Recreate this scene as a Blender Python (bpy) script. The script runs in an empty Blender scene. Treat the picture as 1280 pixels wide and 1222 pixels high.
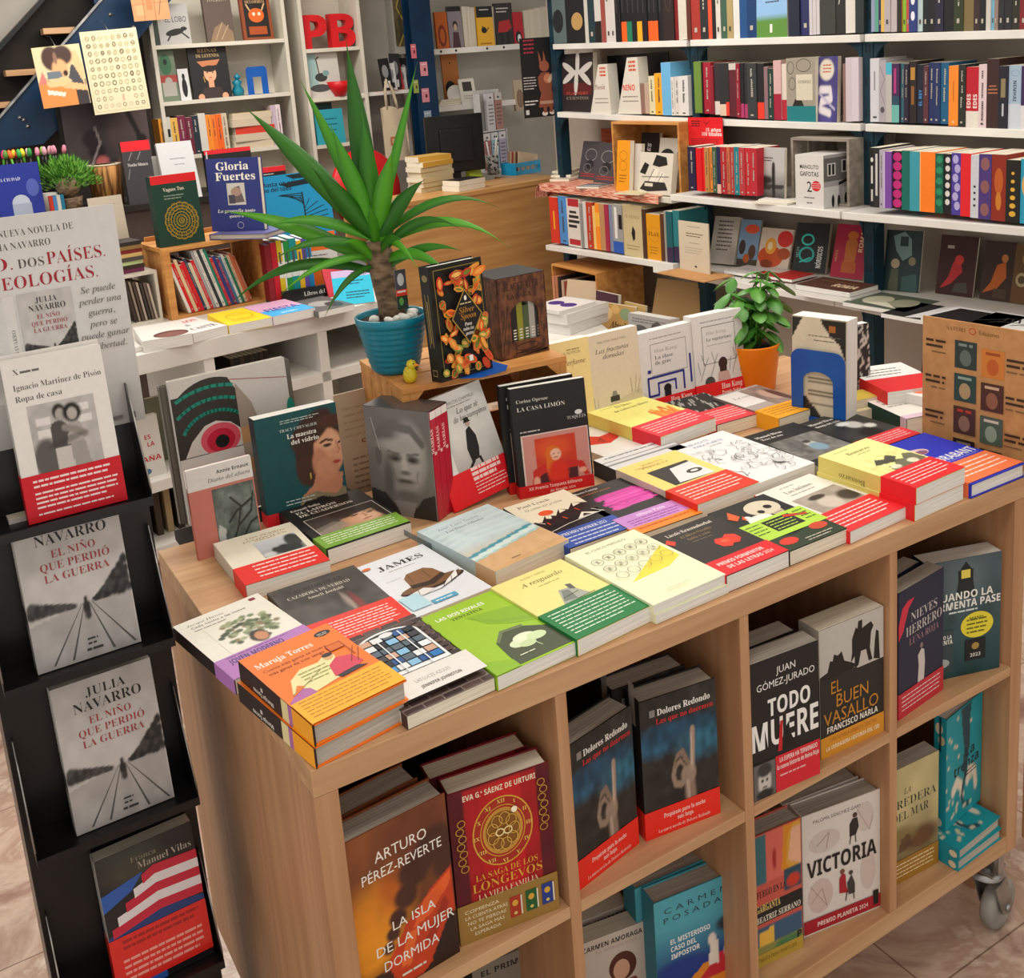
import bpy,math,random,unicodedata
import numpy as np
from mathutils import Vector

random.seed(11)
SC = bpy.context.scene
COL = SC.collection
PI = math.pi

# ------------------------------------------------------------------ camera
FPX,PPX,PPY = 1348.42,640.0,368.5
YAW,PITCH,ROLL = 0.52774,0.21255,-0.07557
CAM = np.array([-0.351,-1.1972,1.8865])

def cam_axes():
 f = np.array([math.sin(YAW) * math.cos(PITCH),math.cos(YAW) * math.cos(PITCH),-math.sin(PITCH)])
 r = np.array([math.cos(YAW),-math.sin(YAW),0.0])
 u = np.cross(r,f)
 return r * math.cos(ROLL) + u * math.sin(ROLL),-r * math.sin(ROLL) + u * math.cos(ROLL),f

RX,UX,FX = cam_axes()
cd = bpy.data.cameras.new('camera')
co = bpy.data.objects.new('camera',cd)
COL.objects.link(co)
cd.sensor_fit = 'HORIZONTAL'
cd.sensor_width = 36
cd.lens = 36 * FPX / 1280
cd.shift_y = -(611 - PPY) / 1280
cd.clip_start = 0.05
from mathutils import Matrix
mw = Matrix.Identity(4)
for i in range(3):
 mw[i][0],mw[i][1],mw[i][2],mw[i][3] = RX[i],UX[i],-FX[i],CAM[i]
co.matrix_world = mw
SC.camera = co

# ------------------------------------------------------------------ world, lights, exposure
W = bpy.data.worlds.new('world')
SC.world = W
W.use_nodes = True
W.node_tree.nodes['Background'].inputs[0].default_value = (1.0,0.955,0.885,1)
W.node_tree.nodes['Background'].inputs[1].default_value = 0.78
SC.view_settings.view_transform = 'Standard'
SC.view_settings.look = 'None'
SC.view_settings.gamma = 1
SC.view_settings.exposure = 0.22

def area(name,loc,sx,sy,power,col=(1,0.95,0.88),rot=(0,0,0)):
 l = bpy.data.lights.new(name,'AREA')
 l.shape = 'RECTANGLE'
 l.size,l.size_y = sx,sy
 l.energy = power
 l.color = col
 o = bpy.data.objects.new(name,l)
 COL.objects.link(o)
 o.location = loc
 o.rotation_euler = rot

area('ceiling_light',(0.3,-0.6,2.9),1.2,0.4,11)
area('ceiling_light',(1.3,0.5,2.9),1.2,0.4,10)
area('ceiling_light',(0.3,1.9,2.9),1.2,0.4,13)
area('ceiling_light',(2.0,2.4,2.9),1.2,0.4,20)
area('ceiling_light',(1.2,4.0,2.9),1.2,0.4,32)
area('ceiling_light',(-0.4,3.6,2.9),1.2,0.4,20)
area('ceiling_light',(2.3,0.3,2.9),1.2,0.4,13)

# ------------------------------------------------------------------ pixel of the photograph -> point of the place
def ray(px,py):
 return RX * ((px - PPX) / FPX) - UX * ((py - PPY) / FPX) + FX

def atz(px,py,z):
 d = ray(px,py)
 return CAM + d * ((z - CAM[2]) / d[2])

def aty(px,py,y):
 d = ray(px,py)
 return CAM + d * ((y - CAM[1]) / d[1])

def atx(px,py,x):
 d = ray(px,py)
 return CAM + d * ((x - CAM[0]) / d[0])

def face_at(bl,br,tl,z,lean=0.0):
 """corner, width, heading and height of an upright face standing on height z"""
 A,B = atz(bl[0],bl[1],z),atz(br[0],br[1],z)
 d = B - A
 w = float(np.hypot(d[0],d[1]))
 ang = math.atan2(d[1],d[0])
 e = np.array([math.cos(ang),math.sin(ang),0])
 n = np.array([-math.sin(ang),math.cos(ang),0])
 up = np.array([0,0,1.0]) * math.cos(lean) + n * math.sin(lean)
 nn = np.cross(e,up)
 r = ray(*tl)
 P = CAM + r * (((A - CAM) @ nn) / (r @ nn))
 return A,w,ang,float((P - A) @ up)

# ------------------------------------------------------------------ colours and materials
def lin(hx):
 v = np.array([int(hx[i:i + 2],16) for i in (0,2,4)]) / 255.0
 return np.where(v <= 0.04045,v / 12.92,((v + 0.055) / 1.055) ** 2.4)

def c4(hx):
 return tuple(lin(hx)) + (1.0,)

def nodes(name):
 m = bpy.data.materials.new(name)
 m.use_nodes = True
 nt = m.node_tree
 return m,nt,nt.nodes['Principled BSDF']

def coords(nt,scale):
 tc = nt.nodes.new('ShaderNodeTexCoord')
 mp = nt.nodes.new('ShaderNodeMapping')
 mp.inputs['Scale'].default_value = scale
 nt.links.new(tc.outputs['Object'],mp.inputs[0])
 return mp

def printed(name,rough,coat=0.0):
 """printed paper: the ink colour of each patch with a faint paper mottling"""
 m,nt,b = nodes(name)
 at = nt.nodes.new('ShaderNodeAttribute')
 at.attribute_name = 'ink'
 mp = coords(nt,(60,60,60))
 nz = nt.nodes.new('ShaderNodeTexNoise')
 nz.inputs['Scale'].default_value = 1.5
 rg = nt.nodes.new('ShaderNodeMapRange')
 rg.inputs[3].default_value = 0.93
 rg.inputs[4].default_value = 1.05
 mx = nt.nodes.new('ShaderNodeMix')
 mx.data_type = 'RGBA'
 mx.blend_type = 'MULTIPLY'
 mx.inputs[0].default_value = 1
 nt.links.new(mp.outputs[0],nz.inputs['Vector'])
 nt.links.new(nz.outputs[0],rg.inputs[0])
 nt.links.new(at.outputs['Color'],mx.inputs[6])
 nt.links.new(rg.outputs[0],mx.inputs[7])
 nt.links.new(mx.outputs[2],b.inputs['Base Color'])
 b.inputs['Roughness'].default_value = rough
 b.inputs['Specular IOR Level'].default_value = 0.35
 b.inputs['Coat Weight'].default_value = coat
 b.inputs['Coat Roughness'].default_value = 0.12
 return m

def grainy(name,a,b2,scale,rough,detail=3,metal=0.0,bump=0.0,lo=0.35,hi=0.65,spec=0.4):
 """two-colour noise material: wood grain, plaster, laminate, paper edges"""
 m,nt,b = nodes(name)
 mp = coords(nt,scale)
 nz = nt.nodes.new('ShaderNodeTexNoise')
 nz.inputs['Scale'].default_value = 1.0
 nz.inputs['Detail'].default_value = detail
 rp = nt.nodes.new('ShaderNodeValToRGB')
 rp.color_ramp.elements[0].position = lo
 rp.color_ramp.elements[0].color = c4(a)
 rp.color_ramp.elements[1].position = hi
 rp.color_ramp.elements[1].color = c4(b2)
 nt.links.new(mp.outputs[0],nz.inputs['Vector'])
 nt.links.new(nz.outputs[0],rp.inputs[0])
 nt.links.new(rp.outputs[0],b.inputs['Base Color'])
 b.inputs['Roughness'].default_value = rough
 b.inputs['Metallic'].default_value = metal
 b.inputs['Specular IOR Level'].default_value = spec
 if bump:
  bp = nt.nodes.new('ShaderNodeBump')
  bp.inputs['Strength'].default_value = bump
  bp.inputs['Distance'].default_value = 0.002
  nt.links.new(nz.outputs[0],bp.inputs['Height'])
  nt.links.new(bp.outputs[0],b.inputs['Normal'])
 return m

PRINT = printed('printed_paper',0.5)
GLOSS = printed('glossy_printed_paper',0.3,0.4)
PAGES = grainy('page_edges','d2cab4','f3ecda',(6,900,6),0.85,2,bump=0.25)
PAGES_W = grainy('white_page_edges','d6d4ce','f6f4ee',(6,900,6),0.85,2,bump=0.25)
PAGES_G = grainy('grey_page_edges','9c968c','c6c0b4',(6,900,6),0.85,2,bump=0.25)
OAK_H = grainy('oak_grain_along','b78a62','cda57b',(2.2,40,40),0.45,5,bump=0.05)
OAK_V = grainy('oak_grain_upright','b0805a','c4966e',(40,40,2.0),0.45,5,bump=0.05)
DARKBOARD = grainy('dark_board_and_shade','17120e','221b16',(8,8,8),0.8)  # near-black for dark boards and for the shade put into the cubes
WHITE = grainy('white_laminate','d9d6cf','e6e3dc',(5,5,5),0.4)
CREAMW = grainy('cream_laminate','c9c3b4','d6d0c2',(5,5,5),0.45)
WALL = grainy('wall_paint','a99e92','b8ada0',(3,3,3),0.8,bump=0.1)
WALLB = grainy('back_wall_paint','a8a39a','b6b1a8',(3,3,3),0.8,bump=0.1)
BLUEM = grainy('petrol_blue_steel','0d2e3a','14394a',(8,8,8),0.45,metal=0.2)
NAVYM = grainy('dark_blue_steel','082844','0d3354',(6,6,6),0.4,metal=0.1)
BLACKM = grainy('black_coated_card','0b0a0b','161415',(9,9,9),0.32)
BLACKP = grainy('black_plastic','0c0c0d','151516',(20,20,20),0.35)
PINE = grainy('pine_crate','b9793a','d59a55',(3,30,30),0.55,4,bump=0.1)
COUNTER = grainy('honey_counter_veneer','b98850','cfa064',(1.6,30,26),0.4,5)
KRAFT = grainy('kraft_card','b2814f','bf8e5b',(40,40,40),0.75)
GREYW = grainy('greyed_wood','847b70','a59b8e',(4,30,30),0.7,4,bump=0.1)
TEAL = grainy('teal_glazed_plastic','10748a','178097',(12,12,12),0.28)
ORANGE = grainy('orange_plastic','ee7f06','f78c10',(12,12,12),0.35)
SOIL = grainy('potting_soil','15100c','3a2c20',(90,90,90),0.95,bump=0.8)
BARK = grainy('yucca_bark','4a3a2a','8a7258',(30,30,60),0.85,5,bump=0.9)
BLUEP = grainy('blue_painted_steel','0a4da0','0f58ae',(10,10,10),0.35)
REDP = grainy('red_paint','c8141c','d81a22',(10,10,10),0.4)
CARVED = grainy('brown_embossed_card','3b1d12','7a4a2c',(70,70,45),0.5,6,bump=0.9)
STEEL = grainy('zinc_steel','8a8a8a','b5b5b2',(20,20,20),0.35,metal=0.9)
RUBBER = grainy('grey_rubber','8d8a84','a19e97',(20,20,20),0.6)
GREEN = grainy('fresh_leaf','3c8a1e','5db02c',(25,25,25),0.4)
CERAMIC = grainy('white_ceramic','dad6ce','e9e6df',(10,10,10),0.25)
CLOTH = grainy('red_check_cloth','c05844','e6b79c',(220,16,220),0.9,1,lo=.45,hi=.55)
BRICK = grainy('red_ribbed_cloth','8e3a26','b8603f',(9,9,260),0.9,1)
CANVAS = grainy('natural_canvas','b5a68c','c8b99f',(300,300,300),0.9,bump=0.3)
SCREEN = grainy('dark_screen','08080a','101013',(3,3,3),0.2)
STUMP = grainy('split_cane','6b4522','c08a4e',(70,70,3),0.6,3,bump=0.5,lo=.42,hi=.58)
MUSTARD = grainy('yellow_glaze','b9a416','d6c22a',(14,14,14),0.35)

LEAF = printed('leaf_blade',0.38)

def floor_mat():
 m,nt,b = nodes('marble_floor')
 mp = coords(nt,(1,1,1))
 n1 = nt.nodes.new('ShaderNodeTexNoise')
 n1.inputs['Scale'].default_value = 3.2
 n1.inputs['Detail'].default_value = 9
 n1.inputs['Roughness'].default_value = 0.62
 n1.inputs['Distortion'].default_value = 0.5
 rp = nt.nodes.new('ShaderNodeValToRGB')
 e = rp.color_ramp.elements
 e[0].position,e[0].color = 0.3,c4('7a5a4c')
 e[1].position,e[1].color = 0.72,c4('e2d2c2')
 for p,h in ((0.4,'a8887a'),(0.48,'d0b8a6'),(0.55,'b89886'),(0.6,'e0d0c0')):
  q = e.new(p)
  q.color = c4(h)
 br = nt.nodes.new('ShaderNodeTexBrick')
 br.offset = 0
 br.inputs['Scale'].default_value = 1
 br.inputs['Mortar Size'].default_value = 0.002
 br.inputs['Brick Width'].default_value = 0.6
 br.inputs['Row Height'].default_value = 0.6
 br.inputs['Color1'].default_value = br.inputs['Color2'].default_value = (1,1,1,1)
 br.inputs['Mortar'].default_value = (0.45,0.4,0.36,1)
 mx = nt.nodes.new('ShaderNodeMix')
 mx.data_type = 'RGBA'
 mx.blend_type = 'MULTIPLY'
 mx.inputs[0].default_value = 1
 nt.links.new(mp.outputs[0],n1.inputs['Vector'])
 nt.links.new(mp.outputs[0],br.inputs['Vector'])
 nt.links.new(n1.outputs[0],rp.inputs[0])
 nt.links.new(rp.outputs[0],mx.inputs[6])
 nt.links.new(br.outputs[0],mx.inputs[7])
 nt.links.new(mx.outputs[2],b.inputs['Base Color'])
 b.inputs['Roughness'].default_value = 0.22
 return m

FLOOR = floor_mat()

# ------------------------------------------------------------------ mesh building
EPS = 9e-5

class MB:
 """collects coloured faces and links them as ONE mesh object"""

 def __init__(s):
  s.v,s.f,s.c,s.m,s.mats,s.n,s.sm = [],[],[],[],[],0,[]

 def mi(s,mat):
  if mat not in s.mats:
   s.mats.append(mat)
  return s.mats.index(mat)

 def add(s,V,F,mat,col='ffffff',smooth=False):
  V = np.asarray(V,float).reshape(-1,3)
  k = s.mi(mat)
  pv = None if isinstance(col,str) else np.asarray(col)
  cc = None if pv is not None else lin(col)
  for f in F:
   s.f.append([i + s.n for i in f])
   s.m.append(k)
   s.sm.append(smooth)
   if pv is None:
    s.c.append(np.tile(cc,(len(f),1)))
   else:
    s.c.append(pv[list(f)])
  s.v.append(V)
  s.n += len(V)
  return s

 def box(s,a,b,mat,col='ffffff',skip=''):
  x0,y0,z0 = a
  x1,y1,z1 = b
  V = [(x0,y0,z0),(x1,y0,z0),(x1,y1,z0),(x0,y1,z0),(x0,y0,z1),(x1,y0,z1),(x1,y1,z1),(x0,y1,z1)]
  F = [(0,3,2,1),(4,5,6,7),(0,1,5,4),(2,3,7,6),(1,2,6,5),(3,0,4,7)]
  return s.add(V,F,mat,col)

 def obox(s,P,ex,ey,ez,mat,col='ffffff'):
  """box from a corner and three edge vectors"""
  P,ex,ey,ez = (np.asarray(q,float) for q in (P,ex,ey,ez))
  V = [P,P + ex,P + ex + ey,P + ey,P + ez,P + ex + ez,P + ex + ey + ez,P + ey + ez]
  F = [(0,3,2,1),(4,5,6,7),(0,1,5,4),(2,3,7,6),(1,2,6,5),(3,0,4,7)]
  return s.add(V,F,mat,col)

 def lathe(s,prof,mat,col='ffffff',n=40,c=(0,0,0),smooth=True,caps=False):
  V,F = [],[]
  for r,z in prof:
   for i in range(n):
    a = 2 * PI * i / n
    V.append((c[0] + r * math.cos(a),c[1] + r * math.sin(a),c[2] + z))
  for j in range(len(prof) - 1):
   for i in range(n):
    k = (i + 1) % n
    F.append((j * n + i,j * n + k,(j + 1) * n + k,(j + 1) * n + i))
  if caps:
   F.append(tuple(range(n - 1,-1,-1)))
   F.append(tuple((len(prof) - 1) * n + i for i in range(n)))
  return s.add(V,F,mat,col,smooth)

 def tube(s,pts,rad,mat,col='ffffff',n=8):
  pts = [Vector(p) for p in pts]
  rad = rad if isinstance(rad,(list,tuple)) else [rad] * len(pts)
  V,F = [],[]
  for i,p in enumerate(pts):
   t = (pts[min(i + 1,len(pts) - 1)] - pts[max(i - 1,0)]).normalized()
   a = t.orthogonal().normalized() if i == 0 else (a - t * a.dot(t)).normalized()
   b = t.cross(a)
   for k in range(n):
    w = 2 * PI * k / n
    V.append(tuple(p + (a * math.cos(w) + b * math.sin(w)) * rad[i]))
  for i in range(len(pts) - 1):
   for k in range(n):
    F.append((i * n + k,i * n + (k + 1) % n,(i + 1) * n + (k + 1) % n,(i + 1) * n + k))
  F.append(tuple(range(n - 1,-1,-1)))
  F.append(tuple((len(pts) - 1) * n + k for k in range(n)))
  return s.add(V,F,mat,col,True)

 def prism(s,poly,fn,d0,d1,mat,col='ffffff'):
  """2D outline extruded between depths d0 and d1 through fn(x, y, d)"""
  n = len(poly)
  V = [fn(x,y,d0) for x,y in poly] + [fn(x,y,d1) for x,y in poly]
  F = [tuple(range(n - 1,-1,-1)),tuple(range(n,2 * n))]
  F += [(i,(i + 1) % n,n + (i + 1) % n,n + i) for i in range(n)]
  return s.add(V,F,mat,col)

 def art(s,ops,w,h,fn,mat):
  """lay printed artwork: fn(x, y, k) maps metres on the sheet, layer k, to 3D"""
  for k,(P,F,col) in enumerate(art2d(ops,w,h)):
   P = np.asarray(P,float)
   if len(P):
    x,y = P[:,0],P[:,1]
    V = fn(x,y,EPS * (k + 1))
    V = np.stack([np.broadcast_to(q,x.shape) for q in V],1)
    s.add(V,F,mat,col)
  return s

 def build(s,name,parent=None,loc=(0,0,0),rot=(0,0,0),bevel=0.0):
  V = np.concatenate(s.v)
  me = bpy.data.meshes.new(name)
  nl = [len(f) for f in s.f]
  me.vertices.add(len(V))
  me.vertices.foreach_set('co',V.ravel())
  me.loops.add(sum(nl))
  me.loops.foreach_set('vertex_index',np.concatenate([np.asarray(f) for f in s.f]))
  me.polygons.add(len(nl))
  me.polygons.foreach_set('loop_start',np.concatenate([[0],np.cumsum(nl)[:-1]]))
  me.polygons.foreach_set('material_index',s.m)
  me.polygons.foreach_set('use_smooth',s.sm)
  me.update(calc_edges=True)
  at = me.color_attributes.new('ink','FLOAT_COLOR','CORNER')
  cc = np.concatenate(s.c)
  at.data.foreach_set('color',np.concatenate([cc,np.ones((len(cc),1))],1).ravel())
  for m in s.mats:
   me.materials.append(m)
  o = bpy.data.objects.new(name,me)
  COL.objects.link(o)
  if parent:
   o.parent = parent
  o.location = loc
  o.rotation_euler = rot
  if bevel:
   md = o.modifiers.new('edge','BEVEL')
   md.width = bevel
   md.segments = 2
   md.limit_method = 'ANGLE'
  return o

def tag(o,label,cat,group=None):
 o['label'] = label
 o['category'] = cat
 if group:
  o['group'] = group
 return o

def thing(name,label,cat,loc=(0,0,0),rz=0.0,group=None,rot=None):
 o = bpy.data.objects.new(name,None)
 o.empty_display_size = 0.05
 COL.objects.link(o)
 o.location = loc
 o.rotation_euler = rot if rot else (0,0,rz)
 return tag(o,label,cat,group)

def struct(o):
 o['kind'] = 'structure'
 return o

def dup(root,label,loc,rot=None,group=None):
 r = root.copy()
 COL.objects.link(r)
 r.location = loc
 if rot is not None:
  r.rotation_euler = rot
 r['label'] = label
 if group:
  r['group'] = group
 for ch in list(root.children):
  d = ch.copy()
  COL.objects.link(d)
  d.parent = r
  for g in list(ch.children):
   e = g.copy()
   COL.objects.link(e)
   e.parent = d
 return r

# ------------------------------------------------------------------ lettering
_T = {}
STY = {'n': None,'s': 0x1D400,'S': 0x1D400,'i': 0x1D434,'j': 0x1D468,'b': 0x1D5D4,'h': None}
OFF = {'n': 0.0,'s': -0.012,'S': 0.004,'i': 0.0,'j': 0,'b': 0.004,'h': 0.012}

def _glyphs(t,sty):
 base,out = STY[sty],''
 for ch in t:
  if base and 'A' <= ch <= 'Z':
   out += chr(base + ord(ch) - 65)
  elif base and 'a' <= ch <= 'z':
   out += '\u210e' if (sty == 'i' and ch == 'h') else chr(base + 26 + ord(ch) - 97)
  else:
   out += ch
 return out

def _outline(t,sty):
 key = (t,sty)
 if key in _T:
  return _T[key]
 cu = bpy.data.curves.new('lettering','FONT')
 cu.body = _glyphs(t,sty)
 cu.resolution_u = 2
 cu.offset = OFF[sty]
 o = bpy.data.objects.new('lettering',cu)
 me = bpy.data.meshes.new_from_object(o)
 n = len(me.vertices)
 V = np.empty(n * 3)
 me.vertices.foreach_get('co',V)
 V = V.reshape(-1,3)[:,:2]
 F = [tuple(p.vertices) for p in me.polygons]
 bpy.data.objects.remove(o)
 bpy.data.curves.remove(cu)
 bpy.data.meshes.remove(me)
 _T[key] = (V,F)
 return V,F

def lettering(t,sty):
 """2D triangles of a line of text, cap height 1, accents placed over their letters"""
 key = (t,sty,'a')
 if key in _T:
  return _T[key]
 base,acc = '',[]
 for ch in t:
  d = unicodedata.normalize('NFD',ch)
  if len(d) > 1 and STY[sty]:
   acc.append((len(base),d[1],d[0].isupper(),d[0]))
   base += d[0] if d[0] != 'i' else 'i'
  else:
   base += ch
 V,F = _outline(base,sty)
 V,F = V.copy(),list(F)
 for i,mk,up,ch in acc:
  x1 = _outline(base[:i + 1],sty)[0][:,0].max()
  g = _outline(ch,sty)[0][:,0]
  cx = x1 - (g.max() - g.min()) / 2
  y = 0.74 if up else 0.56
  n = len(V)
  if mk == '\u0303':
   q = [(-.16,0),(-.07,.05),(.06,.0),(.15,.04),(.15,.1),(.06,.07),(-.07,.12),(-.16,.07)]
  else:
   q = [(-.05,0),(.01,0),(.12,.15),(.03,.15)]
  V = np.concatenate([V,np.array([(cx + a,y + b) for a,b in q])])
  F.append(tuple(range(n,n + len(q))))
 V = V / 0.69
 if len(V):
  V[:,0] -= V[:,0].min()
 _T[key] = (V,F)
 return V,F

# ------------------------------------------------------------------ artwork
class PG:
 """a painted picture held as a grid of colours"""

 def __init__(s,nx,ny,col):
  s.nx,s.ny = nx,ny
  s.u,s.v = np.meshgrid(np.linspace(0,1,nx),np.linspace(0,1,ny))
  s.a = np.tile(lin(col),(ny,nx,1))

 def mixin(s,m,col):
  m = np.clip(m,0,1)[...,None]
  s.a = s.a * (1 - m) + lin(col) * m
  return s

 def gr(s,c0,c1,v0=0.0,v1=1.0):
  """vertical blend from c0 at v0 to c1 at v1"""
  t = np.clip((s.v - v0) / (v1 - v0),0,1)[...,None]
  s.a = lin(c0) * (1 - t) + lin(c1) * t
  return s

 def el(s,cx,cy,rx,ry,col,soft=0.25,ang=0,al=1.0):
  dx,dy = s.u - cx,s.v - cy
  ca,sa = math.cos(ang),math.sin(ang)
  r = np.sqrt(((dx * ca + dy * sa) / rx) ** 2 + ((-dx * sa + dy * ca) / ry) ** 2)
  return s.mixin(al * np.clip((1 + soft / 2 - r) / soft,0,1),col)

 def po(s,pts,col,al=1.0):
  ins = np.zeros(s.u.shape,bool)
  n = len(pts)
  for i in range(n):
   (x0,y0),(x1,y1) = pts[i],pts[(i + 1) % n]
   if y0 == y1:
    continue
   cr = ((y0 > s.v) != (y1 > s.v)) & (s.u < (x1 - x0) * (s.v - y0) / (y1 - y0) + x0)
   ins ^= cr
  return s.mixin(ins * al,col)

 def ln(s,pts,wd,col,al=1.0):
  d = np.full(s.u.shape,9.0)
  for (x0,y0),(x1,y1) in zip(pts,pts[1:]):
   vx,vy = x1 - x0,y1 - y0
   t = np.clip(((s.u - x0) * vx + (s.v - y0) * vy) / (vx * vx + vy * vy + 1e-12),0,1)
   d = np.minimum(d,np.hypot(s.u - x0 - t * vx,s.v - y0 - t * vy))
  return s.mixin(al * np.clip((wd - d) / (wd * 0.5) + 0.5,0,1),col)

 def nz(s,scale,amt,seed=1,col=None):
  """value noise: varies brightness, or mixes col in through the noise"""
  rg = np.random.RandomState(seed)
  n = int(scale) + 2
  g = rg.rand(n,n)
  x,y = s.u * scale,s.v * scale
  i,j = x.astype(int),y.astype(int)
  fx,fy = x - i,y - j
  fx,fy = fx * fx * (3 - 2 * fx),fy * fy * (3 - 2 * fy)
  q = (g[j,i] * (1 - fx) + g[j,i + 1] * fx) * (1 - fy) + (g[j + 1,i] * (1 - fx) + g[j + 1,i + 1] * fx) * fy
  if col:
   return s.mixin(np.clip((q - (1 - amt)) * 4,0,1),col)
  s.a = np.clip(s.a * (1 + (q[...,None] - 0.5) * 2 * amt),0,1)
  return s

def art2d(ops,w,h):
 for op in ops:
  k = op[0]
  if k == 'R':
   _,a,b,c,d,col = op
   yield [(a * w,b * h),(c * w,b * h),(c * w,d * h),(a * w,d * h)],[(0,1,2,3)],col
  elif k == 'P':
   yield [(x * w,y * h) for x,y in op[1]],[tuple(range(len(op[1])))],op[2]
  elif k == 'E':
   _,cx,cy,rx,ry,col = op[:6]
   a0 = op[6] if len(op) > 6 else 0
   n = 28
   P = []
   for i in range(n):
    t = 2 * PI * i / n
    x,y = rx * w * math.cos(t),ry * h * math.sin(t)
    P.append((cx * w + x * math.cos(a0) - y * math.sin(a0),cy * h + x * math.sin(a0) + y * math.cos(a0)))
   yield P,[tuple(range(n))],col
  elif k == 'O':  # ring outline
   _,cx,cy,rx,ry,th,col = op
   n = 32
   P,F = [],[]
   for i in range(n):
    t = 2 * PI * i / n
    P += [((cx + rx * math.cos(t)) * w,(cy + ry * math.sin(t)) * h),
      ((cx + rx * math.cos(t)) * w - th * math.cos(t),(cy + ry * math.sin(t)) * h - th * math.sin(t))]
    j = (i + 1) % n
    F.append((2 * i,2 * j,2 * j + 1,2 * i + 1))
   yield P,F,col
  elif k == 'L':  # stroked line, width in metres
   _,pts,wd,col = op
   P,F = [],[]
   for (x0,y0),(x1,y1) in zip(pts,pts[1:]):
    a,b = np.array((x0 * w,y0 * h)),np.array((x1 * w,y1 * h))
    d = b - a
    L = np.hypot(*d) + 1e-9
    q = np.array((-d[1],d[0])) / L * wd / 2
    e = d / L * wd * 0.3
    n = len(P)
    P += [a - q - e,b - q + e,b + q + e,a + q - e]
    F.append((n,n + 1,n + 2,n + 3))
   yield P,F,col
  elif k == 'T':
   _,t,u,v,sz,col = op[:6]
   o = op[6] if len(op) > 6 else {}
   V,F = lettering(t,o.get('s','n'))
   if not len(V):
    continue
   H = sz * h
   V = V * H
   wd = V[:,0].max()
   if 'm' in o:
    V[:,0] *= o['m'] * w / wd
    wd = o['m'] * w
   V[:,0] -= {'l': 0,'c': wd / 2,'r': wd}[o.get('a','l')]
   if 'k' in o:
    V[:,0] += V[:,1] * o['k']
   if 'r' in o:
    a = math.radians(o['r'])
    V = np.stack([V[:,0] * math.cos(a) - V[:,1] * math.sin(a),V[:,0] * math.sin(a) + V[:,1] * math.cos(a)],1)
   if o.get('f'):
    V[:,0] *= -1
    F = [f[::-1] for f in F]
   yield V + np.array((u * w,v * h)),F,col
  elif k == 'D':  # lines of print too small to read
   _,u0,v,u1,n,dv,col = op[:7]
   th = op[7] if len(op) > 7 else dv * 0.28
   rg = random.Random(int((u0 + v) * 997) + n)
   P,F = [],[]
   for i in range(n):
    x,y = u0,v - i * dv
    end = u1 - (rg.random() * 0.25 * (u1 - u0) if i == n - 1 and n > 1 else rg.random() * 0.05 * (u1 - u0))
    while x < end - 0.01:
     x2 = min(end,x + (0.03 + rg.random() * 0.09))
     m = len(P)
     P += [(x * w,y * h),(x2 * w,y * h),(x2 * w,(y + th) * h),(x * w,(y + th) * h)]
     F.append((m,m + 1,m + 2,m + 3))
     x = x2 + 0.012
   yield P,F,col
  elif k == 'I':  # painted picture
   _,a,b,c,d,g = op
   X = (a + g.u * (c - a)) * w
   Y = (b + g.v * (d - b)) * h
   P = np.stack([X.ravel(),Y.ravel()],1)
   nx = g.nx
   F = [(j * nx + i,j * nx + i + 1,(j + 1) * nx + i + 1,(j + 1) * nx + i) for j in range(g.ny - 1) for i in range(nx - 1)]
   yield P,F,g.a.reshape(-1,3)

def T(*a,**o):
 return ('T',) + a + (o,)

# ------------------------------------------------------------------ books
def book(name,label,w,h,t,base,front,spine=None,spcol=None,back=None,pages=None,hard=False,band=None,group=None,mat=None,cat='book',loc=(0,0,0),rot=(0,0,0)):
 """standing book: front cover faces -Y, spine at x = 0; origin is the lower corner at the spine, on the front"""
 mat = mat or PRINT
 r = thing(name,label,cat,loc,group=group,rot=rot)
 k = 0.0022 if hard else 0.0007
 ov = 0.003 if hard else 0.0
 c = MB()
 c.box((0,0,0),(w,k,h),mat,base)
 c.box((0,t - k,0),(w,t,h),mat,back or base)
 c.box((-0.0004,0,0),(k,t,h),mat,spcol or base)
 c.art(front,w,h,lambda x,y,e: (x,-e,y),mat)
 if spine:
  c.art(spine,t,h,lambda x,y,e: (-0.0004 - e,t - x,y),mat)
 c.build('cover',r)
 p = MB()
 p.box((k,k,ov),(w - ov - 0.0004,t - k,h - ov - (0.0004 if not hard else 0)),pages or PAGES)
 p.build('page_block',r)
 if band:
  v0,v1,bc,ba = band
  b = MB()
  g = 0.0014
  b.box((-0.0012,-g,v0 * h),(w + 0.0004,-g + 0.0004,v1 * h),mat,bc)
  b.box((-0.0014,-g,v0 * h),(-0.001,t + 0.0008,v1 * h),mat,bc)
  b.box((-0.0012,t + 0.0004,v0 * h),(w + 0.0004,t + 0.0008,v1 * h),mat,bc)
  if ba:
   b.art(ba,w,(v1 - v0) * h,lambda x,y,e: (x,-g - e,y + v0 * h),mat)
  b.build('belly_band',r)
 return r

FLAT = -PI / 2

def lay(r,x,y,ztop,deg=0.0):
 """lay a book on its back: x, y is the near corner at the spine"""
 r.location = (x,y,ztop)
 r.rotation_euler = (FLAT,0,math.radians(deg))
 return r

def ordinal(i):
 return ['first','second','third','fourth','fifth','sixth','seventh','eighth','ninth','tenth','eleventh','twelfth','thirteenth','fourteenth','fifteenth','sixteenth','seventeenth','eighteenth','nineteenth','twentieth','twenty-first','twenty-second','twenty-third','twenty-fourth','twenty-fifth','twenty-sixth','twenty-seventh','twenty-eighth','twenty-ninth','thirtieth'][i]

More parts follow.
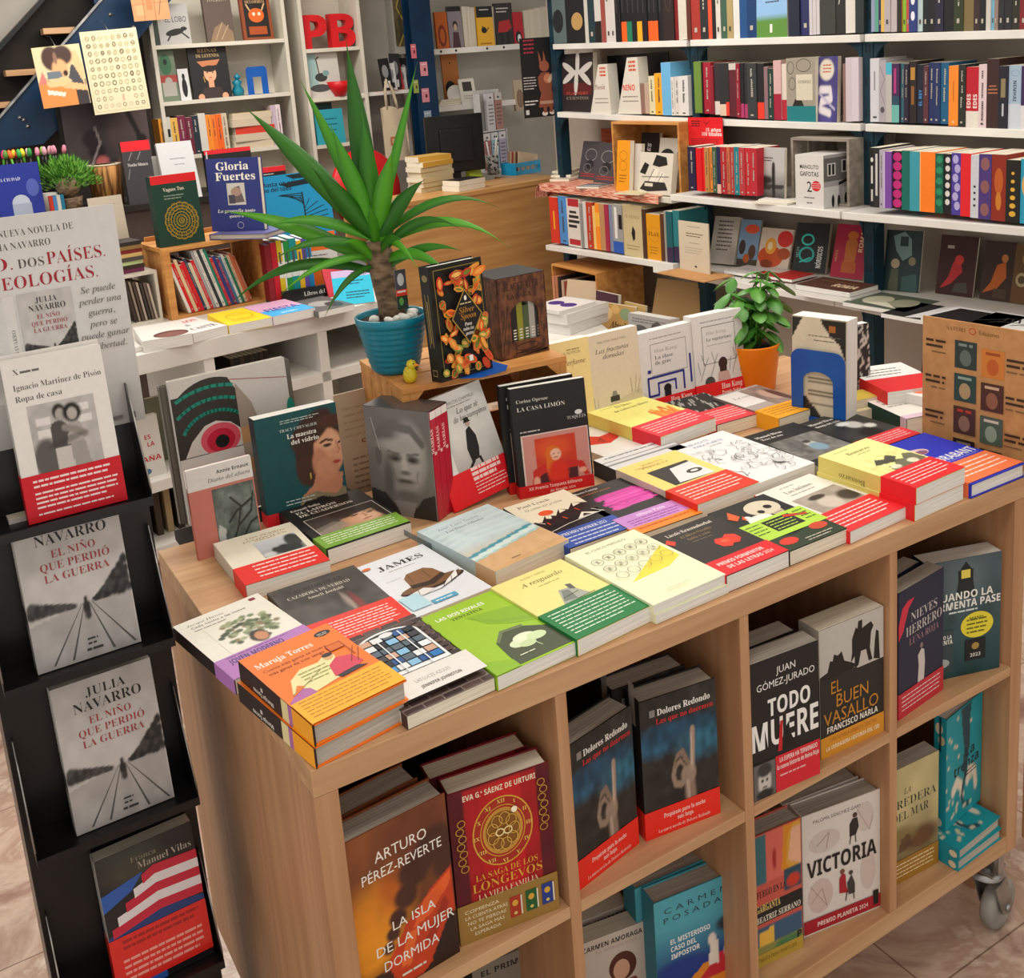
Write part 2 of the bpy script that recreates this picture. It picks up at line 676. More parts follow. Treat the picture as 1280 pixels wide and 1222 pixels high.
PAL = {'black': '161618','dark grey': '3a3a3c','grey': '8a8a8a','white': 'd8d6d2','cream': 'd4c8a8','tan': 'a88a5c','brown': '5a3420','dark red': '70202a','red': 'c82a28','orange': 'f0852a','yellow': 'e8c030','olive': '4a5228','green': '4a9a40','dark green': '1a4a38','teal': '2a90a0','blue': '1f5aa8','navy': '20284e','pale blue': '92b4d0','purple': '6a4aa0','pink': 'd8a8b4','magenta': 'c02a78','lilac': 'b0a4b8'}
PALV = {k: np.array([int(v[i:i + 2],16) for i in (0,2,4)]) for k,v in PAL.items()}

def cname(hx):
 q = np.array([int(hx[i:i + 2],16) for i in (0,2,4)])
 return min(PALV,key=lambda k: np.sum((PALV[k] - q) ** 2 * (3,4,3)))

def spine_art(col,style,rg):
 """printed matter on a narrow spine: a title strip, an author strip, a colophon"""
 l = float(lin(col).mean())
 ink = 'b4aea0' if l < 0.25 else '4a4442'
 a = []
 if isinstance(style,(list,tuple)):
  return list(style)
 if style == 0:
  return a
 n = rg.randint(2,4)
 v = 0.9
 for i in range(n):
  L = 0.12 + rg.random() * 0.2
  u = 0.34 + rg.random() * 0.12
  if v - L < 0.14:
   break
  q = v
  while q > v - L:
   d = 0.012 + rg.random() * 0.02
   a.append(('R',u,q - d,u + 0.14 + rg.random() * 0.08,q,ink))
   q -= d + 0.008
  v -= L + 0.06
 a.append(('R',0.35,0.05,0.65,0.08,ink))
 return a

def spine_row(where,items,plane,group,depth=0.15,head='x',z=None,tilt=None,name='book'):
 """a row of books seen by their spines on a shelf.
 items: (px left, px right, py bottom, py top, colour, style); plane: the x (facing -X) or y (facing -Y) of the spines"""
 rg = random.Random(len(items) * 7 + int(plane * 100))
 for i,it in enumerate(items):
  x0,x1,yb,yt,col,st = it[:6]
  lab = it[6] if len(it) > 6 else None
  f = atx if head == 'x' else aty
  A,B = f(x0,yb,plane),f(x1,yb,plane)
  zb = z if z is not None else (A[2] + B[2]) / 2
  Tt = f((x0 + x1) / 2,yt,plane)
  h = max(0.08,float(Tt[2] - zb))
  j = rg.random() * 0.008
  m = MB()
  if head == 'x':
   wd = abs(A[1] - B[1]) - 0.0006
   # local: x into the shelf, y to the viewer's right is -Y
   fn = lambda x,y,e: (-e,-x,y)
   m.box((0,-wd,0),(depth,0,h),PRINT,col)
   m.box((0.002,-wd + 0.0012,h),(depth - 0.002,-0.0012,h + 0.0002),PAGES)
   m.art(spine_art(col,st,rg),wd,h,fn,PRINT)
   loc = (plane + j,A[1],zb)
   rot = (0,0,0)
  else:
   wd = abs(A[0] - B[0]) - 0.0006
   fn = lambda x,y,e: (x,-e,y)
   m.box((0,0,0),(wd,depth,h),PRINT,col)
   m.box((0.0012,0.002,h),(wd - 0.0012,depth - 0.002,h + 0.0002),PAGES)
   m.art(spine_art(col,st,rg),wd,h,fn,PRINT)
   loc = (A[0],plane + j,zb)
   rot = (0,0,0)
  o = m.build(name,None,loc,rot)
  if tilt and i in tilt:
   o.rotation_euler = (math.radians(tilt[i]),0,0) if head == 'x' else (0,math.radians(tilt[i]),0)
  tag(o,lab or f'{cname(col)} spine, {ordinal(i)} from the left {where}','book',group)

# ================================================================== the setting
ZT = 1.03
XW,YB = 3.2,5.3
m = MB()
m.box((-2.2,-2.6,-0.1),(4.7,YB + 0.1,0),FLOOR)
struct(m.build('floor'))
m = MB()
m.box((XW,-2.6,0),(XW + 0.12,4.25,3.0),WALL)
struct(m.build('wall_right'))
m = MB()
m.box((4.6,4.25,0),(4.7,YB + 0.1,3.0),WALLB)
struct(m.build('wall_side'))
m = MB()
m.box((-2.2,YB,0),(4.6,YB + 0.1,3.0),WALLB)
struct(m.build('wall_back'))
m = MB()
m.box((-2.2,-2.6,3.0),(4.7,YB + 0.1,3.1),WHITE)
struct(m.build('ceiling'))

# ================================================================== oak cube unit on castors
TI,TO,BW = 0.0195,0.0333,0.335
UW = 2 * TO + 3 * TI + 4 * BW
UD = 0.81
ZB = ZT - 0.824          # underside
Z1 = ZT - 0.395          # top of the middle shelves
Z0 = ZT - 0.784          # top of the bottom board
BX = [TO + i * (BW + TI) for i in range(4)]
unit = thing('shelving_unit','long oak cube shelving unit on castors carrying the display of flat-laid books','shelf',(0,0,0))

def board(a,b,mat,name,par,bev=0.0012):
 m = MB()
 m.box(a,b,mat)
 return m.build(name,par,bevel=bev)

board((0,0,ZT - 0.04),(UW,UD,ZT),OAK_H,'top_panel',unit)
board((0,0.0004,ZB),(TO,UD,ZT - 0.0402),OAK_V,'side_panel',unit)
board((UW - TO,0.0004,ZB),(UW,UD,ZT - 0.0402),OAK_V,'side_panel',unit)
board((TO,0.0004,ZB),(UW - TO,UD,Z0),OAK_H,'bottom_panel',unit)
for i in range(3):
 board((BX[i] + BW,0.0008,Z0),(BX[i] + BW + TI,UD,ZT - 0.04),OAK_V,'divider',unit)
for i in range(4):
 board((BX[i],0.0012,Z1 - 0.02),(BX[i] + BW,UD - 0.002,Z1),OAK_H,'middle_shelf',unit)
board((TO,0.392,Z0),(UW - TO,0.4,ZT - 0.04),DARKBOARD,'shade_panel',unit,0)  # added black sheet that paints in the shade of the open-backed cubes
m = MB()
m.lathe([(0.0,-0.0008),(0.004,-0.0008),(0.0045,0)],STEEL,n=14)
m.build('screw_cap',unit,(-0.0002,0.02,0.99),(0,-PI / 2,0))

def caster(x,y,a):
 c = MB()
 c.box((-0.03,-0.02,0.155),(0.03,0.045,0.16),STEEL)
 c.box((-0.012,-0.0235,0.155),(0.012,-0.0205,0.235),STEEL)
 c.lathe([(0.0,0.0),(0.034,0.0),(0.04,-0.012),(0.022,-0.02),(0.0,-0.022)],STEEL,n=24,c=(0,0.012,0.155))
 o = c.build('caster',unit,(x,y,0),(0,0,a),bevel=0.001)
 f = MB()
 for s in (-0.026,0.022):
  f.prism([(-0.026,0.132),(0.022,0.136),(0.05,0.052),(0.03,0.04),(0.008,0.05)],lambda p,q,d: (p,d,q),s,s + 0.004,STEEL)
 f.build('fork',o,bevel=0.0008)
 w = MB()
 prof = [(0.0,-0.014),(0.034,-0.016),(0.05,-0.014),(0.0545,-0.008),(0.0545,0.008),(0.05,0.014),(0.034,0.016),(0.0,0.014)]
 w.lathe(prof,RUBBER,n=36)
 w.build('wheel',o,(0.03,-0.002,0.0545),(PI / 2,0,0))
 b = MB()
 b.lathe([(0.0,-0.0275),(0.009,-0.0275),(0.009,0.0275),(0.0,0.0275)],STEEL,n=16)
 b.build('axle',o,(0.03,-0.002,0.0545),(PI / 2,0,0))

# the legs of the castors reach the underside of the bottom board
def caster_post(x,y):
 c = MB()
 c.lathe([(0.016,0.15),(0.016,ZB + 0.001)],STEEL,n=16,caps=True)
 c.build('caster_post',unit,(x,y,0))

for x,y,a in ((UW - 0.042,0.030,0.15),(0.08,0.06,2.4),(UW - 0.08,UD - 0.06,1.2),(0.08,UD - 0.06,0.3)):
 caster(x,y,a)
 caster_post(x,y + 0.01)

# ================================================================== books lying on the unit
RB = 'e01e22'
GL = 'books laid flat on the oak unit'

def band_art(col='f4e8e0',n=4,top=0.78):
 return [('D',0.06,top,0.94,n,top / (n + 0.6),col)]

# --- orange hardback, two copies
front = [('R',0,0,1,1,'f57a1e'),T('Maruja Torres',.06,.80,.062,'fbeee0',s='S',m=.62),T('Cuanta más gente se muere,',.08,.725,.034,'5a2412',m=.7),
   T('más ganas de vivir tengo',.1,.67,.034,'5a2412',m=.6),('E',.86,.90,.09,.035,'1c1a20'),('D',.8,.9,.92,2,.02,'e8e0d0'),
   ('P',[(.1,.36),(.2,.52),(.36,.6),(.55,.59),(.66,.64),(.74,.6),(.7,.5),(.78,.4),(.6,.34),(.3,.3)],'e8e3a8'),
   ('P',[(.02,.3),(.2,.4),(.28,.36),(.3,.28),(.02,.24)],'b26aa8'),('P',[(.55,.36),(.6,.5),(.72,.56),(.86,.52),(.9,.4),(.78,.36)],'d4405a'),
   ('P',[(.56,.36),(.8,.38),(.9,.34),(.6,.32)],'2a2430'),('E',.67,.6,.05,.035,'e0a878'),('E',.68,.625,.055,.025,'2a1e1c'),
   ('P',[(.1,.34),(.26,.4),(.2,.44)],'f57a1e'),('L',[(.1,.36),(.3,.42),(.5,.5)],.001,'8a8a50'),('D',.3,.54,.6,4,.04,'9aa05a',.008),
   ('R',.74,.64,.9,.72,'d86a1a'),('L',[(.74,.64),(.9,.64),(.9,.72),(.74,.72),(.74,.64)],.0012,'7a2a1a'),('L',[(.8,.44),(.95,.6)],.0012,'8a3a1a'),('L',[(.86,.42),(.98,.56)],.0012,'8a3a1a'),('L',[(.9,.5),(.9,.64)],.0012,'8a3a1a'),
   ('P',[(0,.0),(1,.0),(1,.30),(0,.27)],'f8b21e'),('D',.06,.24,.95,6,.038,'b8761a',.01)]
spn = [('R',0,0,1,1,'2c1816'),T('Maruja Torres',.3,.52,.028,'e8e0d4',s='b',r=90),('D',.4,.66,.6,1,.1,'e8e0d4'),('R',0,.31,1,.4,'e8d8a0'),('R',0,.26,1,.31,'b26aa8'),('R',0,0,1,.26,'f8a81e')]
b = book('hardback_book','orange hardback with a yellow lower third, upper copy on the front left corner',.142,.215,.03,'f57a1e',front,spn,'2c1816',hard=True,group=GL,pages=PAGES_G)
lay(b,.010,.0,ZT + .061,8)
dup(b,'orange hardback with a yellow lower third, lower copy on the front left corner',(.008,-.001,ZT + .0305),(FLAT,0,math.radians(9)),GL)

# --- tree woman
g = PG(46,34,'ece8da')
rg = random.Random(3)
for i in range(90):
 a,r = rg.random() * 6.3,rg.random() ** .6
 g.el(.5 + .42 * r * math.cos(a),.56 + .42 * r * math.sin(a),.05,.05,rg.choice(['5a6a48','7a8a62','3f4a36','8a7a58','a0a884']),.5)
g.el(.5,.22,.13,.2,'2c2018',.2).el(.52,.2,.09,.14,'c88a62',.2)
front = [('R',0,0,1,1,'eae6da'),T('Jacqui Hansa',.1,.9,.03,'4a4644',s='i',m=.42),T('Cada noche a las nueve',.12,.845,.03,'4a4644',m=.62),('D',.12,.8,.5,1,.05,'8a8480',.01),('I',.2,.3,.95,.78,g),('R',.85,.92,.92,.96,'8a2a3a')]
b = book('paperback','cream paperback with a woman under a leafy tree and a lilac band, front left',.148,.22,.022,'eae6da',front,[('R',0,0,1,1,'241c1a')],'241c1a',band=(0,.3,'b478be',[T('JOVEN MODERNO',.1,.62,.2,'3a2a70',s='b',m=.6),('D',.1,.9,.8,1,.1,'5a3a80')]),group=GL)
lay(b,-.024,.232,ZT + .0225,9)

# --- dark grey with red band
g = PG(40,40,'4a4642').nz(5,.4,4).nz(13,.3,5).el(.62,.5,.03,.16,'9a8a80',.5).el(.7,.42,.04,.2,'7a2a24',.6)
front = [('I',0,0,1,1,g),T('LAS HIJAS DE LA',.18,.86,.045,'26221f',s='S',m=.6),T('CAZADORA DE VERDAD',.12,.78,.045,'d8d0c4',s='s',m=.7),T('Anneli Jordahl',.3,.71,.04,'e4dccf',s='s',m=.4)]
b = book('paperback','dark grey paperback with stormy woods and a bright red band, behind the orange pair',.158,.235,.016,'3c3835',front,band=(0,.36,'e8301e',band_art(n=7)),group=GL)
lay(b,.108,.238,ZT + .0165,1)

# --- James
front = [('R',0,0,1,1,'e4e8ee'),T('JAMES',.22,.8,.075,'2a2624',s='S',m=.62),('D',.3,.745,.66,1,.05,'8a3a2a',.006),('D',.14,.6,.36,1,.05,'a8a8a8',.006),
   ('E',.55,.36,.44,.075,'3a2a20',.06),('E',.55,.375,.42,.06,'7a5638',.06),('P',[(.3,.38),(.34,.56),(.42,.62),(.66,.63),(.74,.57),(.78,.42),(.55,.34)],'8a6240'),('P',[(.3,.38),(.31,.44),(.54,.41),(.77,.47),(.78,.42),(.55,.34)],'3c2a20'),('L',[(.38,.46),(.42,.6)],.0012,'5a3e2a'),('L',[(.6,.46),(.62,.6)],.0012,'5a3e2a'),
   ('P',[(.18,.31),(.4,.34),(.5,.28),(.3,.23)],'e8e6e2'),('L',[(.16,.33),(.3,.24),(.55,.24),(.8,.3),(.96,.42)],.0014,'2a2420'),('L',[(.2,.27),(.24,.34)],.001,'2a2420'),('L',[(.28,.25),(.32,.33)],.001,'2a2420'),('P',[(.6,.26),(.86,.33),(.92,.42),(.7,.32)],'f0eeea'),('L',[(.6,.25),(.66,.32)],.001,'2a2420'),('L',[(.72,.27),(.8,.36)],.001,'2a2420'),
   ('R',.3,.07,.62,.13,'5aa8cc'),('D',.34,.09,.58,1,.05,'f0f4f6'),('R',.03,.08,.28,.3,'b8dce8'),('E',.12,.9,.06,.02,'e07030')]
b = book('paperback','white paperback with a brown straw hat drawn on its cover, second row',.144,.224,.015,'e4e8ee',front,group=GL)
lay(b,.270,.240,ZT + .0155,4.5)

# --- white with crowd photo and red band, back-left
g = PG(30,24,'c4c8cc').gr('8a8c8e','d4d8dc').el(.55,.2,.2,.3,'2a2a2c',.4).el(.35,.25,.1,.2,'30302f',.4).el(.85,.6,.2,.4,'3a3c3a',.3).el(.15,.12,.15,.15,'c8c8c8',.4).el(.75,.15,.2,.25,'303030',.5)
front = [('R',0,0,1,1,'e8e0cc'),T('LOS PERROS',.36,.87,.04,'a8864a',s='s',m=.5),T('INMÓVILES',.3,.81,.035,'a8864a',s='s',m=.55),('D',.44,.79,.7,1,.05,'a8864a',.008),('I',.4,.4,.92,.76,g)]
b = book('paperback','cream paperback with a black-and-white crowd photo and a red band, back left corner',.15,.208,.028,'e8e0cc',front,spcol='c8c0b0',band=(.0,.36,'e2281e',[('D',.2,.8,.95,4,.2,'f4e0d8')]),group=GL,pages=PAGES_W)
lay(b,.077,.498,ZT + .0285,-1)

# --- notebook thief: dark with a reclining face and green band
g = PG(72,50,'3e3834').po([(0,0),(0,.5),(.3,.62),(.5,.3),(.7,.1),(1,.05),(1,0)],'6e655c').po([(.0,.34),(.44,.58),(.5,.46),(.2,.1),(0,.05)],'8a7e70').el(.62,.2,.3,.16,'b08a68',.5,-.3)
g.el(.68,.5,.27,.34,'c8946e',.3,.25).el(.74,.52,.2,.26,'dcae8a',.5,.25).el(.76,.92,.44,.24,'231914',.2,.1).el(.98,.6,.1,.4,'2a1e18',.3).el(.48,.76,.16,.16,'2c201a',.3)
g.el(.6,.6,.06,.03,'2c1c16',.5,.2).el(.82,.56,.055,.03,'2c1c16',.5,.1).ln([(.53,.67),(.67,.68)],.014,'3a261e').ln([(.76,.64),(.9,.61)],.014,'3a261e').ln([(.71,.58),(.735,.45),(.7,.42)],.012,'a8764f').el(.7,.33,.075,.025,'9a4a40',.5,.15).el(.56,.44,.06,.1,'d09a74',.8)
front = [('R',0,0,1,1,'1e1c1b'),T('Gianni Solla',.1,.9,.045,'e0d8cc',s='S',m=.36),T('EL LADRÓN',.12,.82,.048,'e4dccf',s='S',m=.5),T('DE CUADERNOS',.12,.745,.048,'e4dccf',s='S',m=.66),('R',.1,.18,.96,.66,'c8c0b4'),('I',.11,.19,.95,.65,g)]
b = book('paperback','black paperback showing a boy resting his head, with a lime green band',.17,.226,.03,'1e1c1b',front,band=(.02,.27,'7aa83a',band_art('e8f0d8',4)),group=GL,pages=PAGES_W)
lay(b,.238,.534,ZT + .0305,3)

# --- brick wall window
bricks = []
for j in range(16):
 for i in range(5):
  bricks.append(('R',max(0,i * .22 - .11 * (j % 2) + .006),j * .0625 + .006,min(1,i * .22 + .21 - .11 * (j % 2)),j * .0625 + .052,['4a3a38','5c4844','3c2e2e','54403c'][(i * 3 + j * 5) % 4]))
pan = [('R',.14,.36,.86,.8,'eef2f4'),('E',.5,.8,.36,.12,'eef2f4'),('E',.5,.8,.33,.1,'2a2a30'),('R',.17,.4,.83,.8,'30343a')]
cols = ['4a9ad8','2a5a98','e8f0f4','1c2430','88c0e4','d0a890','3a3a40','f0f0f0','2878c0','5a6a78']
for j in range(6):
 for i in range(5):
  pan.append(('R',.18 + i * .13,.41 + j * .075,.295 + i * .13,.475 + j * .075,cols[(i * 7 + j * 3 + i * j) % 10]))
pan += [('E',.5,.84,.08,.03,'e8e8ea'),('L',[(.36,.36),(.36,.84)],.002,'eef2f4'),('L',[(.64,.36),(.64,.84)],.002,'eef2f4')]
front = [('R',0,0,1,1,'8a7a74')] + bricks + pan + [('R',0,.07,1,.33,'e6e2dc'),T('LAS LUCES AZULES',.3,.2,.035,'9a9692',s='n',m=.4),T('JENNIFER JOHNSTON',.3,.125,.03,'4a4644',s='b',m=.46)]
b = book('paperback','brown brick-wall paperback with an arched blue window, at the front edge',.14,.226,.02,'4a3a38',front,[('R',0,0,1,1,'4a3836'),('R',0,.07,1,.33,'e6e2dc')],group=GL)
lay(b,.138,.002,ZT + .0205,3.4)

# --- green car
front = [('R',0,0,1,1,'9cc62c'),T('LAS DOS RIVALES',.1,.86,.042,'f0f4e0',s='b',m=.62),T('TENTATIVA',.24,.8,.035,'4a5a1a',s='S',m=.4),
   ('P',[(.4,.78),(.98,.7),(.98,.42),(.7,.5),(.5,.6)],'8ab628'),('P',[(.36,.78),(.6,.62),(.96,.5),(.96,.46),(.6,.57)],'86ae2e'),
   ('P',[(.3,.12),(.34,.34),(.5,.44),(.75,.42),(1,.3),(1,.02),(.3,.02)],'48523a'),('P',[(.34,.34),(.5,.46),(.78,.44),(.74,.41),(.52,.43),(.38,.33)],'6e7c52'),
   ('E',.52,.24,.1,.05,'d8e8c0'),('E',.64,.28,.14,.06,'e4efd0'),('E',.76,.25,.12,.05,'d0e4b4'),('E',.6,.2,.1,.04,'c8dca8'),('L',[(.66,.22),(.7,.12)],.0015,'c8dca8'),('D',.4,.1,.6,1,.05,'e8f0d8',.01),('P',[(0,0),(.3,0),(.3,.1),(.0,.2)],'8cba24')]
b = book('paperback','lime green paperback with a dark car and pale flower, at the front edge',.14,.216,.022,'9cc62c',front,group=GL,pages=PAGES_W)
lay(b,.280,.006,ZT + .0225,3.5)

# --- A resguardo: yellow with green band
front = [('R',0,0,1,1,'efe48e'),T('DAVID CAMPOS',.34,.92,.025,'8a7a50',s='s',m=.34),T('A resguardo',.24,.82,.055,'3a3828',s='i',m=.58),('D',.4,.76,.7,1,.05,'9a905a',.008),('P',[(.36,.42),(.5,.62),(.66,.6),(.74,.44)],'a8aca0'),('P',[(.4,.46),(.52,.6),(.6,.58),(.56,.44)],'7a8278'),('P',[(.62,.58),(.68,.56),(.7,.64),(.64,.66)],'5a5e58'),('L',[(.3,.42),(.8,.44)],.0012,'5a5e50'),('L',[(.44,.5),(.66,.52)],.0012,'4a5048'),('D',.42,.4,.74,2,.03,'5a5e50',.012)]
b = book('paperback','pale yellow paperback with a wide dark green band, at the front edge',.146,.222,.026,'efe48e',front,band=(0,.42,'0f7a3c',band_art('d8ecd8',8,.86)),group=GL,pages=PAGES_W)
lay(b,.419,.010,ZT + .0265,5)

# --- faces in circles, two copies
fc = []
for j in range(3):
 for i in range(5):
  x,y = .16 + i * .17,.74 - j * .145 + i * .012
  fc += [('O',x,y,.07,.05,.0009,'5a5a4a'),('L',[(x - .045,y + .012),(x + .02,y + .02)],.0008,'5a5a4a'),('L',[(x - .03,y - .02),(x + .03,y - .015)],.0008,'5a5a4a'),('E',x,y + .002,.02,.012,'a8a898')]
  if j == 2:
   fc = fc[:-3]
front = [('R',0,0,1,1,'eef0cc'),T('EL CHICO PERDIDO',.2,.9,.028,'5a5a48',s='n',m=.56),('P',[(.16,.34),(.95,.66),(.95,.44),(.7,.36)],'f2e04a')] + fc + [('D',.3,.08,.6,1,.04,'c8c8a8',.008)]
b = book('paperback','cream paperback with rows of faces in circles and a yellow beam, upper copy',.152,.228,.0155,'eef0cc',front,group=GL,pages=PAGES_W)
lay(b,.562,.013,ZT + .032,2.5)
dup(b,'cream paperback with rows of faces in circles, lower copy beneath its twin',(.564,.011,ZT + .016),(FLAT,0,math.radians(1.8)),GL)

# --- sea and sand
g = PG(40,60,'c4d8da').gr('d8b48a','c2d6da',.2,.5).nz(9,.05,3)
g.po([(0,.33),(1,.46),(1,.40),(0,.27)],'4a98a8').po([(0,.29),(1,.42),(1,.36),(0,.24)],'d8e8e4').po([(0,.24),(1,.36),(1,.31),(0,.2)],'a8d0d0').po([(0,0),(1,0),(1,.33),(0,.22)],'d6aa78').nz(12,.07,8)
for k in range(6):
 g.ln([(0,.48 + k * .09),(.35,.55 + k * .08),(1,.5 + k * .1)],.02,'d6e4e4',.5)
 g.ln([(0,.05 + k * .03),(1,.12 + k * .035)],.012,'e0bc92',.5)
front = [('I',0,0,1,1,g),T('José Luis Sastre',.16,.86,.042,'7a8e96',s='i',m=.56),T('Las frases robadas',.2,.79,.034,'4a5a62',s='i',m=.52),('E',.7,.42,.008,.012,'2a5a88'),('L',[(.7,.43),(.71,.4)],.001,'d8a078'),('D',.3,.07,.42,1,.04,'8a6a4a',.012)]
b = book('paperback','pale blue paperback with sea and sand on its cover, second row',.165,.233,.03,'b8ccd0',front,[('R',0,0,1,1,'b4c8cc'),('R',0,0,1,.24,'d2ae84'),('D',.3,.8,.7,1,.1,'6a7a80',.4)],'b4c8cc',group=GL)
lay(b,.431,.268,ZT + .0305,8)

# --- mountains with blue band
front = [('R',0,0,1,1,'1c1a1e'),('P',[(0,.46),(0,1),(1,1),(1,.56)],'efe6cc'),T('Paul Lynch',.14,.88,.05,'3a3430',s='s',m=.5),T('El canto del profeta',.16,.8,.038,'6a5e50',s='i',m=.6),('E',.36,.68,.11,.05,'e85a30'),
   ('P',[(0,.46),(.06,.58),(.16,.54),(.3,.64),(.42,.58),(.56,.68),(.66,.62),(.82,.72),(1,.64),(1,.5),(0,.4)],'241c1e'),('L',[(.1,.56),(.16,.5)],.0018,'f0ead8'),('P',[(.26,.58),(.3,.64),(.36,.6),(.32,.55)],'efe6cc'),('P',[(.5,.6),(.56,.68),(.62,.62)],'efe6cc'),('P',[(.76,.64),(.82,.72),(.9,.66)],'efe6cc'),('L',[(.2,.5),(.2,.46)],.003,'d84a2a'),('L',[(.46,.52),(.48,.47)],.003,'d84a2a'),('L',[(.74,.6),(.76,.55)],.003,'d84a2a'),
   ('L',[(.0,.32),(.4,.38),(1,.42)],.0018,'e8e4da'),('P',[(.58,.4),(.74,.5),(.92,.42)],'efe6d8'),('P',[(.68,.42),(.74,.47),(.82,.42)],'1c1a1e'),('L',[(.9,.5),(1,.4)],.002,'e8e4da')]
b = book('paperback','black and cream paperback with snowy peaks, an orange sun and a blue band',.14,.228,.022,'1c1a1e',front,band=(0,.29,'2a4ea8',[T('PREMIO BOOKER 2023',.12,.7,.16,'e4e6f0',s='S',m=.7),('D',.12,.5,.9,3,.2,'d0d6e8')]),group=GL)
lay(b,.583,.272,ZT + .0225,0)

# --- magenta scribble, lilac and orange
g = PG(36,30,'231f1f')
rg = random.Random(9)
for i in range(26):
 y = .15 + .7 * i / 26
 g.ln([(.12 + rg.random() * .15,y),(.5,y + rg.random() * .08),(.8 + rg.random() * .15,y + .04)],.03,rg.choice(['d83aa4','c82a96','e85ab8']))
front = [('R',0,0,1,1,'231f20'),('I',.1,.42,.98,.84,g),T('Alberto Conejo',.06,.93,.035,'d8d0c8',s='S',m=.4),T('La señorita mosca',.1,.87,.032,'c87a4a',s='s',m=.5)]
b = book('paperback','black paperback with a magenta scribble above lilac and orange bands',.147,.236,.022,'231f20',front,band=(.0,.34,'f08a22',[('R',0,.35,1,1,'c88ad0'),T('Alfonso Pinto',.3,.78,.13,'f0e0f4',s='S',m=.45),('D',.1,.66,.9,3,.12,'8a3a90'),('D',.1,.2,.9,1,.2,'c85a10')]),group=GL)
lay(b,.708,.238,ZT + .0225,0)

# --- black with red heart
front = [('R',0,0,1,1,'2a2622'),T('László Krasznahorkai',.14,.87,.05,'e0d6c8',s='S',m=.74),T('El último Vizcaíno',.26,.78,.042,'a88a5a',s='i',m=.5),T('habla a solas',.3,.71,.04,'a88a5a',s='i',m=.36),('D',.3,.66,.62,1,.05,'8a7a66',.008),
   ('P',[(.5,.42),(.48,.52),(.55,.58),(.66,.56),(.74,.6),(.84,.55),(.84,.46),(.74,.4),(.66,.42),(.6,.38)],'e03a22'),('E',.62,.5,.06,.03,'f0603a'),('P',[(0,.78),(.08,.84),(.14,.76),(.06,.7)],'d83a28')]
b = book('paperback','dark brown paperback with a red heart and red band, at the front edge',.139,.192,.029,'2a2622',front,band=(0,.27,'e01c26',[T('PREMIO FORMENTOR',.1,.58,.18,'f4dcd8',s='b',m=.72),T('DE LAS LETRAS 2024',.16,.28,.18,'f4dcd8',s='b',m=.72)]),group=GL,pages=PAGES_W)
lay(b,.713,.017,ZT + .0295,1)

# --- skull and hen with green sticker
front = [('R',0,0,1,1,'1c1e1c'),('E',.66,.78,.26,.15,'d6ccb4'),('E',.74,.77,.06,.04,'1e1a18'),('E',.56,.72,.05,.035,'1e1a18'),('P',[(.62,.64),(.84,.66),(.8,.58),(.66,.58)],'c8bca0'),('L',[(.66,.62),(.82,.63)],.0014,'3a3430'),
   ('E',.4,.6,.2,.09,'ece8e0'),('E',.28,.68,.06,.05,'ece8e0'),('P',[(.2,.7),(.28,.76),(.24,.66)],'e05a2a'),('P',[(.06,.78),(.2,.9),(.24,.76),(.12,.7)],'d8602a'),('L',[(.36,.52),(.34,.44)],.0014,'d8a02a'),('P',[(.0,.0),(1,.0),(1,.3),(.4,.2),(0,.3)],'2a3a24'),('E',.2,.14,.14,.06,'d83a2a'),('E',.8,.2,.14,.06,'c8482a'),('D',.4,.08,.9,2,.04,'c8c0b0',.012),('P',[(.64,.5),(.96,.42),(.98,.46),(.68,.55)],'c23a2a')]
b = book('paperback','black paperback with a skull and hen under a lime sticker, front edge',.138,.202,.026,'1c1e1c',front,[('R',0,0,1,1,'1c1e1c')],group=GL,pages=PAGES)
s = MB()
s.art([('R',0,0,1,1,'b4dc4a'),('R',.3,.22,.74,.86,'1c2018'),('D',.34,.72,.7,4,.14,'b4dc4a'),('D',.04,.8,.26,4,.16,'4a6a1a'),('D',.8,.8,.96,4,.16,'4a6a1a')],.15,.07,lambda x,y,e: (x - .004,-.001 - e,y + .05),PRINT)
o = s.build('sticker',b)
lay(b,.855,.020,ZT + .0265,.5)

# --- Los íntimos
g = PG(40,26,'a89c90').nz(6,.2,5).el(.4,.62,.12,.25,'4a3e38',.3).el(.42,.35,.2,.35,'c8beb0',.3).el(.85,.35,.2,.3,'3a302c',.4).el(.4,.75,.18,.12,'3a302a',.3)
front = [('R',0,0,1,1,'e8e4d8'),('D',.34,.93,.6,1,.05,'8a847a',.01),T('Los íntimos',.3,.82,.055,'3a3632',s='s',m=.46),('D',.3,.77,.72,1,.05,'8a847a',.01),('I',.18,.36,.94,.7,g)]
b = book('paperback','white paperback with a sepia photo of a woman in a hat and red band',.154,.222,.022,'e8e4d8',front,spcol='e01e22',band=(0,.36,'e82a30',band_art('f8dcd8',5)),group=GL,pages=PAGES_W)
lay(b,.992,.014,ZT + .0225,3)

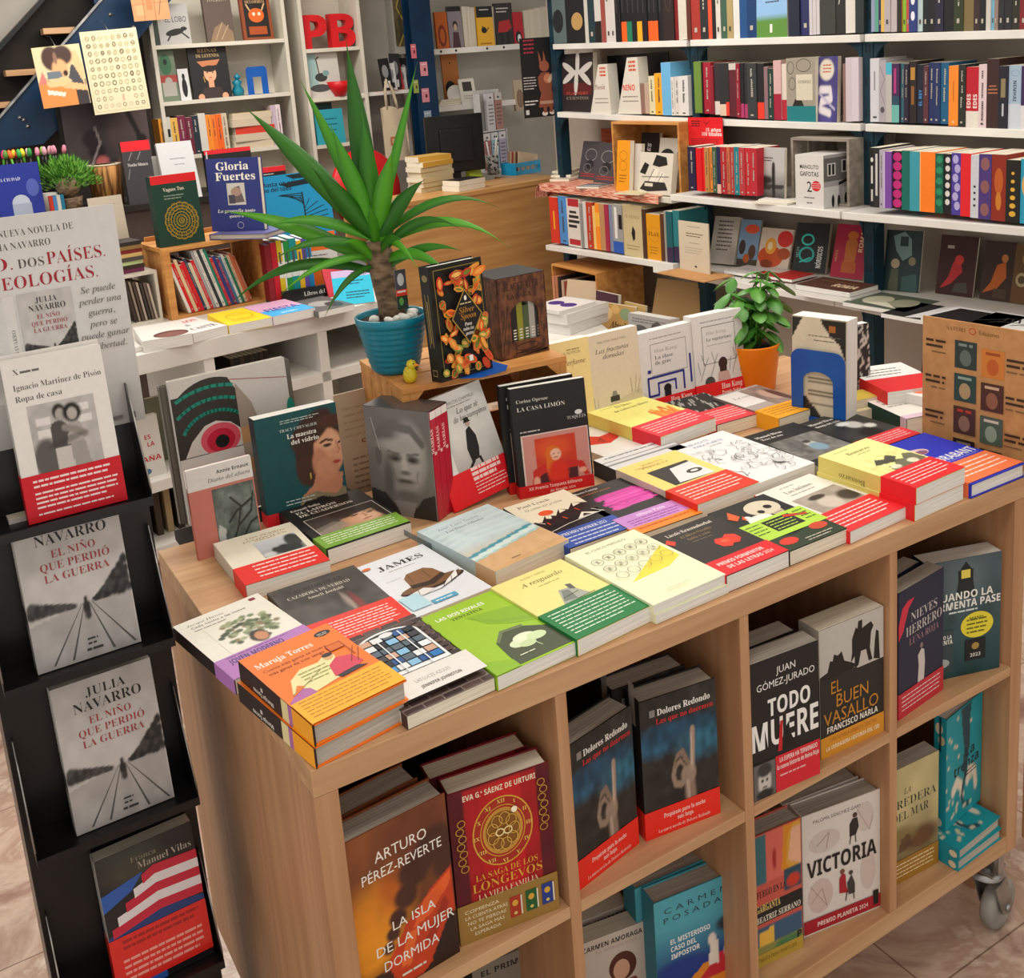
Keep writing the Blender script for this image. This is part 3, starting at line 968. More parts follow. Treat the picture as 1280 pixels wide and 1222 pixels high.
# --- yellow with red band, two copies
g = PG(44,30,'f0ea9a').po([(.2,.1),(.25,.4),(.4,.35),(.55,.62),(.7,.5),(.85,.72),(1,.6),(1,.2),(.6,.0)],'6a6a52').po([(.15,.6),(.3,.85),(.45,.75),(.6,.9),(.7,.7),(.5,.5)],'4a4a3c').el(.35,.3,.1,.1,'e0dcc0',.3).el(.75,.3,.1,.12,'e0dcc0',.3).nz(14,.2,3)
front = [('R',0,0,1,1,'f0ea9a'),('D',.2,.93,.5,1,.04,'8a845a',.008),T('Bomarzo',.3,.82,.055,'4a4834',s='s',m=.44),('D',.4,.78,.66,1,.04,'8a845a',.008),('I',.12,.28,.98,.66,g)]
b = book('paperback','yellow paperback with dark ruins and a red band, upper of two thick copies',.142,.222,.031,'f0ea9a',front,[('R',0,0,1,1,'e2d272'),T('Bomarzo',.36,.5,.05,'6a6030',s='s',r=90)],'e2d272',band=(0,.34,'e8202a',band_art('f8d4d0',5)),group=GL,pages=PAGES_W)
lay(b,1.149,.003,ZT + .063,2.5)
dup(b,'yellow paperback with a red band, lower copy half hidden under its twin',(1.146,.0035,ZT + .0315),(FLAT,0,math.radians(2.5)),GL)

# --- blue hardback with orange band
front = [('R',0,0,1,1,'2a36c0'),('E',.34,.72,.2,.07,'d0b4c0'),('E',.3,.74,.12,.05,'e0c8c8'),('E',.4,.7,.1,.04,'8a5a7a'),T('BRABANT',.34,.44,.1,'e4e6f4',s='b',m=.64),('D',.36,.41,.94,1,.05,'8a90e0',.012)]
b = book('hardback_book','royal blue hardback with an orange band, right end of the front edge',.162,.232,.028,'2a36c0',front,hard=True,band=(.02,.38,'f07a4a',band_art('f8e0d0',4)),group=GL,pages=PAGES_W)
lay(b,1.301,.003,ZT + .0285,0)

# --- second row right
front = [('R',0,0,1,1,'f0d878'),T('MARIANA',.3,.9,.03,'8a6a2a',s='s',m=.34),T('ENRÍQUEZ',.24,.84,.03,'8a6a2a',s='s',m=.44),T('Voladas',.16,.86,.03,'a8803a',s='i',m=.2),('R',.2,.4,.86,.76,'2a2622'),('P',[(.3,.42),(.86,.4),(.86,.72),(.5,.7)],'e4e2e0'),('E',.7,.54,.12,.045,'3a3634'),('E',.7,.54,.06,.02,'e4e2e0')]
b = book('paperback','yellow paperback with an eye in a black box and a red band',.157,.24,.036,'e8d8a0',front,[('R',0,0,1,1,'d8d0c0'),T('MARIANA',.36,.5,.045,'8a8070',s='n',r=90),('D',.3,.4,.7,1,.1,'8a8070',.2)],'d8d0c0',band=(0,.37,'f0361e',band_art('f8dcd0',5)),group=GL,pages=PAGES_W)
lay(b,.851,.246,ZT + .0365,2)
ln_ = []
rg = random.Random(21)
for i in range(46):
 x,y = .06 + rg.random() * .88,.08 + rg.random() * .64
 q = [(x,y)]
 for k in range(4):
  x,y = min(.97,max(.03,x + rg.uniform(-.1,.1))),min(.74,max(.05,y + rg.uniform(-.07,.07)))
  q.append((x,y))
 ln_.append(('L',q,.0009,'4a4a4e'))
front = [('R',0,0,1,1,'e6e6e6'),T('ABRÁZATE',.2,.9,.035,'6a7ab0',s='n',m=.4),T('PARA FUERTE',.26,.835,.035,'6a7ab0',s='n',m=.5),T('QUIM PEN',.44,.785,.022,'8a8a92',s='n',m=.22)] + ln_ + [('O',.5,.42,.16,.09,.0014,'4a4a4e'),('E',.72,.2,.08,.05,'c8c8ca')]
b = book('paperback','white paperback densely covered in fine grey line drawings',.158,.262,.034,'e6e6e6',front,[('R',0,0,1,1,'1c1c20')],group=GL,pages=PAGES_W)
lay(b,1.004,.252,ZT + .0345,1.5)
g = PG(46,34,'6a6864').nz(7,.45,6).nz(16,.3,7).el(.55,.55,.1,.16,'b8b4ac',.3).el(.56,.4,.14,.18,'7a98a8',.3).el(.55,.68,.07,.07,'3a3634',.3)
front = [('R',0,0,1,1,'1c1b1b'),T('Manuel Rivas',.08,.86,.045,'d8d4cc',s='S',m=.5),T('Tras do ceo',.1,.79,.04,'d8d4cc',s='S',m=.4),('I',.06,.14,.96,.7,g)]
b = book('paperback','black paperback with a grey photo of children, behind the yellow pair',.146,.222,.026,'1c1b1b',front,spcol='b0a888',group=GL)
lay(b,1.166,.252,ZT + .0265,-2)
g = PG(46,40,'2c2d2b').nz(5,.5,12).el(.6,.62,.14,.1,'b8b8b4',.4).el(.76,.5,.1,.06,'c8c8c4',.4).el(.5,.7,.12,.05,'d0d0cc',.4).el(.55,.35,.2,.12,'0e0e0e',.5)
front = [('I',0,0,1,1,g),T('Manuel Rivas',.06,.86,.05,'e4e2dc',s='S',m=.5),T('Detrás del cielo',.08,.78,.042,'e4e2dc',s='S',m=.5)]
b = book('paperback','black paperback with a ghostly white figure and a red corner band',.142,.212,.026,'24241f',front,band=(0,.26,'d82834',band_art('f4d0cc',4)),group=GL)
lay(b,1.316,.24,ZT + .0265,0)

# --- third row right
g = PG(36,26,'f2ec8a')
rg = random.Random(5)
for i in range(16):
 x = .3 + .6 * i / 16
 g.ln([(x,.1),(x + rg.uniform(-.1,.1),.3 + rg.random() * .55)],.035,rg.choice(['e8862a','f0a43a','d8641e']))
front = [('R',0,0,1,1,'f2ec8a'),('D',.16,.92,.45,1,.04,'a89a4a',.008),T('El libro',.4,.86,.05,'5a5230',s='s',m=.28),T('de todos los libros',.26,.77,.045,'5a5230',s='s',m=.62),('I',.4,.34,.98,.66,g)]
b = book('paperback','yellow paperback with orange flames and a red band, third row behind',.167,.25,.03,'f2ec8a',front,[('R',0,0,1,1,'e6d870')],band=(0,.36,'e8263a',band_art('f4ccc8',5)),group=GL,pages=PAGES_W)
lay(b,.998,.535,ZT + .0535,5)
b = book('paperback','white paperback with a red paper bird, under the flame-covered one',.16,.22,.022,'e8e6e0',[('R',0,0,1,1,'e8e6e0'),('P',[(.1,.5),(.3,.74),(.46,.6),(.8,.62),(.62,.44),(.4,.38)],'d83a34'),('P',[(.3,.5),(.46,.6),(.4,.42)],'b02a28'),('D',.2,.9,.7,1,.05,'8a8a86')],group=GL,pages=PAGES_W)
lay(b,.89,.56,ZT + .0225,5)
b = book('paperback','pale grey paperback with striped cover wedged behind the boxed eye book',.19,.075,.034,'cfcfcf',[('R',0,0,1,1,'d8d8d8'),('R',0,.3,1,.4,'8a8a8c'),('R',0,.55,1,.6,'8a8a8c'),('D',.1,.8,.9,1,.2,'6a6a6a')],group=GL,pages=PAGES_W,spcol='2a2a2c')
lay(b,.842,.488,ZT + .0345,1)
g = PG(40,40,'2a2826')
rg = random.Random(31)
for i in range(60):
 x,y = rg.random(),rg.random()
 g.ln([(x,y),(x + .06,y + .1)],.012,'b8b4b0')
b = book('paperback','black paperback with pale slanting strokes and a red band, third row',.13,.205,.03,'2a2826',[('I',0,0,1,1,g)],band=(0,.45,'de3a44',band_art('f4ccc8',5)),group=GL)
lay(b,1.176,.56,ZT + .0305,-2)
g = PG(30,24,'8a7a72').nz(6,.3,4).el(.6,.5,.3,.3,'b89a8a',.4).el(.8,.4,.15,.4,'5a3a34',.4)
front = [('R',0,0,1,1,'a89e98'),('R',.0,.5,.7,.96,'dedad6'),T('La casa',.14,.74,.06,'6a6460',s='i',m=.4),('I',.5,.34,1,.95,g)]
b = book('paperback','grey-pink paperback with a bright yellow band, beside the blue bookend',.14,.22,.036,'8a7e78',front,band=(0,.34,'f4aa1e',band_art('b8761a',4)),group=GL)
lay(b,1.292,.485,ZT + .0365,0)

def stand_px(bl,br,tl,z,lean=0.0,back=0.0):
 """placement of an upright book seen in the photograph: location, rotation, width, height"""
 A,w,ang,h = face_at(bl,br,tl,z,lean)
 return dict(loc=(A[0],A[1],z),rot=(-lean,0,ang),w=w,h=h)

def sbook(name,label,bl,br,tl,z,t,base,front,lean=0.0,**k):
 s = stand_px(bl,br,tl,z,lean)
 return book(name,label,s['w'],s['h'],t,base,front,loc=s['loc'],rot=s['rot'],**k)

# ================================================================== upright things on the unit
GU = 'books standing up on the oak unit'
# large art book and a second one behind it
A = atz(241,668,ZT)
lg = thing('book_ledge','narrow dark ledge behind the oak unit holding the pale eye art book','ledge',(.05,UD + .002,0))
m = MB()
m.box((0,0,ZT - .02),(.36,.075,ZT - .0004),DARKBOARD)
m.build('ledge_board',lg)
for x in (.01,.32):
 m = MB()
 m.box((x,.02,0),(x + .03,.05,ZT - .0202),BLACKM)
 m.build('leg',lg)
eye = [('R',0,0,1,1,'d4cfc8'),('P',[(0,.4),(0,.88)] + [(.34 + .6 * .8 * math.cos(t),.5 + .47 * math.sin(t)) for t in np.linspace(2.2,1.26,9)] + [(.54,.86),(.54,.4)],'37322f')]
for r0 in (.37,.285,.2):
 arc = [(.34 + 1.5 * r0 * math.cos(t),.54 + r0 * math.sin(t)) for t in np.linspace(2.7,.8,18)]
 eye.append(('L',[(x,y) for x,y in arc if .01 < x < .55],.007,'1f8a78'))
eye += [('P',[(.05,.46),(.12,.56),(.24,.65),(.34,.67),(.46,.64),(.54,.58),(.54,.46)],'d8d2cb'),('E',.36,.54,.17,.11,'e0566a'),('E',.36,.53,.12,.08,'c81e3c'),('E',.37,.52,.06,.045,'141214'),('R',0,0,.6,.455,'dad6d0')]
eye += [('P',[(.54,.9),(.66,.74),(.74,.5),(.78,.2),(.78,0),(.54,0)],'a8998c'),('P',[(.54,.58),(.7,.6),(.74,.5),(.54,.46)],'c89a6a'),('P',[(.54,.36),(.76,.34),(.77,.26),(.54,.24)],'c89a6a'),('L',[(.5,.93),(.99,.86)],.0012,'a83a4a'),('D',.72,.52,.96,4,.06,'6a6460',.014),('E',1,.62,.035,.09,'1f8a78')]
b = sbook('art_book','large pale art book with a stylised red eye on its cover, standing at the back',(244,664),(386,622),(222,481),ZT,.014,'d4cfc8',eye,hard=True,lean=.05,group=GU)
b.location.y += .035
b2 = book('art_book','tall grey-edged album standing behind the pale eye art book',.27,.285,.016,'6a645a',[('D',.1,.9,.9,3,.05,'b8b0a4')],hard=True,pages=PAGES_G,loc=(b.location.x - .014,b.location.y + .018,ZT),rot=b.rotation_euler,group=GU)

g = PG(40,60,'66706a').nz(5,.4,3).nz(13,.3,8)
g.po([(0,0),(.12,0),(.2,.3),(.05,.4),(0,.3)],'c8ccc8',.8)
for q in ([(.3,.0),(.5,.3),(.62,.62)],[(.5,.3),(.86,.5),(.95,.8)],[(.62,.62),(.4,.8)],[(.6,.1),(.8,.3),(.98,.36)],[(.3,.4),(.5,.55),(.9,.7)]):
 g.ln(q,.022,'2a2c2a')
front = [('R',0,0,1,1,'c87a6c'),('R',0,.76,1,1,'dedcd8'),T('Annie Ernaux',.95,.895,.036,'3a3634',s='b',m=.5,a='r'),T('Diario del afuera',.96,.815,.042,'4a4644',s='i',m=.66,a='r'),('R',.34,.06,.98,.73,'5a645e'),('I',.35,.06,.98,.73,g)]
b = sbook('paperback','pink and white paperback with a window of dark trees, standing at the left end',(249,701),(329,677),(230,590),ZT,.012,'b86a5e',front,spine=[('R',0,0,1,1,'b0503f'),('R',0,.76,1,1,'e4e2de'),('D',.2,.5,.8,1,.1,'7a2a20',.3)],lean=.06,group=GU,pages=PAGES_W)
g = PG(70,90,'0e4c50')
g.el(.72,.62,.3,.3,'3a1e16',.15).el(.62,.44,.2,.24,'3a1e16',.2).el(.55,.36,.13,.16,'42241a',.3)
g.po([(.5,0),(.44,.1),(.6,.2),(.66,.34),(.98,.26),(.95,.12),(1,.06),(1,0)],'c08060')
g.el(.84,.52,.18,.25,'d09472',.12,.12).el(.72,.4,.1,.16,'c08060',.3).el(.8,.34,.14,.12,'c88a68',.3)
g.el(.86,.62,.14,.1,'dca482',.5).po([(.96,.54),(1,.46),(1,.42),(.94,.44)],'d89a78')
g.el(.83,.575,.055,.016,'2a1812',.4).ln([(.75,.615),(.82,.635),(.9,.615)],.012,'4a281c').ln([(.94,.6),(.97,.5),(.95,.47)],.008,'b07454').el(.92,.385,.05,.018,'a83a34',.4).el(.98,.58,.02,.014,'2a1812',.4)
g.el(.66,.78,.3,.14,'3a1e16',.2,.5).el(.9,.82,.16,.07,'4a281c',.4).el(.58,.3,.012,.03,'d8b04a',.3).po([(.4,.0),(.44,.1),(.62,.13),(.86,.05),(.96,.12),(1,.08),(1,0)],'8a7a5e').nz(20,.06,2)
g.po([(.4,0),(.48,.05),(.7,.06),(.9,0)],'1a1412')
front = [('I',0,.12,1,1,g),('D',.3,.93,.78,2,.02,'c8d4d0',.006),T('TRACY CHEVALIER',.28,.835,.026,'d0d8d4',s='s',m=.46),T('La maestra',.36,.765,.042,'f0ece4',s='S',m=.36),T('del vidrio',.4,.705,.042,'f0ece4',s='S',m=.34),('D',.24,.2,.6,2,.03,'c8d4d0',.008)]
b = sbook('paperback','thick dark green paperback with a portrait of a woman in profile, standing upright',(337,662),(437,634),(323,524),ZT,.036,'0e4448',front,spcol='0c3236',lean=.07,band=(0,.13,'d8202c',[('D',.3,.5,.9,2,.2,'f4d0c8')]),group=GU,pages=PAGES_W)

# boxed set with an old man's face
A,B = atz(470,655,ZT),atz(541,662,ZT)
sx = thing('boxed_book_set','shrink-wrapped slipcase with a grey portrait of an old man and red spines','book box',(.402,.705,ZT),math.radians(-60),group=GU)
g = PG(60,80,'6f6a67').nz(4,.15,2)
g.el(.54,.52,.34,.37,'8d8885',.35).el(.52,.78,.3,.14,'5e5a58',.4).el(.66,.6,.22,.26,'aaa5a1',.7).el(.17,.55,.05,.09,'5c5855',.4).el(.5,.66,.3,.06,'a39e9a',.8)
g.el(.42,.545,.11,.035,'45413f',.9).el(.7,.545,.1,.035,'45413f',.9).el(.43,.535,.035,.012,'1e1c1b',.8).el(.69,.535,.035,.012,'1e1c1b',.8).ln([(.32,.6),(.5,.585)],.012,'5a5552',.8).ln([(.62,.585),(.8,.605)],.012,'5a5552',.8).el(.57,.47,.045,.09,'b8b3af',.8).el(.57,.415,.075,.022,'6a6562',.8).el(.56,.335,.13,.022,'4a4644',.9).el(.56,.3,.11,.016,'8a8581',.8).ln([(.38,.44),(.42,.34)],.01,'6a6562',.7).ln([(.76,.44),(.74,.34)],.01,'6a6562',.7).el(.56,.2,.2,.05,'6a6562',.9).el(.3,.36,.08,.2,'5e5a57',.9)
g.po([(0,0),(0,.24),(.24,.2),(.36,.1),(.7,.1),(.82,.2),(1,.24),(1,0)],'2c2a2a').po([(.36,.14),(.7,.14),(.62,0),(.44,0)],'8a8684').ln([(.2,.76),(.4,.84),(.7,.82),(.86,.7)],.04,'605c5a')
m = MB()
bw,bd,bh = .152,.066,.222
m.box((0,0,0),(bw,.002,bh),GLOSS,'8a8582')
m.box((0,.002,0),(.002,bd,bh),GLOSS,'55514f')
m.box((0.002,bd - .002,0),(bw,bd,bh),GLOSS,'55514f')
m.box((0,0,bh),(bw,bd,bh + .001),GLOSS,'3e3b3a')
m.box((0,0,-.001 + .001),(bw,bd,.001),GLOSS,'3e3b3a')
m.art([('I',0,0,1,1,g),('L',[(.1,.9),(.2,.6)],.001,'c8c4c0')],bw,bh,lambda x,y,e: (x,-e,y),GLOSS)
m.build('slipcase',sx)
for i in range(3):
 v = MB()
 y0 = .003 + i * .0203
 v.box((.02,y0,.0015),(bw + .001,y0 + .0195,bh - .002),GLOSS,'b81e38')
 v.art([T('MARÍAS',.3,.62,.04,'f0c8c8',s='S',r=90),('D',.3,.6,.7,1,.1,'f0c8c8'),('R',0,.93,1,1,'e8e0dc')],.0195,bh - .003,lambda x,y,e: (bw + .001 + e,y0 + x,.0015 + y),GLOSS)
 v.build('volume',sx)

# wooden crate on its side, open face to the front
CW,CD,CH = .365,.27,.25
cx0,cy0,ca = .468,.660,math.radians(-5.4)
cr = thing('wooden_crate','honey-coloured pine crate on its side, holding up the yucca and two boxed editions','crate',(cx0,cy0,ZT),ca)
m = MB()
for i,y in enumerate((0,.092,.184)):
 m.box((0,y,CH - .012),(CW,y + .086,CH),PINE)
m.build('upper_slats',cr,bevel=.001)
m = MB()
for y in (0,.092,.184):
 m.box((0,y,0),(CW,y + .086,.012),PINE)
m.build('lower_slats',cr,bevel=.001)
for n,x in (('left_end',0),('right_end',CW - .016)):
 m = MB()
 for y in (.002,.0685,.135,.2015):
  m.box((x,y,.0122),(x + .016,y + .0635,CH - .0122),PINE)
 m.build('end_boards',cr,bevel=.001)
m = MB()
for z in (.014,.094,.174):
 m.box((.016,CD - .012,z),(CW - .016,CD,z + .06),PINE)
m.build('back_slats',cr,bevel=.001)
m = MB()
for xx,sg in ((.0162,1),(CW - .0162,-1)):
 for z0,zs in ((.0122,1),(CH - .0122,-1)):
  m.prism([(xx,z0),(xx + sg * .03,z0),(xx,z0 + zs * .03)],lambda p,q,d: (p,d,q),.002,.02,PINE)
m.build('corner_blocks',cr)
ZC = ZT + CH + .0005

# the white book leaning against the crate
g = PG(44,50,'d6d4ce').gr('b0aeaa','dcdad4',.0,.45).nz(6,.05,3)
cloak = [('P',[(.5,.56),(.6,.6),(.68,.44),(.66,.26),(.6,.12),(.42,.1),(.4,.3)],'1a1819'),('P',[(.44,.12),(.3,.02),(.34,.0),(.5,.1)],'1a1819'),('P',[(.58,.14),(.62,.02),(.66,.02),(.64,.14)],'1a1819'),('E',.58,.635,.05,.035,'b8a090'),('R',.5,.66,.66,.675,'141213'),('P',[(.52,.67),(.52,.73),(.63,.73),(.64,.67)],'141213')]
front = [('R',0,0,1,1,'dcdad4'),('I',.24,.28,1,1,g),('R',.0,.26,.23,1,'e2e0da')] + [(o[0],[(.2 + x * .7,.28 + y * .62) for x,y in o[1]],o[2]) if o[0] == 'P' else (('E',.2 + o[1] * .7,.28 + o[2] * .62,o[3] * .8,o[4] * .6,o[5]) if o[0] == 'E' else ('R',.2 + o[1] * .7,.28 + o[2] * .62,.2 + o[3] * .7,.28 + o[4] * .62,o[5])) for o in cloak] + [T('MARCOS CHAMELE',.36,.89,.028,'8a8884',s='n',m=.48),('D',.36,.865,.8,1,.05,'8a8884',.006),T('Lo que sé',.5,.79,.048,'3a3836',s='i',m=.36),T('de los vampiros',.42,.72,.048,'3a3836',s='i',m=.54)]
b = book('paperback','white paperback with a cloaked man in a top hat, leaning on the crate',.146,.225,.018,'dcdad4',front,spcol='d2cfc8',band=(0,.3,'e01822',[('D',.42,.9,.9,3,.15,'f4d4d0',.1),('D',.42,.5,.94,4,.1,'f4d4d0')]),group=GU,loc=(.524,.588,ZT + .001),rot=(-.27,-.13,math.radians(4)))

# two black books with the girl in red
g = PG(60,60,'c88a80')
g.po([(.18,.3),(.18,.92),(.8,.92),(.8,.3)],'c83a1e').el(.45,.7,.25,.2,'d85026',.6).po([(.08,.0),(.12,.34),(.3,.44),(.5,.4),(.7,.44),(.9,.36),(.98,.1),(.9,.1),(.8,.3),(.78,.0)],'c8281e').po([(.22,0),(.22,.22),(.32,.28),(.38,0)],'4a1e24').po([(.66,0),(.64,.28),(.8,.28),(.8,0)],'4a1e24')
g.el(.44,.6,.12,.16,'d86a1a',.2).el(.48,.58,.085,.11,'e8b8a0',.15).el(.38,.4,.05,.2,'d86a1a',.3).el(.45,.6,.012,.012,'3a1a14',.3).el(.53,.59,.012,.012,'3a1a14',.3).ln([(.46,.53),(.51,.53)],.01,'a83a34').el(.16,.12,.05,.1,'e0a890',.3).el(.88,.2,.06,.05,'e0a890',.3).el(.5,.25,.15,.2,'d8301e',.5)
front = [('R',0,0,1,1,'1a1a1b'),T('Corina Oproae',.07,.86,.032,'d8d4cc',s='s',m=.42),T('LA CASA LIMÓN',.07,.785,.038,'e4e0d8',s='s',m=.64),T('TUSQUETS',.72,.645,.03,'c8c8c8',s='s',m=.25),('E',.88,.7,.05,.022,'d8d8d8'),('D',.08,.59,.35,1,.05,'b8b4b0',.012),('R',.08,.06,.98,.565,'d8c8c0'),('I',.1,.07,.97,.555,g)]
b = sbook('paperback','black paperback with a girl in red on an armchair, front copy of two',(651,624),(743,606),(636,487),ZT,.02,'17171a',front,spcol='111113',lean=.1,band=(0,.11,'c8161c',[T('XX Premio Tusquets Editores',.12,.56,.24,'f0c8c0',s='b',m=.72),T('de Novela 2024',.4,.16,.2,'f0c8c0',s='b',m=.34)]),group=GU,pages=PAGES_W)
b2 = dup(b,'black paperback standing directly behind the girl-in-red copy',(b.location.x - .004,b.location.y + .032,ZT),(-.09,0,b.rotation_euler[2] + .04),GU)

# potted yucca on the crate
pc = atz(498,463,ZC)
pot = thing('potted_yucca','young yucca with long arching leaves in a ribbed teal pot on the crate','plant',(pc[0],pc[1] + .01,ZC))
pot.scale = (.82,.82,.82)
pr_ = [(0.0,0.0),(.052,0),(.056,.004)]
for i in range(8):
 z = .012 + i * .0165
 r = .058 + .027 * ((i + .5) / 8) ** .8
 pr_ += [(r,z),(r + .0022,z + .006),(r + .0008,z + .013)]
pr_ += [(.087,.142),(.09,.146),(.091,.166),(.087,.168),(.084,.164),(.082,.13)]
m = MB()
m.lathe([(r,z * .87) for r,z in pr_],TEAL,n=48)
m.build('plant_pot',pot)
m = MB()
m.lathe([(0,.133),(.05,.134),(.083,.131)],SOIL,n=36)
m.build('soil',pot)
rg = random.Random(4)
for i in range(9):
 a = 4.2 + i * .33 if i < 6 else rg.random() * 6.28
 m = MB()
 r0 = .012 + rg.random() * .008
 m.lathe([(0,-.6 * r0),(.7 * r0,-.5 * r0),(r0,0),(.75 * r0,.5 * r0),(0,.65 * r0)],CERAMIC,n=12)
 m.build('pebble',pot,(.056 * math.cos(a),.056 * math.sin(a),.142),(rg.random(),rg.random(),rg.random() * 3))
m = MB()
st = [(0.006,.0,.11),(.003,0,.18),(-.008,0,.24),(-.014,0,.3),(-.02,0,.335)]
m.tube(st,[.035,.034,.033,.034,.028],BARK,n=14)
m.build('trunk',pot)
m = MB()
m.art([('R',0,0,1,1,'2a3a2c'),('R',0,.34,1,.5,'d83a2a'),('R',0,.5,1,1,'4a4a52'),('E',.5,.75,.3,.16,'c8c8cc'),('E',.4,.2,.2,.1,'5a9a4a'),('D',.1,.42,.9,1,.1,'f0e0d8',.05)],.03,.1,lambda x,y,e: (.004 + x,-.0365 - e,.16 + y),PRINT)
m.box((.004,-.0365,.16),(.034,-.0355,.26),PRINT,'d8d8d4')
m.build('care_label',pot)
# leaves: direction in the camera's right / up / towards-viewer sense, expressed as azimuth, rise and length
cr3 = np.array([math.cos(YAW),-math.sin(YAW),0])
cf3 = np.array([math.sin(YAW),math.cos(YAW),0])
LV = [  # (sideways, upward, towards viewer, droop, width)
 (-.055,.40,-.02,.0,.062),(-.145,.345,.0,.01,.036),(-.255,.30,.0,.01,.06),(-.31,.17,.03,.02,.044),(-.31,.06,.06,.06,.05),(-.22,.10,.05,.03,.05),
 (-.2,.055,.08,.03,.046),(-.19,.0,.1,.03,.034),(-.1,-.03,.12,.03,.03),(.085,.345,-.02,.0,.026),(.24,.13,-.02,.05,.042),(.26,.09,.04,.06,.05),(.17,.13,.05,.05,.046),(.16,.04,.08,.05,.05),
 (.17,.09,.06,.03,.044),(.09,.0,.1,.03,.034),(.1,.17,.04,.02,.044),(-.08,.24,.04,.0,.05),(-.02,.26,.03,.0,.052),(.04,.2,.06,.01,.05),(-.12,.18,.06,.01,.05),(.0,.12,.12,.01,.046),(.06,.08,.12,.02,.044),(-.06,.1,.12,.02,.044),(.03,.18,-.1,.02,.04),(-.08,.14,-.1,.03,.04)]
rg = random.Random(8)
for i,(sx_,up_,tv,dr,wd) in enumerate(LV):
 D = (cr3 * (sx_ + .085 * up_) - cf3 * tv + np.array([0,0,up_])) / .82
 base = np.array([-.02,0,.335 - .1 * (i % 5) / 5 * (up_ < .2)])
 side = np.cross(D,cf3 * .9 - np.array([0,0,.5 if up_ < .2 else 0]))
 side = side / np.linalg.norm(side)
 nrm = np.cross(side,D)
 nrm = nrm / np.linalg.norm(nrm)
 if nrm[2] < 0:
  nrm = -nrm
 V,Cc,F = [],[],[]
 ns = 14
 ca_,cb_ = lin(['235a12','3a8618','2c6c16','458e1c'][i % 4]),lin(['2f6e18','4f9c22','3a7e1c','5aa628'][i % 4])
 for j in range(ns + 1):
  t = j / ns
  p = base + D * t + np.array([0,0,-dr * 3.2 * t ** 2.6 + dr * 1.1 * t])
  ww = wd * (.22 + .78 * math.sin(PI * min(1,t * 1.02 + .05)) ** .9) * (1 - t ** 5) * (.3 if up_ < .14 else .46)
  for q,l in ((-1,.18),(0,0),(1,.18)):
   V.append(p + side * ww * q + nrm * ww * l * abs(q) * 1.2)
   Cc.append(cb_ if q == 0 else ca_)
 for j in range(ns):
  for q in range(2):
   F.append((j * 3 + q,j * 3 + q + 1,j * 3 + q + 4,j * 3 + q + 3))
 m = MB()
 m.add(V,F,LEAF,np.array(Cc),True)
 o = m.build('leaf',pot)
 md = o.modifiers.new('thickness','SOLIDIFY')
 md.thickness = .0008

# little bird
bp = atz(515,480,ZC)
bd_ = thing('bird_figurine','tiny yellow bird figurine on the front corner of the pine crate','figurine',(bp[0] + .004,bp[1] + .014,ZC),-.9)
m = MB()
m.lathe([(0,0),(.01,.001),(.0145,.012),(.0125,.024),(.008,.032),(0,.036)],MUSTARD,n=20)
m.build('body',bd_)
m = MB()
m.lathe([(0,-.0105),(.007,-.008),(.0105,0),(.008,.007),(0,.0105)],MUSTARD,n=18)
m.build('head',bd_,(.005,0,.037))
m = MB()
m.lathe([(.0035,0),(0,.009)],ORANGE,n=10)
m.build('beak',bd_,(.0145,0,.036),(0,PI / 2,0))
for s in (-1,1):
 m = MB()
 m.lathe([(0,-.0015),(.0018,0),(0,.0015)],BLACKP,n=8)
 m.build('eye',bd_,(.0125,s * .006,.04))
 m = MB()
 m.lathe([(0,-.009),(.004,0),(0,.011)],MUSTARD,n=10)
 m.build('wing',bd_,(-.002,s * .0125,.018),(0,-.5,0))

# cookbook and blue bookend foot
veg = []
rg = random.Random(77)
vc = ['d8501e','e87a28','c83a1a','e89a34','8a9a3a','d86a2a','b83a1e','c8862a']
for i in range(84):
 x,y = .08 + .86 * rg.random(),.05 + .9 * rg.random()
 if abs(x - .53) / .3 + abs(y - .53) / .24 < 1:
  continue
 a = rg.random() * 3.1
 rx,ry = .06 + rg.random() * .08,.018 + rg.random() * .02
 c_ = rg.choice(vc)
 veg += [('E',x,y,rx,ry,c_,a),('E',x,y,rx * .66,ry * .5,rg.choice(['e8a048','c84a20','f0b860','6a7a2a']),a)]
 if i % 3 == 0:
  veg.append(('O',x,y,.06,.04,.0012,'b8a04a'))
front = [('R',0,0,1,1,'15130f'),('L',[(.08,.04),(.95,.04),(.95,.96),(.08,.96),(.08,.04)],.0015,'8a7a3a')] + veg + [('P',[(.24,.53),(.53,.77),(.82,.53),(.53,.29)],'a88a3a'),('P',[(.26,.53),(.53,.755),(.8,.53),(.53,.305)],'14120f'),('E',.53,.69,.025,.022,'e8e4dc'),('D',.42,.64,.64,1,.05,'c8b890',.01),T('Silver',.38,.565,.05,'a8742a',s='j',m=.3),T('Spoon',.4,.51,.05,'a8742a',s='j',m=.3),T('Para',.46,.45,.03,'e8e4dc',s='j',m=.14),T('todos los',.43,.41,.03,'e8e4dc',s='j',m=.2),T('gustos',.46,.37,.03,'e8e4dc',s='j',m=.15),('R',.48,.14,.55,.19,'e8e4dc')]
spn = [('R',0,0,1,1,'15130f'),('E',.5,.9,.3,.03,'8a7a4a'),('L',[(.32,.3),(.32,.76)],.0016,'a8904a'),('L',[(.68,.3),(.68,.76)],.0016,'a8904a'),('L',[(.5,.34),(.5,.7)],.0018,'c8b070'),('L',[(.3,.05),(.7,.05),(.7,.1),(.3,.1),(.3,.05)],.001,'c8b070')]
b = sbook('hardback_book','black cookbook covered in orange peppers and vegetables, standing on the crate',(551,479),(615,460),(539,334),ZC,.032,'15130f',front,spine=spn,spcol='121110',hard=True,pages=PAGES_W,lean=.05)
b['group'] = GU
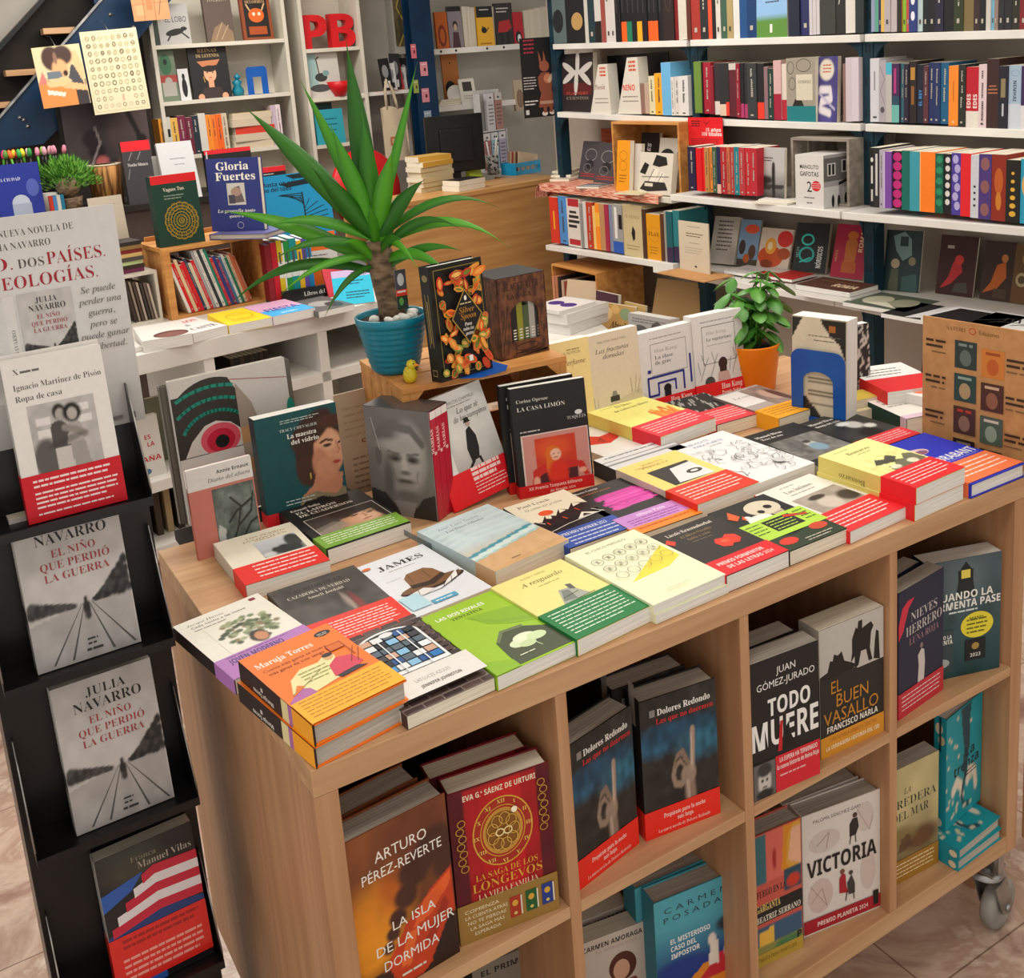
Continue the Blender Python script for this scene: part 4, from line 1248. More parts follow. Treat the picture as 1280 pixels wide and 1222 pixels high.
b.location.y -= .004
bf = thing('bookend','flat blue foot of the bookend under the black cookbook','bookend',(b.location.x + .045,b.location.y + .002,ZC),b.rotation_euler[2])
m = MB()
m.prism([(0,0),(.03,-.028),(.09,-.03),(.115,-.005),(.115,.05),(0,.05)],lambda p,q,d: (p,q,d),.0,.0013,BLUEP)
m.build('foot',bf)
b.location.z += .0016
m = MB()
m.prism([(.01,.048),(.1,.048),(.1,.0495),(.01,.0495)],lambda p,q,d: (p,q,d),.0013,.13,BLUEP)
m.build('upright',bf)

# carved-look box with a window of small books
s = stand_px((627,452),(686,437),(620,350),ZC)
bx = thing('boxed_book_set','brown embossed box with a cut-out window showing small spines, on the crate','book box',s['loc'],s['rot'][2] - .02,group=GU)
w_,h_,d_ = s['w'],s['h'],.105
wy0,wy1 = .2 * h_,.68 * h_
wx0,wx1 = .24 * w_,.82 * w_
m = MB()
arch = [(wx0,wy0),(wx1,wy0)] + [((wx0 + wx1) / 2 + (wx1 - wx0) / 2 * math.cos(a),.52 * h_ + (wy1 - .52 * h_) * math.sin(a)) for a in np.linspace(0,PI,11)]
outer = [(0,0),(w_,0)] + [(w_,h_)] * 0
# frame around the window as quads between the outline and the arch
oc = []
for (x,y) in arch:
 cxx,cyy = (wx0 + wx1) / 2,(wy0 + wy1) / 2
 dx,dy = x - cxx,y - cyy
 t = min(((w_ - cxx) if dx > 0 else cxx) / (abs(dx) + 1e-9),((h_ - cyy) if dy > 0 else cyy) / (abs(dy) + 1e-9))
 oc.append((cxx + dx * t,cyy + dy * t))
pts,fs = [],[]
n_ = len(arch)
for (a_,b_) in zip(arch,oc):
 pts += [(a_[0],0,a_[1]),(b_[0],0,b_[1]),(a_[0],.003,a_[1])]
cor = {(0,0),(w_,0),(0,h_),(w_,h_)}
for i in range(n_):
 j = (i + 1) % n_
 fs.append((i * 3 + 1,j * 3 + 1,j * 3,i * 3))
 fs.append((i * 3,j * 3,j * 3 + 2,i * 3 + 2))
m.add(pts,fs,CARVED)
for q in ((0,0),(w_,0),(0,h_),(w_,h_)):  # fill the corner triangles
 k_ = sorted(range(n_),key=lambda i: (oc[i][0] - q[0]) ** 2 + (oc[i][1] - q[1]) ** 2)[:2]
 m.add([(q[0],0,q[1]),(oc[k_[0]][0],0,oc[k_[0]][1]),(oc[k_[1]][0],0,oc[k_[1]][1])],[(0,1,2)],CARVED)
m.box((0,.0,0),(.003,d_,h_),CARVED)
m.box((w_ - .003,.0,0),(w_,d_,h_),CARVED)
m.box((0,d_ - .003,0),(w_,d_,h_),CARVED)
m.box((0,.0,0),(w_,d_,.003),CARVED)
m.art([T('BLACKWATER',.14,.84,.085,'2a140c',s='S',m=.72),T('LA SAGA',.2,.735,.06,'2a140c',s='S',m=.5),('L',[(.06,.1),(.2,.66)],.0016,'2a140c'),('L',[(.06,.3),(.14,.6)],.0014,'2a140c'),('O',.55,.12,.24,.05,.0018,'2a140c'),('D',.3,.045,.84,1,.1,'2a140c',.02)],w_,h_,lambda x,y,e: (x,-e,y),PRINT)
m.build('case',bx)
m = MB()
m.box((.0,.0005,h_),(w_,d_,h_ + .0012),BLACKP)
m.build('lid',bx)
sw = (wx1 - wx0 + .02) / 6
for i,c_ in enumerate(['a83a2a','1e1a18','8a8a2a','4a5a3a','a8a49c','3a3a3c']):
 v = MB()
 v.box((wx0 - .01 + i * sw,.006,.004),(wx0 - .01 + (i + 1) * sw - .0006,d_ - .01,h_ * (.62 + .05 * (i % 3))),PRINT,c_)
 v.art([T('BLACKWATER',.72,.3,.045,'e4dccc',s='b',r=90,m=1.6 if False else None) if False else ('D',.3,.5,.8,5,.06,'e4dccc',.03)],sw,h_ * .6,lambda x,y,e: (wx0 - .01 + i * sw + x,.006 - e,.004 + y),PRINT)
 v.build('volume',bx)

# the pale books on the right, standing along the back edge
def pale(label,bl,br,tl,t,base,front,**k):
 return sbook('paperback',label,bl,br,tl,ZT,t,base,front,lean=.06,group=GU,pages=PAGES_W,**k)

pale('pale yellow paperback half hidden behind the crate, back edge',(690,556),(746,541),(680,432),.03,'ecd896',[('R',0,0,1,1,'ecd896'),('D',.5,.9,.8,1,.05,'8a7a4a',.01),T('LA NOVICIA',.4,.86,.03,'8a7a4a',m=.4),T('Perfume',.4,.75,.05,'5a5030',s='i',m=.5)])
pale('beige paperback with two lines of italic title and sketched grass, back edge',(744,541),(806,523),(734,421),.024,'d9cdb6',[('R',0,0,1,1,'d9cdb6'),T('PALOMA DÍAZ-MAS',.2,.9,.022,'6a6254',s='n',m=.56),T('Las fracturas',.14,.8,.045,'2a2824',s='i',m=.66),T('doradas',.28,.735,.045,'2a2824',s='i',m=.42),('P',[(0,.0),(0,.16),(.4,.26),(.96,.34),(1,.3),(1,0)],'c8bca2'),('R',.36,.27,.54,.33,'3a3834'),('P',[(.39,.33),(.51,.33),(.48,.38),(.42,.38)],'8a8a86'),('L',[(.06,.2),(.04,.36)],.0008,'6a6254'),('L',[(.1,.2),(.12,.34)],.0008,'6a6254'),('L',[(.8,.32),(.78,.48)],.0008,'6a6254'),('L',[(.86,.32),(.9,.5)],.0008,'6a6254'),('L',[(.9,.3),(.98,.46)],.0008,'6a6254')])
sp = '2a2a86'
pale('white paperback with a blue square maze, second of the two framed titles',(806,521),(872,502),(797,418),.03,'dcdad8',[('R',0,0,1,1,'dcdad8'),('D',.2,.9,.8,1,.05,'8a8a8a',.01),('L',[(.2,.5),(.2,.84),(.86,.84),(.86,.46),(.2,.46)],.0012,'6a6a66'),T('Han Kang',.27,.73,.045,'a8a4a0',s='s',m=.42),T('La clase',.27,.65,.045,'4a4846',s='s',m=.34),T('de grec',.27,.585,.045,'4a4846',s='s',m=.3),('L',[(.12,.22),(.12,.44),(.78,.44),(.78,.22)],.0055,sp),('L',[(.3,.24),(.3,.36),(.62,.36),(.62,.24)],.005,sp),('L',[(.12,.22),(.3,.22)],.0055,sp),('L',[(.92,.28),(.92,.62)],.0055,sp),('R',.12,.5,.18,.54,sp),('E',.46,.28,.07,.05,'1c1a22'),('R',.4,.18,.52,.26,'1c1a22')],band=(0,.18,'e02026',[T('Han Kang',.5,.5,.36,'f4dcd8',s='S',m=.4)]))
pale('white paperback with bare branches and a dark-haired figure, beside the basil',(872,503),(933,488),(864,397),.034,'dedcda',[('R',0,0,1,1,'dedcda'),('D',.16,.91,.84,1,.05,'8a8a8a',.01),('L',[(.18,.42),(.18,.86),(.84,.86),(.84,.42),(.18,.42)],.0014,'55534f'),T('Han Kang',.26,.76,.04,'b0aca8',s='s',m=.4),T('La vegetariana',.26,.685,.04,'55534f',s='s',m=.5),('D',.26,.63,.76,1,.05,'9a9894',.006),('E',.56,.4,.09,.07,'3a2420'),('R',.49,.28,.63,.4,'3a2420'),('P',[(.44,.2),(.46,.3),(.66,.3),(.7,.2)],'c8a8a0'),('E',.28,.2,.1,.07,'4a4846')] + [('L',q,.0011,'5a5450') for q in ([(.1,.24),(.2,.4),(.14,.54)],[(.2,.4),(.28,.5)],[(.3,.26),(.4,.42),(.34,.56)],[(.4,.42),(.46,.52)],[(.74,.26),(.82,.42),(.78,.56)],[(.82,.42),(.92,.52)],[(.68,.3),(.72,.46)],[(.1,.3),(.06,.46)],[(.9,.26),(.95,.42)])],band=(0,.19,'e02026',[T('Han Kang',.5,.5,.34,'f4dcd8',s='S',m=.42),T('Premio Nobel',.5,.14,.24,'f4dcd8',s='S',m=.38)]))

# second low bench beside the unit
bench = thing('display_bench','light oak bench standing against the right end of the cube unit','bench',(UW + .012,0.10,0))
m = MB()
m.box((0,0,ZT - .045),(.30,.86,ZT - .01),OAK_H)
m.build('bench_top',bench,bevel=.001)
for x,y in ((.02,.02),(.25,.02),(.02,.8),(.25,.8)):
 m = MB()
 m.box((x,y,0),(x + .035,y + .04,ZT - .0452),OAK_V)
 m.build('leg',bench)
ZBN = ZT - .0098

# basil in an orange pot
bz = thing('potted_basil','bushy green basil plant in a plain orange pot at the back right','plant',(1.508,.80,ZBN))
m = MB()
m.lathe([(0,0),(.055,0),(.058,.003),(.073,.118),(.0735,.122),(.071,.123),(.069,.119),(.066,.1)],ORANGE,n=44)
m.build('plant_pot',bz)
m = MB()
m.lathe([(0,.108),(.067,.106)],SOIL,n=30)
m.build('soil',bz)
rg = random.Random(15)
tips = []
st = MB()
for i in range(9):
 a = rg.random() * 6.28
 r = .02 + rg.random() * .055
 h = .17 + rg.random() * .12
 tp = (r * math.cos(a),r * math.sin(a),h)
 st.tube([(r * .3 * math.cos(a),r * .3 * math.sin(a),.1),(r * .7 * math.cos(a),r * .7 * math.sin(a),h * .65),tp],.0022,GREEN,n=6)
 tips.append((a,r,h))
for dx,dz in ((-.075,.2),(-.05,.25),(.0,.23),(.05,.3),(.07,.27),(.02,.3),(.075,.22)):
 q = cr3 * dx
 st.tube([(0,0,.1),tuple(q * .6 + np.array([0,0,dz * .75])),tuple(q + np.array([0,0,dz]))],.0022,GREEN,n=6)
 tips.append((math.atan2(q[1],q[0]),abs(dx),dz))
st.build('stems',bz)
nleaf = 0
for (a,r,h) in tips:
 for k in range(6):
  lv = h - (k // 2) * .038 + .004
  f = (lv / h) ** 1.2
  P = np.array([r * f * math.cos(a),r * f * math.sin(a),lv])
  az = a + k * 2.2 + rg.random()
  L = .04 + rg.random() * .022
  D = np.array([math.cos(az),math.sin(az),.25 - rg.random() * .7])
  S = np.array([-math.sin(az),math.cos(az),0])
  V,F,Cc = [],[],[]
  c1,c2 = lin(rg.choice(['2f6a1e','44822a','548f36','3a7426'])),lin(rg.choice(['5a9838','6aa648','4e8c32']))
  for j in range(7):
   t = j / 6
   w = L * .34 * math.sin(PI * (t * .94 + .04)) ** .75
   p = P + D * L * t + np.array([0,0,-L * .5 * t * t])
   for q in (-1,0,1):
    V.append(p + S * w * q + np.array([0,0,.35 * w * abs(q) * -1]))
    Cc.append(c1 if q else c2)
  for j in range(6):
   for q in range(2):
    F.append((j * 3 + q,j * 3 + q + 1,j * 3 + q + 4,j * 3 + q + 3))
  m = MB()
  m.add(V,F,LEAF,np.array(Cc),True)
  m.build('leaf',bz)

# bookend with the black-and-cream book
s = stand_px((990,527),(1057,540),(984,395),ZT)
be_ang = s['rot'][2]
be = thing('bookend','blue steel bookend with a rounded cut-out, holding a cream and black book','bookend',s['loc'],be_ang)
W2,H2 = s['w'],.178
m = MB()
oc,ic = [],[]
for (cx,cy,a0) in ((W2 - .025,H2 - .025,0),(.025,H2 - .025,PI / 2)):
 for a in np.linspace(a0,a0 + PI / 2,6):
  oc.append((cx + .025 * math.cos(a),cy + .025 * math.sin(a)))
oc = [(W2,0)] + oc + [(0,0)]
for a in np.linspace(0,PI,10):
 ic.append((W2 / 2 + .032 * math.cos(a) * W2 / .115,H2 * .6 + .022 * math.sin(a)))
ic = [(W2 / 2 + .032 * W2 / .115,.022)] + ic + [(W2 / 2 - .032 * W2 / .115,.022)]
V,F = [],[]
for y in (0,.0015):
 V += [(x,y,z) for x,z in oc] + [(x,y,z) for x,z in ic]
no,ni = len(oc),len(ic)
N_ = no + ni
mp_ = [min(ni - 1,round(i * (ni - 1) / (no - 1))) for i in range(no)]
for s0 in (0,N_):
 for i in range(no - 1):
  q = [s0 + i,s0 + i + 1,s0 + no + mp_[i + 1]] + ([s0 + no + mp_[i]] if mp_[i] != mp_[i + 1] else [])
  F.append(tuple(q))
 F.append((s0 + no - 1,s0,s0 + no,s0 + no + ni - 1))
for i in range(no):
 j = (i + 1) % no
 F.append((i,j,N_ + j,N_ + i))
for i in range(ni):
 j = (i + 1) % ni
 F.append((no + i,no + j,N_ + no + j,N_ + no + i))
m.add(V,F,BLUEP)
m.build('upright',be)
m = MB()
m.box((0,-.004,0),(W2,.09,.0012),BLUEP)
m.build('foot',be)
g = PG(40,60,'d4c8b0').po([(0,.8),(.2,1),(0,1)],'2a2826').po([(.5,1),(1,1),(1,.6),(.86,.78),(.7,.84)],'242220').po([(0,0),(0,.3),(.25,.26),(.5,.12),(.7,0)],'2c2a28').nz(10,.08,3)
for k in range(14):
 g.ln([(.3,.2 + k * .03),(.8,.2 + k * .03)],.004,'6a6258')
front = [('I',0,0,1,1,g),('D',.3,.83,.9,1,.05,'6a6258',.008),('D',.4,.79,.8,1,.05,'6a6258',.008),('R',.68,.88,.8,.94,'a8642a')]
b = book('paperback','thick cream and black paperback held upright by the blue bookend',W2,s['h'],.05,'d4c8b0',front,pages=PAGES_W,group=GU,loc=(s['loc'][0] - math.sin(be_ang) * .003,s['loc'][1] + math.cos(be_ang) * .003,ZT + .0014),rot=(-.03,0,be_ang))
g = PG(30,50,'2a2826')
rg = random.Random(2)
for i in range(40):
 x,y = rg.random(),rg.random()
 g.ln([(x,y),(x + .1,y + .04),(x + .06,y + .1)],.018,'c8c4bc')
s = stand_px((1060,497),(1089,500),(1051,414),ZT)
book('paperback','black paperback with tangled white figures, standing behind the blue bookend',.10,.2,.025,'8a8a8c',[('I',0,0,1,1,g)],group=GU,loc=(1.52,.53,ZBN),rot=(-.05,0,math.radians(-12)),pages=PAGES_W)

# pile on the bench
def flatpile(name,label,x,y,z,w,h,t,base,front,deg,**k):
 b = book(name,label,w,h,t,base,front,group='books piled on the oak bench',**k)
 return lay(b,x,y,z + t,deg)

flatpile('paperback','thick green-edged paperback lying page edge outwards on the bench pile',1.50,.31,ZBN,.145,.21,.04,'12443c',[('R',0,0,1,1,'e6e2da'),('D',.1,.8,.9,5,.1,'8a8a8a')],-14,pages=PAGES_W,band=(.0,.1,'d8c0d0',None),spcol='0f3a32')
flatpile('paperback','white and red paperback on top of the bench pile',1.545,.40,ZBN + .0405,.15,.2,.03,'e8e4e0',[('R',0,.5,.8,1,'e8e8e4'),('R',0,0,1,.5,'d8282c'),('D',.1,.8,.8,3,.1,'5a5a5a')],-20,pages=PAGES_W,spcol='d8282c')
flatpile('paperback','white paperback with an orange blot, last on the bench pile',1.60,.27,ZBN + .0405,.14,.2,.022,'e8e4e0',[('R',0,0,1,1,'e4e2dc'),('E',.4,.5,.3,.14,'e87a5a'),('R',.2,.7,.6,.9,'4a4a4a')],6,pages=PAGES_W)
flatpile('paperback','small cream paperback tucked between bookend and bench pile',1.485,.44,ZBN,.11,.06,.028,'d2c49a',[('R',0,0,1,1,'d2c49a')],-10)
flatpile('paperback','small yellow paperback lying on the cream one behind the bookend',1.487,.455,ZBN + .0285,.08,.06,.02,'c8b04a',[('R',0,0,1,1,'c8b04a')],-10)
tb = thing('tablet','small black device standing behind the bench pile','device',(1.70,.44,ZBN),math.radians(-75),rot=(-.25,0,math.radians(-70)))
m = MB()
m.box((0,0,0),(.09,.008,.14),BLACKP)
m.build('shell',tb,bevel=.002)
m = MB()
m.box((.006,-.0006,.008),(.084,0,.132),SCREEN)
m.build('screen',tb)

# kraft poster board
kb = thing('poster_board','brown kraft catalogue board with six small covers, at the right edge','poster',(UW + .02,.258,ZT - .0095),math.radians(-84.7))
KW,KH = .42,.285
m = MB()
m.box((0,0,0),(KW,.004,KH),KRAFT)
cv = [('T','SATORI',.13,.925,.03,'6a4a2a',dict(s='s',m=.1)),('O',.265,.94,.018,.026,.002,'b8402a'),('T','Ediciones',.3,.925,.03,'6a4a2a',dict(s='n',m=.1))]
art = cv + []
for j in range(4):
 for i in range(2):
  x0 = .175 + i * .14
  y0 = .655 - j * .245 - i * .03
  cc = [['2a3a38','c87a34'],['2a4440','4a2a22'],['4a2e24','4a5a4c'],['241a18','3a342e']][j][i]
  art.append(('R',x0,y0,x0 + .115,y0 + .205,cc))
  art.append(('E',x0 + .057,y0 + .08,.03,.06,[['5a6a64','b85a24'],['a8906a','8a5a44'],['8a6a54','8a9a8a'],['5a4a40','5a4a40']][j][i]))
  art.append(('D',x0 + .02,y0 + .165,x0 + .095,1,.05,[['7a8a84','9a4a1a'],['8aa098','c8a88a'],['b83a2a','c8c0b0'],['8a7a6a','8a7a6a']][j][i],.02))
 art.append(('D',.02,.82 - j * .27,.13,2,.04,'3a281a',.018))
 art.append(('D',.05,.74 - j * .27,.13,1,.04,'7a5a3a',.01))
 art.append(('D',.44,.77 - j * .27,.55,2,.04,'3a281a',.018))
 art.append(('D',.44,.69 - j * .27,.58,1,.04,'7a5a3a',.01))
m.art(art,KW,KH,lambda x,y,e: (x,-e,y),PRINT)
m.build('board',kb)

# ================================================================== books in the cubes of the unit
GC = 'books standing in the cubes of the oak unit'

def cube(name,label,bl,br,tl,z,t,base,front,dup_lab=None,gap=.004,lean=0.0,n=1,**k):
 s = stand_px(bl,br,tl,z,lean)
 b = book(name,label,s['w'],s['h'],t,base,front,loc=s['loc'],rot=s['rot'],group=GC,**k)
 for i,lb in enumerate(dup_lab or []):
  a = s['rot'][2]
  off = (t + gap) * (i + 1)
  dup(b,lb,(s['loc'][0] - math.sin(a) * off - .012 * (i + 1),s['loc'][1] + math.cos(a) * off,s['loc'][2]),(s['rot'][0],0,a + .03 * (i + 1)),GC)
 return b

# burning island
g = PG(56,84,'6a3a24').gr('2c1a14','8a4e2a',.0,.9)
g.el(.2,.48,.34,.2,'e08a22',.8).el(.1,.3,.3,.14,'e8941e',.8).el(.45,.62,.2,.14,'b8601e',.8).el(.7,.86,.4,.2,'6e3a24',.8)
for x,y,r in ((.62,.64,.16),(.52,.52,.12),(.42,.42,.09),(.36,.34,.07),(.74,.7,.14),(.86,.74,.18),(.3,.27,.06),(.95,.6,.15)):
 g.el(x,y,r,r * .6,'4a2a20',.4)
g.po([(.2,.02),(.3,.2),(.5,.36),(.8,.5),(1,.56),(1,.3),(.85,.1),(.6,0)],'c8401e').po([(.55,.3),(.68,.44),(.98,.54),(.96,.46),(.75,.34)],'e8622a').po([(.4,.12),(.5,.3),(.6,.3),(.5,.1)],'e86a30').po([(.66,.2),(.9,.4),(.94,.34),(.72,.14)],'a8301a').po([(.7,.05),(.95,.3),(1,.26),(1,0)],'2e1c18').po([(0,0),(0,.16),(.3,.14),(.36,0)],'3a2018').nz(12,.12,3)
front = [('I',0,0,1,1,g),T('ARTURO',.52,.8,.062,'f4efe6',s='n',a='c',m=.52),T('PÉREZ-REVERTE',.52,.705,.058,'f4efe6',s='n',a='c',m=.8),T('LA ISLA',.58,.36,.055,'f4efe6',s='n',a='c',m=.44),T('DE LA MUJER',.58,.25,.058,'f4efe6',s='n',a='c',m=.8),T('DORMIDA',.52,.145,.058,'f4efe6',s='n',a='c',m=.56),('D',.4,.06,.66,1,.05,'e0d8c8',.014)]
b = cube('hardback_book','hardback with a burning orange landscape, lower left of the top left cube',(455,1262),(575,1189),(437,1051),Z1,.045,'8a4a28',front,['hardback behind the burning-landscape book in the top left cube'],spine=[T('ARTURO',.35,.55,.045,'2a1a14',r=90),('D',.3,.5,.7,1,.1,'2a1a14',.2)],spcol='a8501e',hard=True,pages=PAGES_G)

# red saga with gold medallion
g = PG(40,60,'5a0f1a').po([(.14,0),(.14,1),(.86,1),(.86,0)],'a8141c').po([(.3,.2),(.3,1),(.7,1),(.7,.2)],'c01a1e').nz(9,.15,5)
gold = 'd8a43a'
med = [('E',.5,.66,.3,.22,'a82a1c'),('O',.5,.66,.3,.225,.0022,gold),('O',.5,.66,.225,.168,.0014,gold),('E',.5,.66,.2,.15,'c8923a'),('E',.5,.66,.17,.127,'8a5a20')]
for i in range(12):
 a = i * PI / 6
 med.append(T(['III','II','I','XII','XI','X','IX','VIII','VII','VI','V','IV'][i],.5 + .262 * math.cos(a),.66 + .196 * math.sin(a) - .012,.024,'e8c060',s='S',a='c'))
for i in range(9):
 a = i * 2 * PI / 9
 med.append(('O',.5 + .11 * math.cos(a),.66 + .085 * math.sin(a),.055,.04,.0012,'e0b050'))
med += [('O',.465,.66,.045,.026,.002,'f4e0a0'),('O',.545,.66,.045,.026,.002,'f4e0a0'),('E',.62,.78,.03,.02,'fff4d8')]
for sg in (-1,1):
 cx = .5 + sg * .4
 for k in range(7):
  y = .5 + k * .05
  med.append(('O',cx + sg * .02 * (k % 2),y + (.1 if sg > 0 else 0),.04,.024,.0012,'c89838'))
front = [('I',0,0,1,1,g),T('EVA G.ª SÁENZ DE URTURI',.5,.925,.034,'f0dcc0',s='b',a='c',m=.72)] + med + [T('LA SAGA DE LOS',.5,.395,.042,'d8a43a',s='s',a='c',m=.62),T('LONGEVOS',.5,.325,.058,'d8a43a',s='s',a='c',m=.7),T('LA VIEJA FAMILIA',.5,.27,.036,'e0c8a0',s='s',a='c',m=.6)]
band = [('R',0,0,1,1,'9a7638'),T('COMIENZA',.06,.76,.085,'ece0c0',s='n',m=.34),T('LA CUENTA ATRÁS',.06,.61,.085,'ece0c0',s='n',m=.42),T('NO TE PIERDAS',.08,.46,.085,'ece0c0',s='n',m=.38),T('LA SAGA MÁS',.1,.31,.085,'ece0c0',s='n',m=.34),T('ESPERADA',.14,.16,.085,'ece0c0',s='n',m=.26)]
for i,cc in enumerate(('a8341e','1e5a2a','223a8a')):
 band += [('R',.5 + i * .165,.24 + .02 * i,.61 + i * .165,.78 + .02 * i,cc),('E',.555 + i * .165,.6 + .02 * i,.03,.08,'d8a43a'),('E',.555 + i * .165,.34 + .02 * i,.018,.04,'d8c06a'),('R',.612 + i * .165,.26 + .02 * i,.625 + i * .165,.76 + .02 * i,'e8e0d0')]
b = cube('hardback_book','crimson hardback with a gold clock medallion and khaki band, top left cube',(577,1182),(699,1134),(566,992),Z1,.042,'7a1420',front,['crimson-edged hardback standing behind the gold medallion one'],spcol='5a0f1a',hard=True,band=(0,.26,'9a7638',band),pages=PAGES)

# two copies of the black novel with a raised hand
g = PG(64,96,'2c2826').nz(7,.3,2)
g.el(.2,.68,.3,.1,'245a7a',.8,0,.8).el(.8,.6,.3,.12,'2a6a86',.9,0,.8).el(.5,.74,.5,.06,'1f4a66',.9,0,.8).nz(16,.45,3)
g.ln([(.63,.1),(.61,.3)],.07,'8a7466').el(.6,.38,.1,.075,'9a8474',.3).ln([(.65,.42),(.665,.56),(.67,.69)],.03,'a89080').ln([(.58,.44),(.5,.5),(.43,.475),(.395,.4),(.42,.335),(.5,.32),(.56,.35)],.026,'94806f').ln([(.6,.46),(.53,.555),(.46,.535),(.42,.47)],.022,'86705f').ln([(.645,.44),(.65,.66)],.01,'c8b09e').ln([(.6,.12),(.585,.32)],.02,'b09a88').ln([(.57,.45),(.5,.52),(.44,.5)],.008,'4a3c34')
front = [('I',0,0,1,1,g),T('Dolores Redondo',.22,.87,.045,'f0ebe4',s='S',m=.7),T('Las que no duermen',.2,.81,.038,'c82a2a',s='S',m=.76),('R',.12,.87,.19,.92,'8a8480')]
hb = (0,.2,'ea2a1a',[T('Prepárate para la noche',.24,.62,.16,'f8d0c8',s='S',m=.56),T('más larga.',.42,.4,.16,'f8d0c8',s='S',m=.22),T('La nueva novela de Dolores Redondo',.16,.14,.13,'f8d0c8',s='s',m=.7)])
s1 = stand_px((722,1114),(795,1056),(714,930),Z1)
s2 = stand_px((808,1051),(900,1015),(804,877),Z1)
b = book('hardback_book','black hardback with a raised hand and red band, standing square in its cube',s2['w'],s2['h'],.046,'242120',front,[('R',0,0,1,1,'1f1c1c'),('D',.3,.8,.7,1,.2,'b8b0a8',.3)],'1f1c1c',hard=True,band=hb,group=GC,loc=s2['loc'],rot=s2['rot'],pages=PAGES_G)
dup(b,'black hardback standing behind the square-on raised-hand book',(s2['loc'][0] - .014,s2['loc'][1] + .053,Z1),(0,0,s2['rot'][2] + .05),GC)
dup(b,'black hardback with a raised hand, turned askew at the left of its cube',(s1['loc'][0],s1['loc'][1],Z1),(0,0,s1['rot'][2]),GC)

# TODO MUERE
g = PG(20,24,'6a6664').el(.5,.45,.3,.4,'c8c2be',.3).el(.5,.8,.32,.2,'3a3634',.3).el(.4,.5,.06,.04,'2a2626',.4).el(.62,.5,.06,.04,'2a2626',.4).el(.5,.1,.4,.15,'2a2828',.4).ln([(.42,.3),(.58,.3)],.03,'5a4a46')
front = [('R',0,0,1,1,'201c1c'),T('JUAN',.52,.87,.05,'f0ece8',s='n',a='c',m=.28),T('GÓMEZ-JURADO',.52,.785,.05,'f0ece8',s='n',a='c',m=.84),T('TODO',.56,.58,.12,'f4f1ee',s='b',a='c',m=.62),T('MUERE',.5,.36,.185,'f4f1ee',s='b',a='c',m=.97),('P',[(.46,.3),(.5,.36),(.5,.46),(.55,.5),(.56,.42),(.62,.34),(.64,.3)],'14100f'),('P',[(.38,.3),(.44,.3),(.46,.52),(.42,.52)],'c81e28'),('R',.34,0,1,.27,'d82432'),('R',0,0,.34,.27,'2a2626'),T('LA ESPERA HA TERMINADO',.4,.215,.034,'f8dcd8',s='b',m=.56),T('la nueva historia de Reina Roja',.36,.165,.032,'f8dcd8',s='b',m=.62),('D',.4,.11,.8,1,.03,'f0b0b0',.012),('I',.02,.005,.33,.26,g)]
b = cube('paperback','black and red paperback with huge white capitals, top cube third from left',(941,1003),(1025,966),(936,832),Z1,.04,'201c1c',front,['paperback standing behind the huge-white-capitals one'],spcol='2a2424',pages=PAGES_G)

# horseman
front = [('R',0,0,1,1,'2a2624'),('P',[(0,.64),(0,1),(1,1),(1,.6),(.86,.6),(.6,.6),(.3,.66),(.12,.62)],'c4beb6'),
   ('P',[(.0,.64),(.12,.66),(.16,.74),(.2,.73),(.22,.78),(.28,.76),(.34,.78),(.38,.7),(.5,.66),(.6,.62),(.1,.6)],'1e1a19'),('P',[(.48,.66),(.5,.74),(.5,.84),(.56,.92),(.62,.88),(.68,.9),(.8,.92),(.84,.88),(.8,.84),(.78,.72),(.82,.62),(.76,.62),(.72,.72),(.64,.72),(.6,.62),(.54,.6),(.54,.7)],'1e1a19'),('P',[(.84,.62),(.86,.76),(.88,.84),(.92,.82),(.93,.7),(.94,.6)],'1e1a19'),('P',[(.58,.88),(.6,.96),(.66,.96),(.66,.88)],'1e1a19'),
   T('EL',.17,.48,.095,'c8862a',s='n',m=.16),T('BUEN',.25,.365,.1,'c8862a',s='n',m=.5),T('VASALLO',.05,.245,.1,'c8862a',s='n',m=.86),T('FRANCISCO NARLA',.1,.185,.045,'f0e8dc',s='b',m=.8),('R',0,0,1,.165,'d8922a'),T('UNA NOVELA SOBRE LA LEALTAD',.14,.11,.03,'a85a14',s='n',m=.74),T('LA VERDADERA HISTORIA DEL CID',.08,.05,.03,'f4e4c0',s='b',m=.84)]
b = cube('paperback','grey and black paperback with a silhouetted horseman and ochre foot, top cube',(1026,950),(1106,914),(1024,789),Z1,.05,'2a2624',front,spcol='c4beb6',pages=PAGES,spine=[('R',0,0,1,.16,'d8922a'),('R',0,.16,1,.62,'2a2624')])
b.rotation_euler[2] += .02

# luna roja
front = [('R',0,0,1,1,'262a42'),('P',[(0,.74),(.08,.86),(.2,.9),(.34,.9),(.22,.84),(.14,.74),(.1,.68),(0,.62)],'d8324a'),T('NIEVES',.56,.72,.07,'d0c8c4',s='s',a='c',m=.58),T('HERRERO',.56,.62,.075,'d0c8c4',s='s',a='c',m=.8),T('LUNA ROJA',.56,.54,.055,'a8848a',s='s',a='c',m=.66),('P',[(.42,.2),(.44,.34),(.42,.42),(.5,.46),(.56,.44),(.58,.34),(.56,.2)],'d4ccc8'),('E',.5,.485,.035,.022,'8a7a74'),('P',[(.46,.1),(.47,.2),(.52,.2),(.53,.1)],'b8aca8')]
b = cube('paperback','navy paperback with a white-clad figure and a red curl, top right cube',(1123,900),(1178,861),(1121,743),Z1,.034,'262a42',front,['paperback with grey pages behind the navy one, top right cube'],spcol='262a42',band=(0,.2,'c8303c',band_art('f0c8c8',4)),pages=PAGES_G)

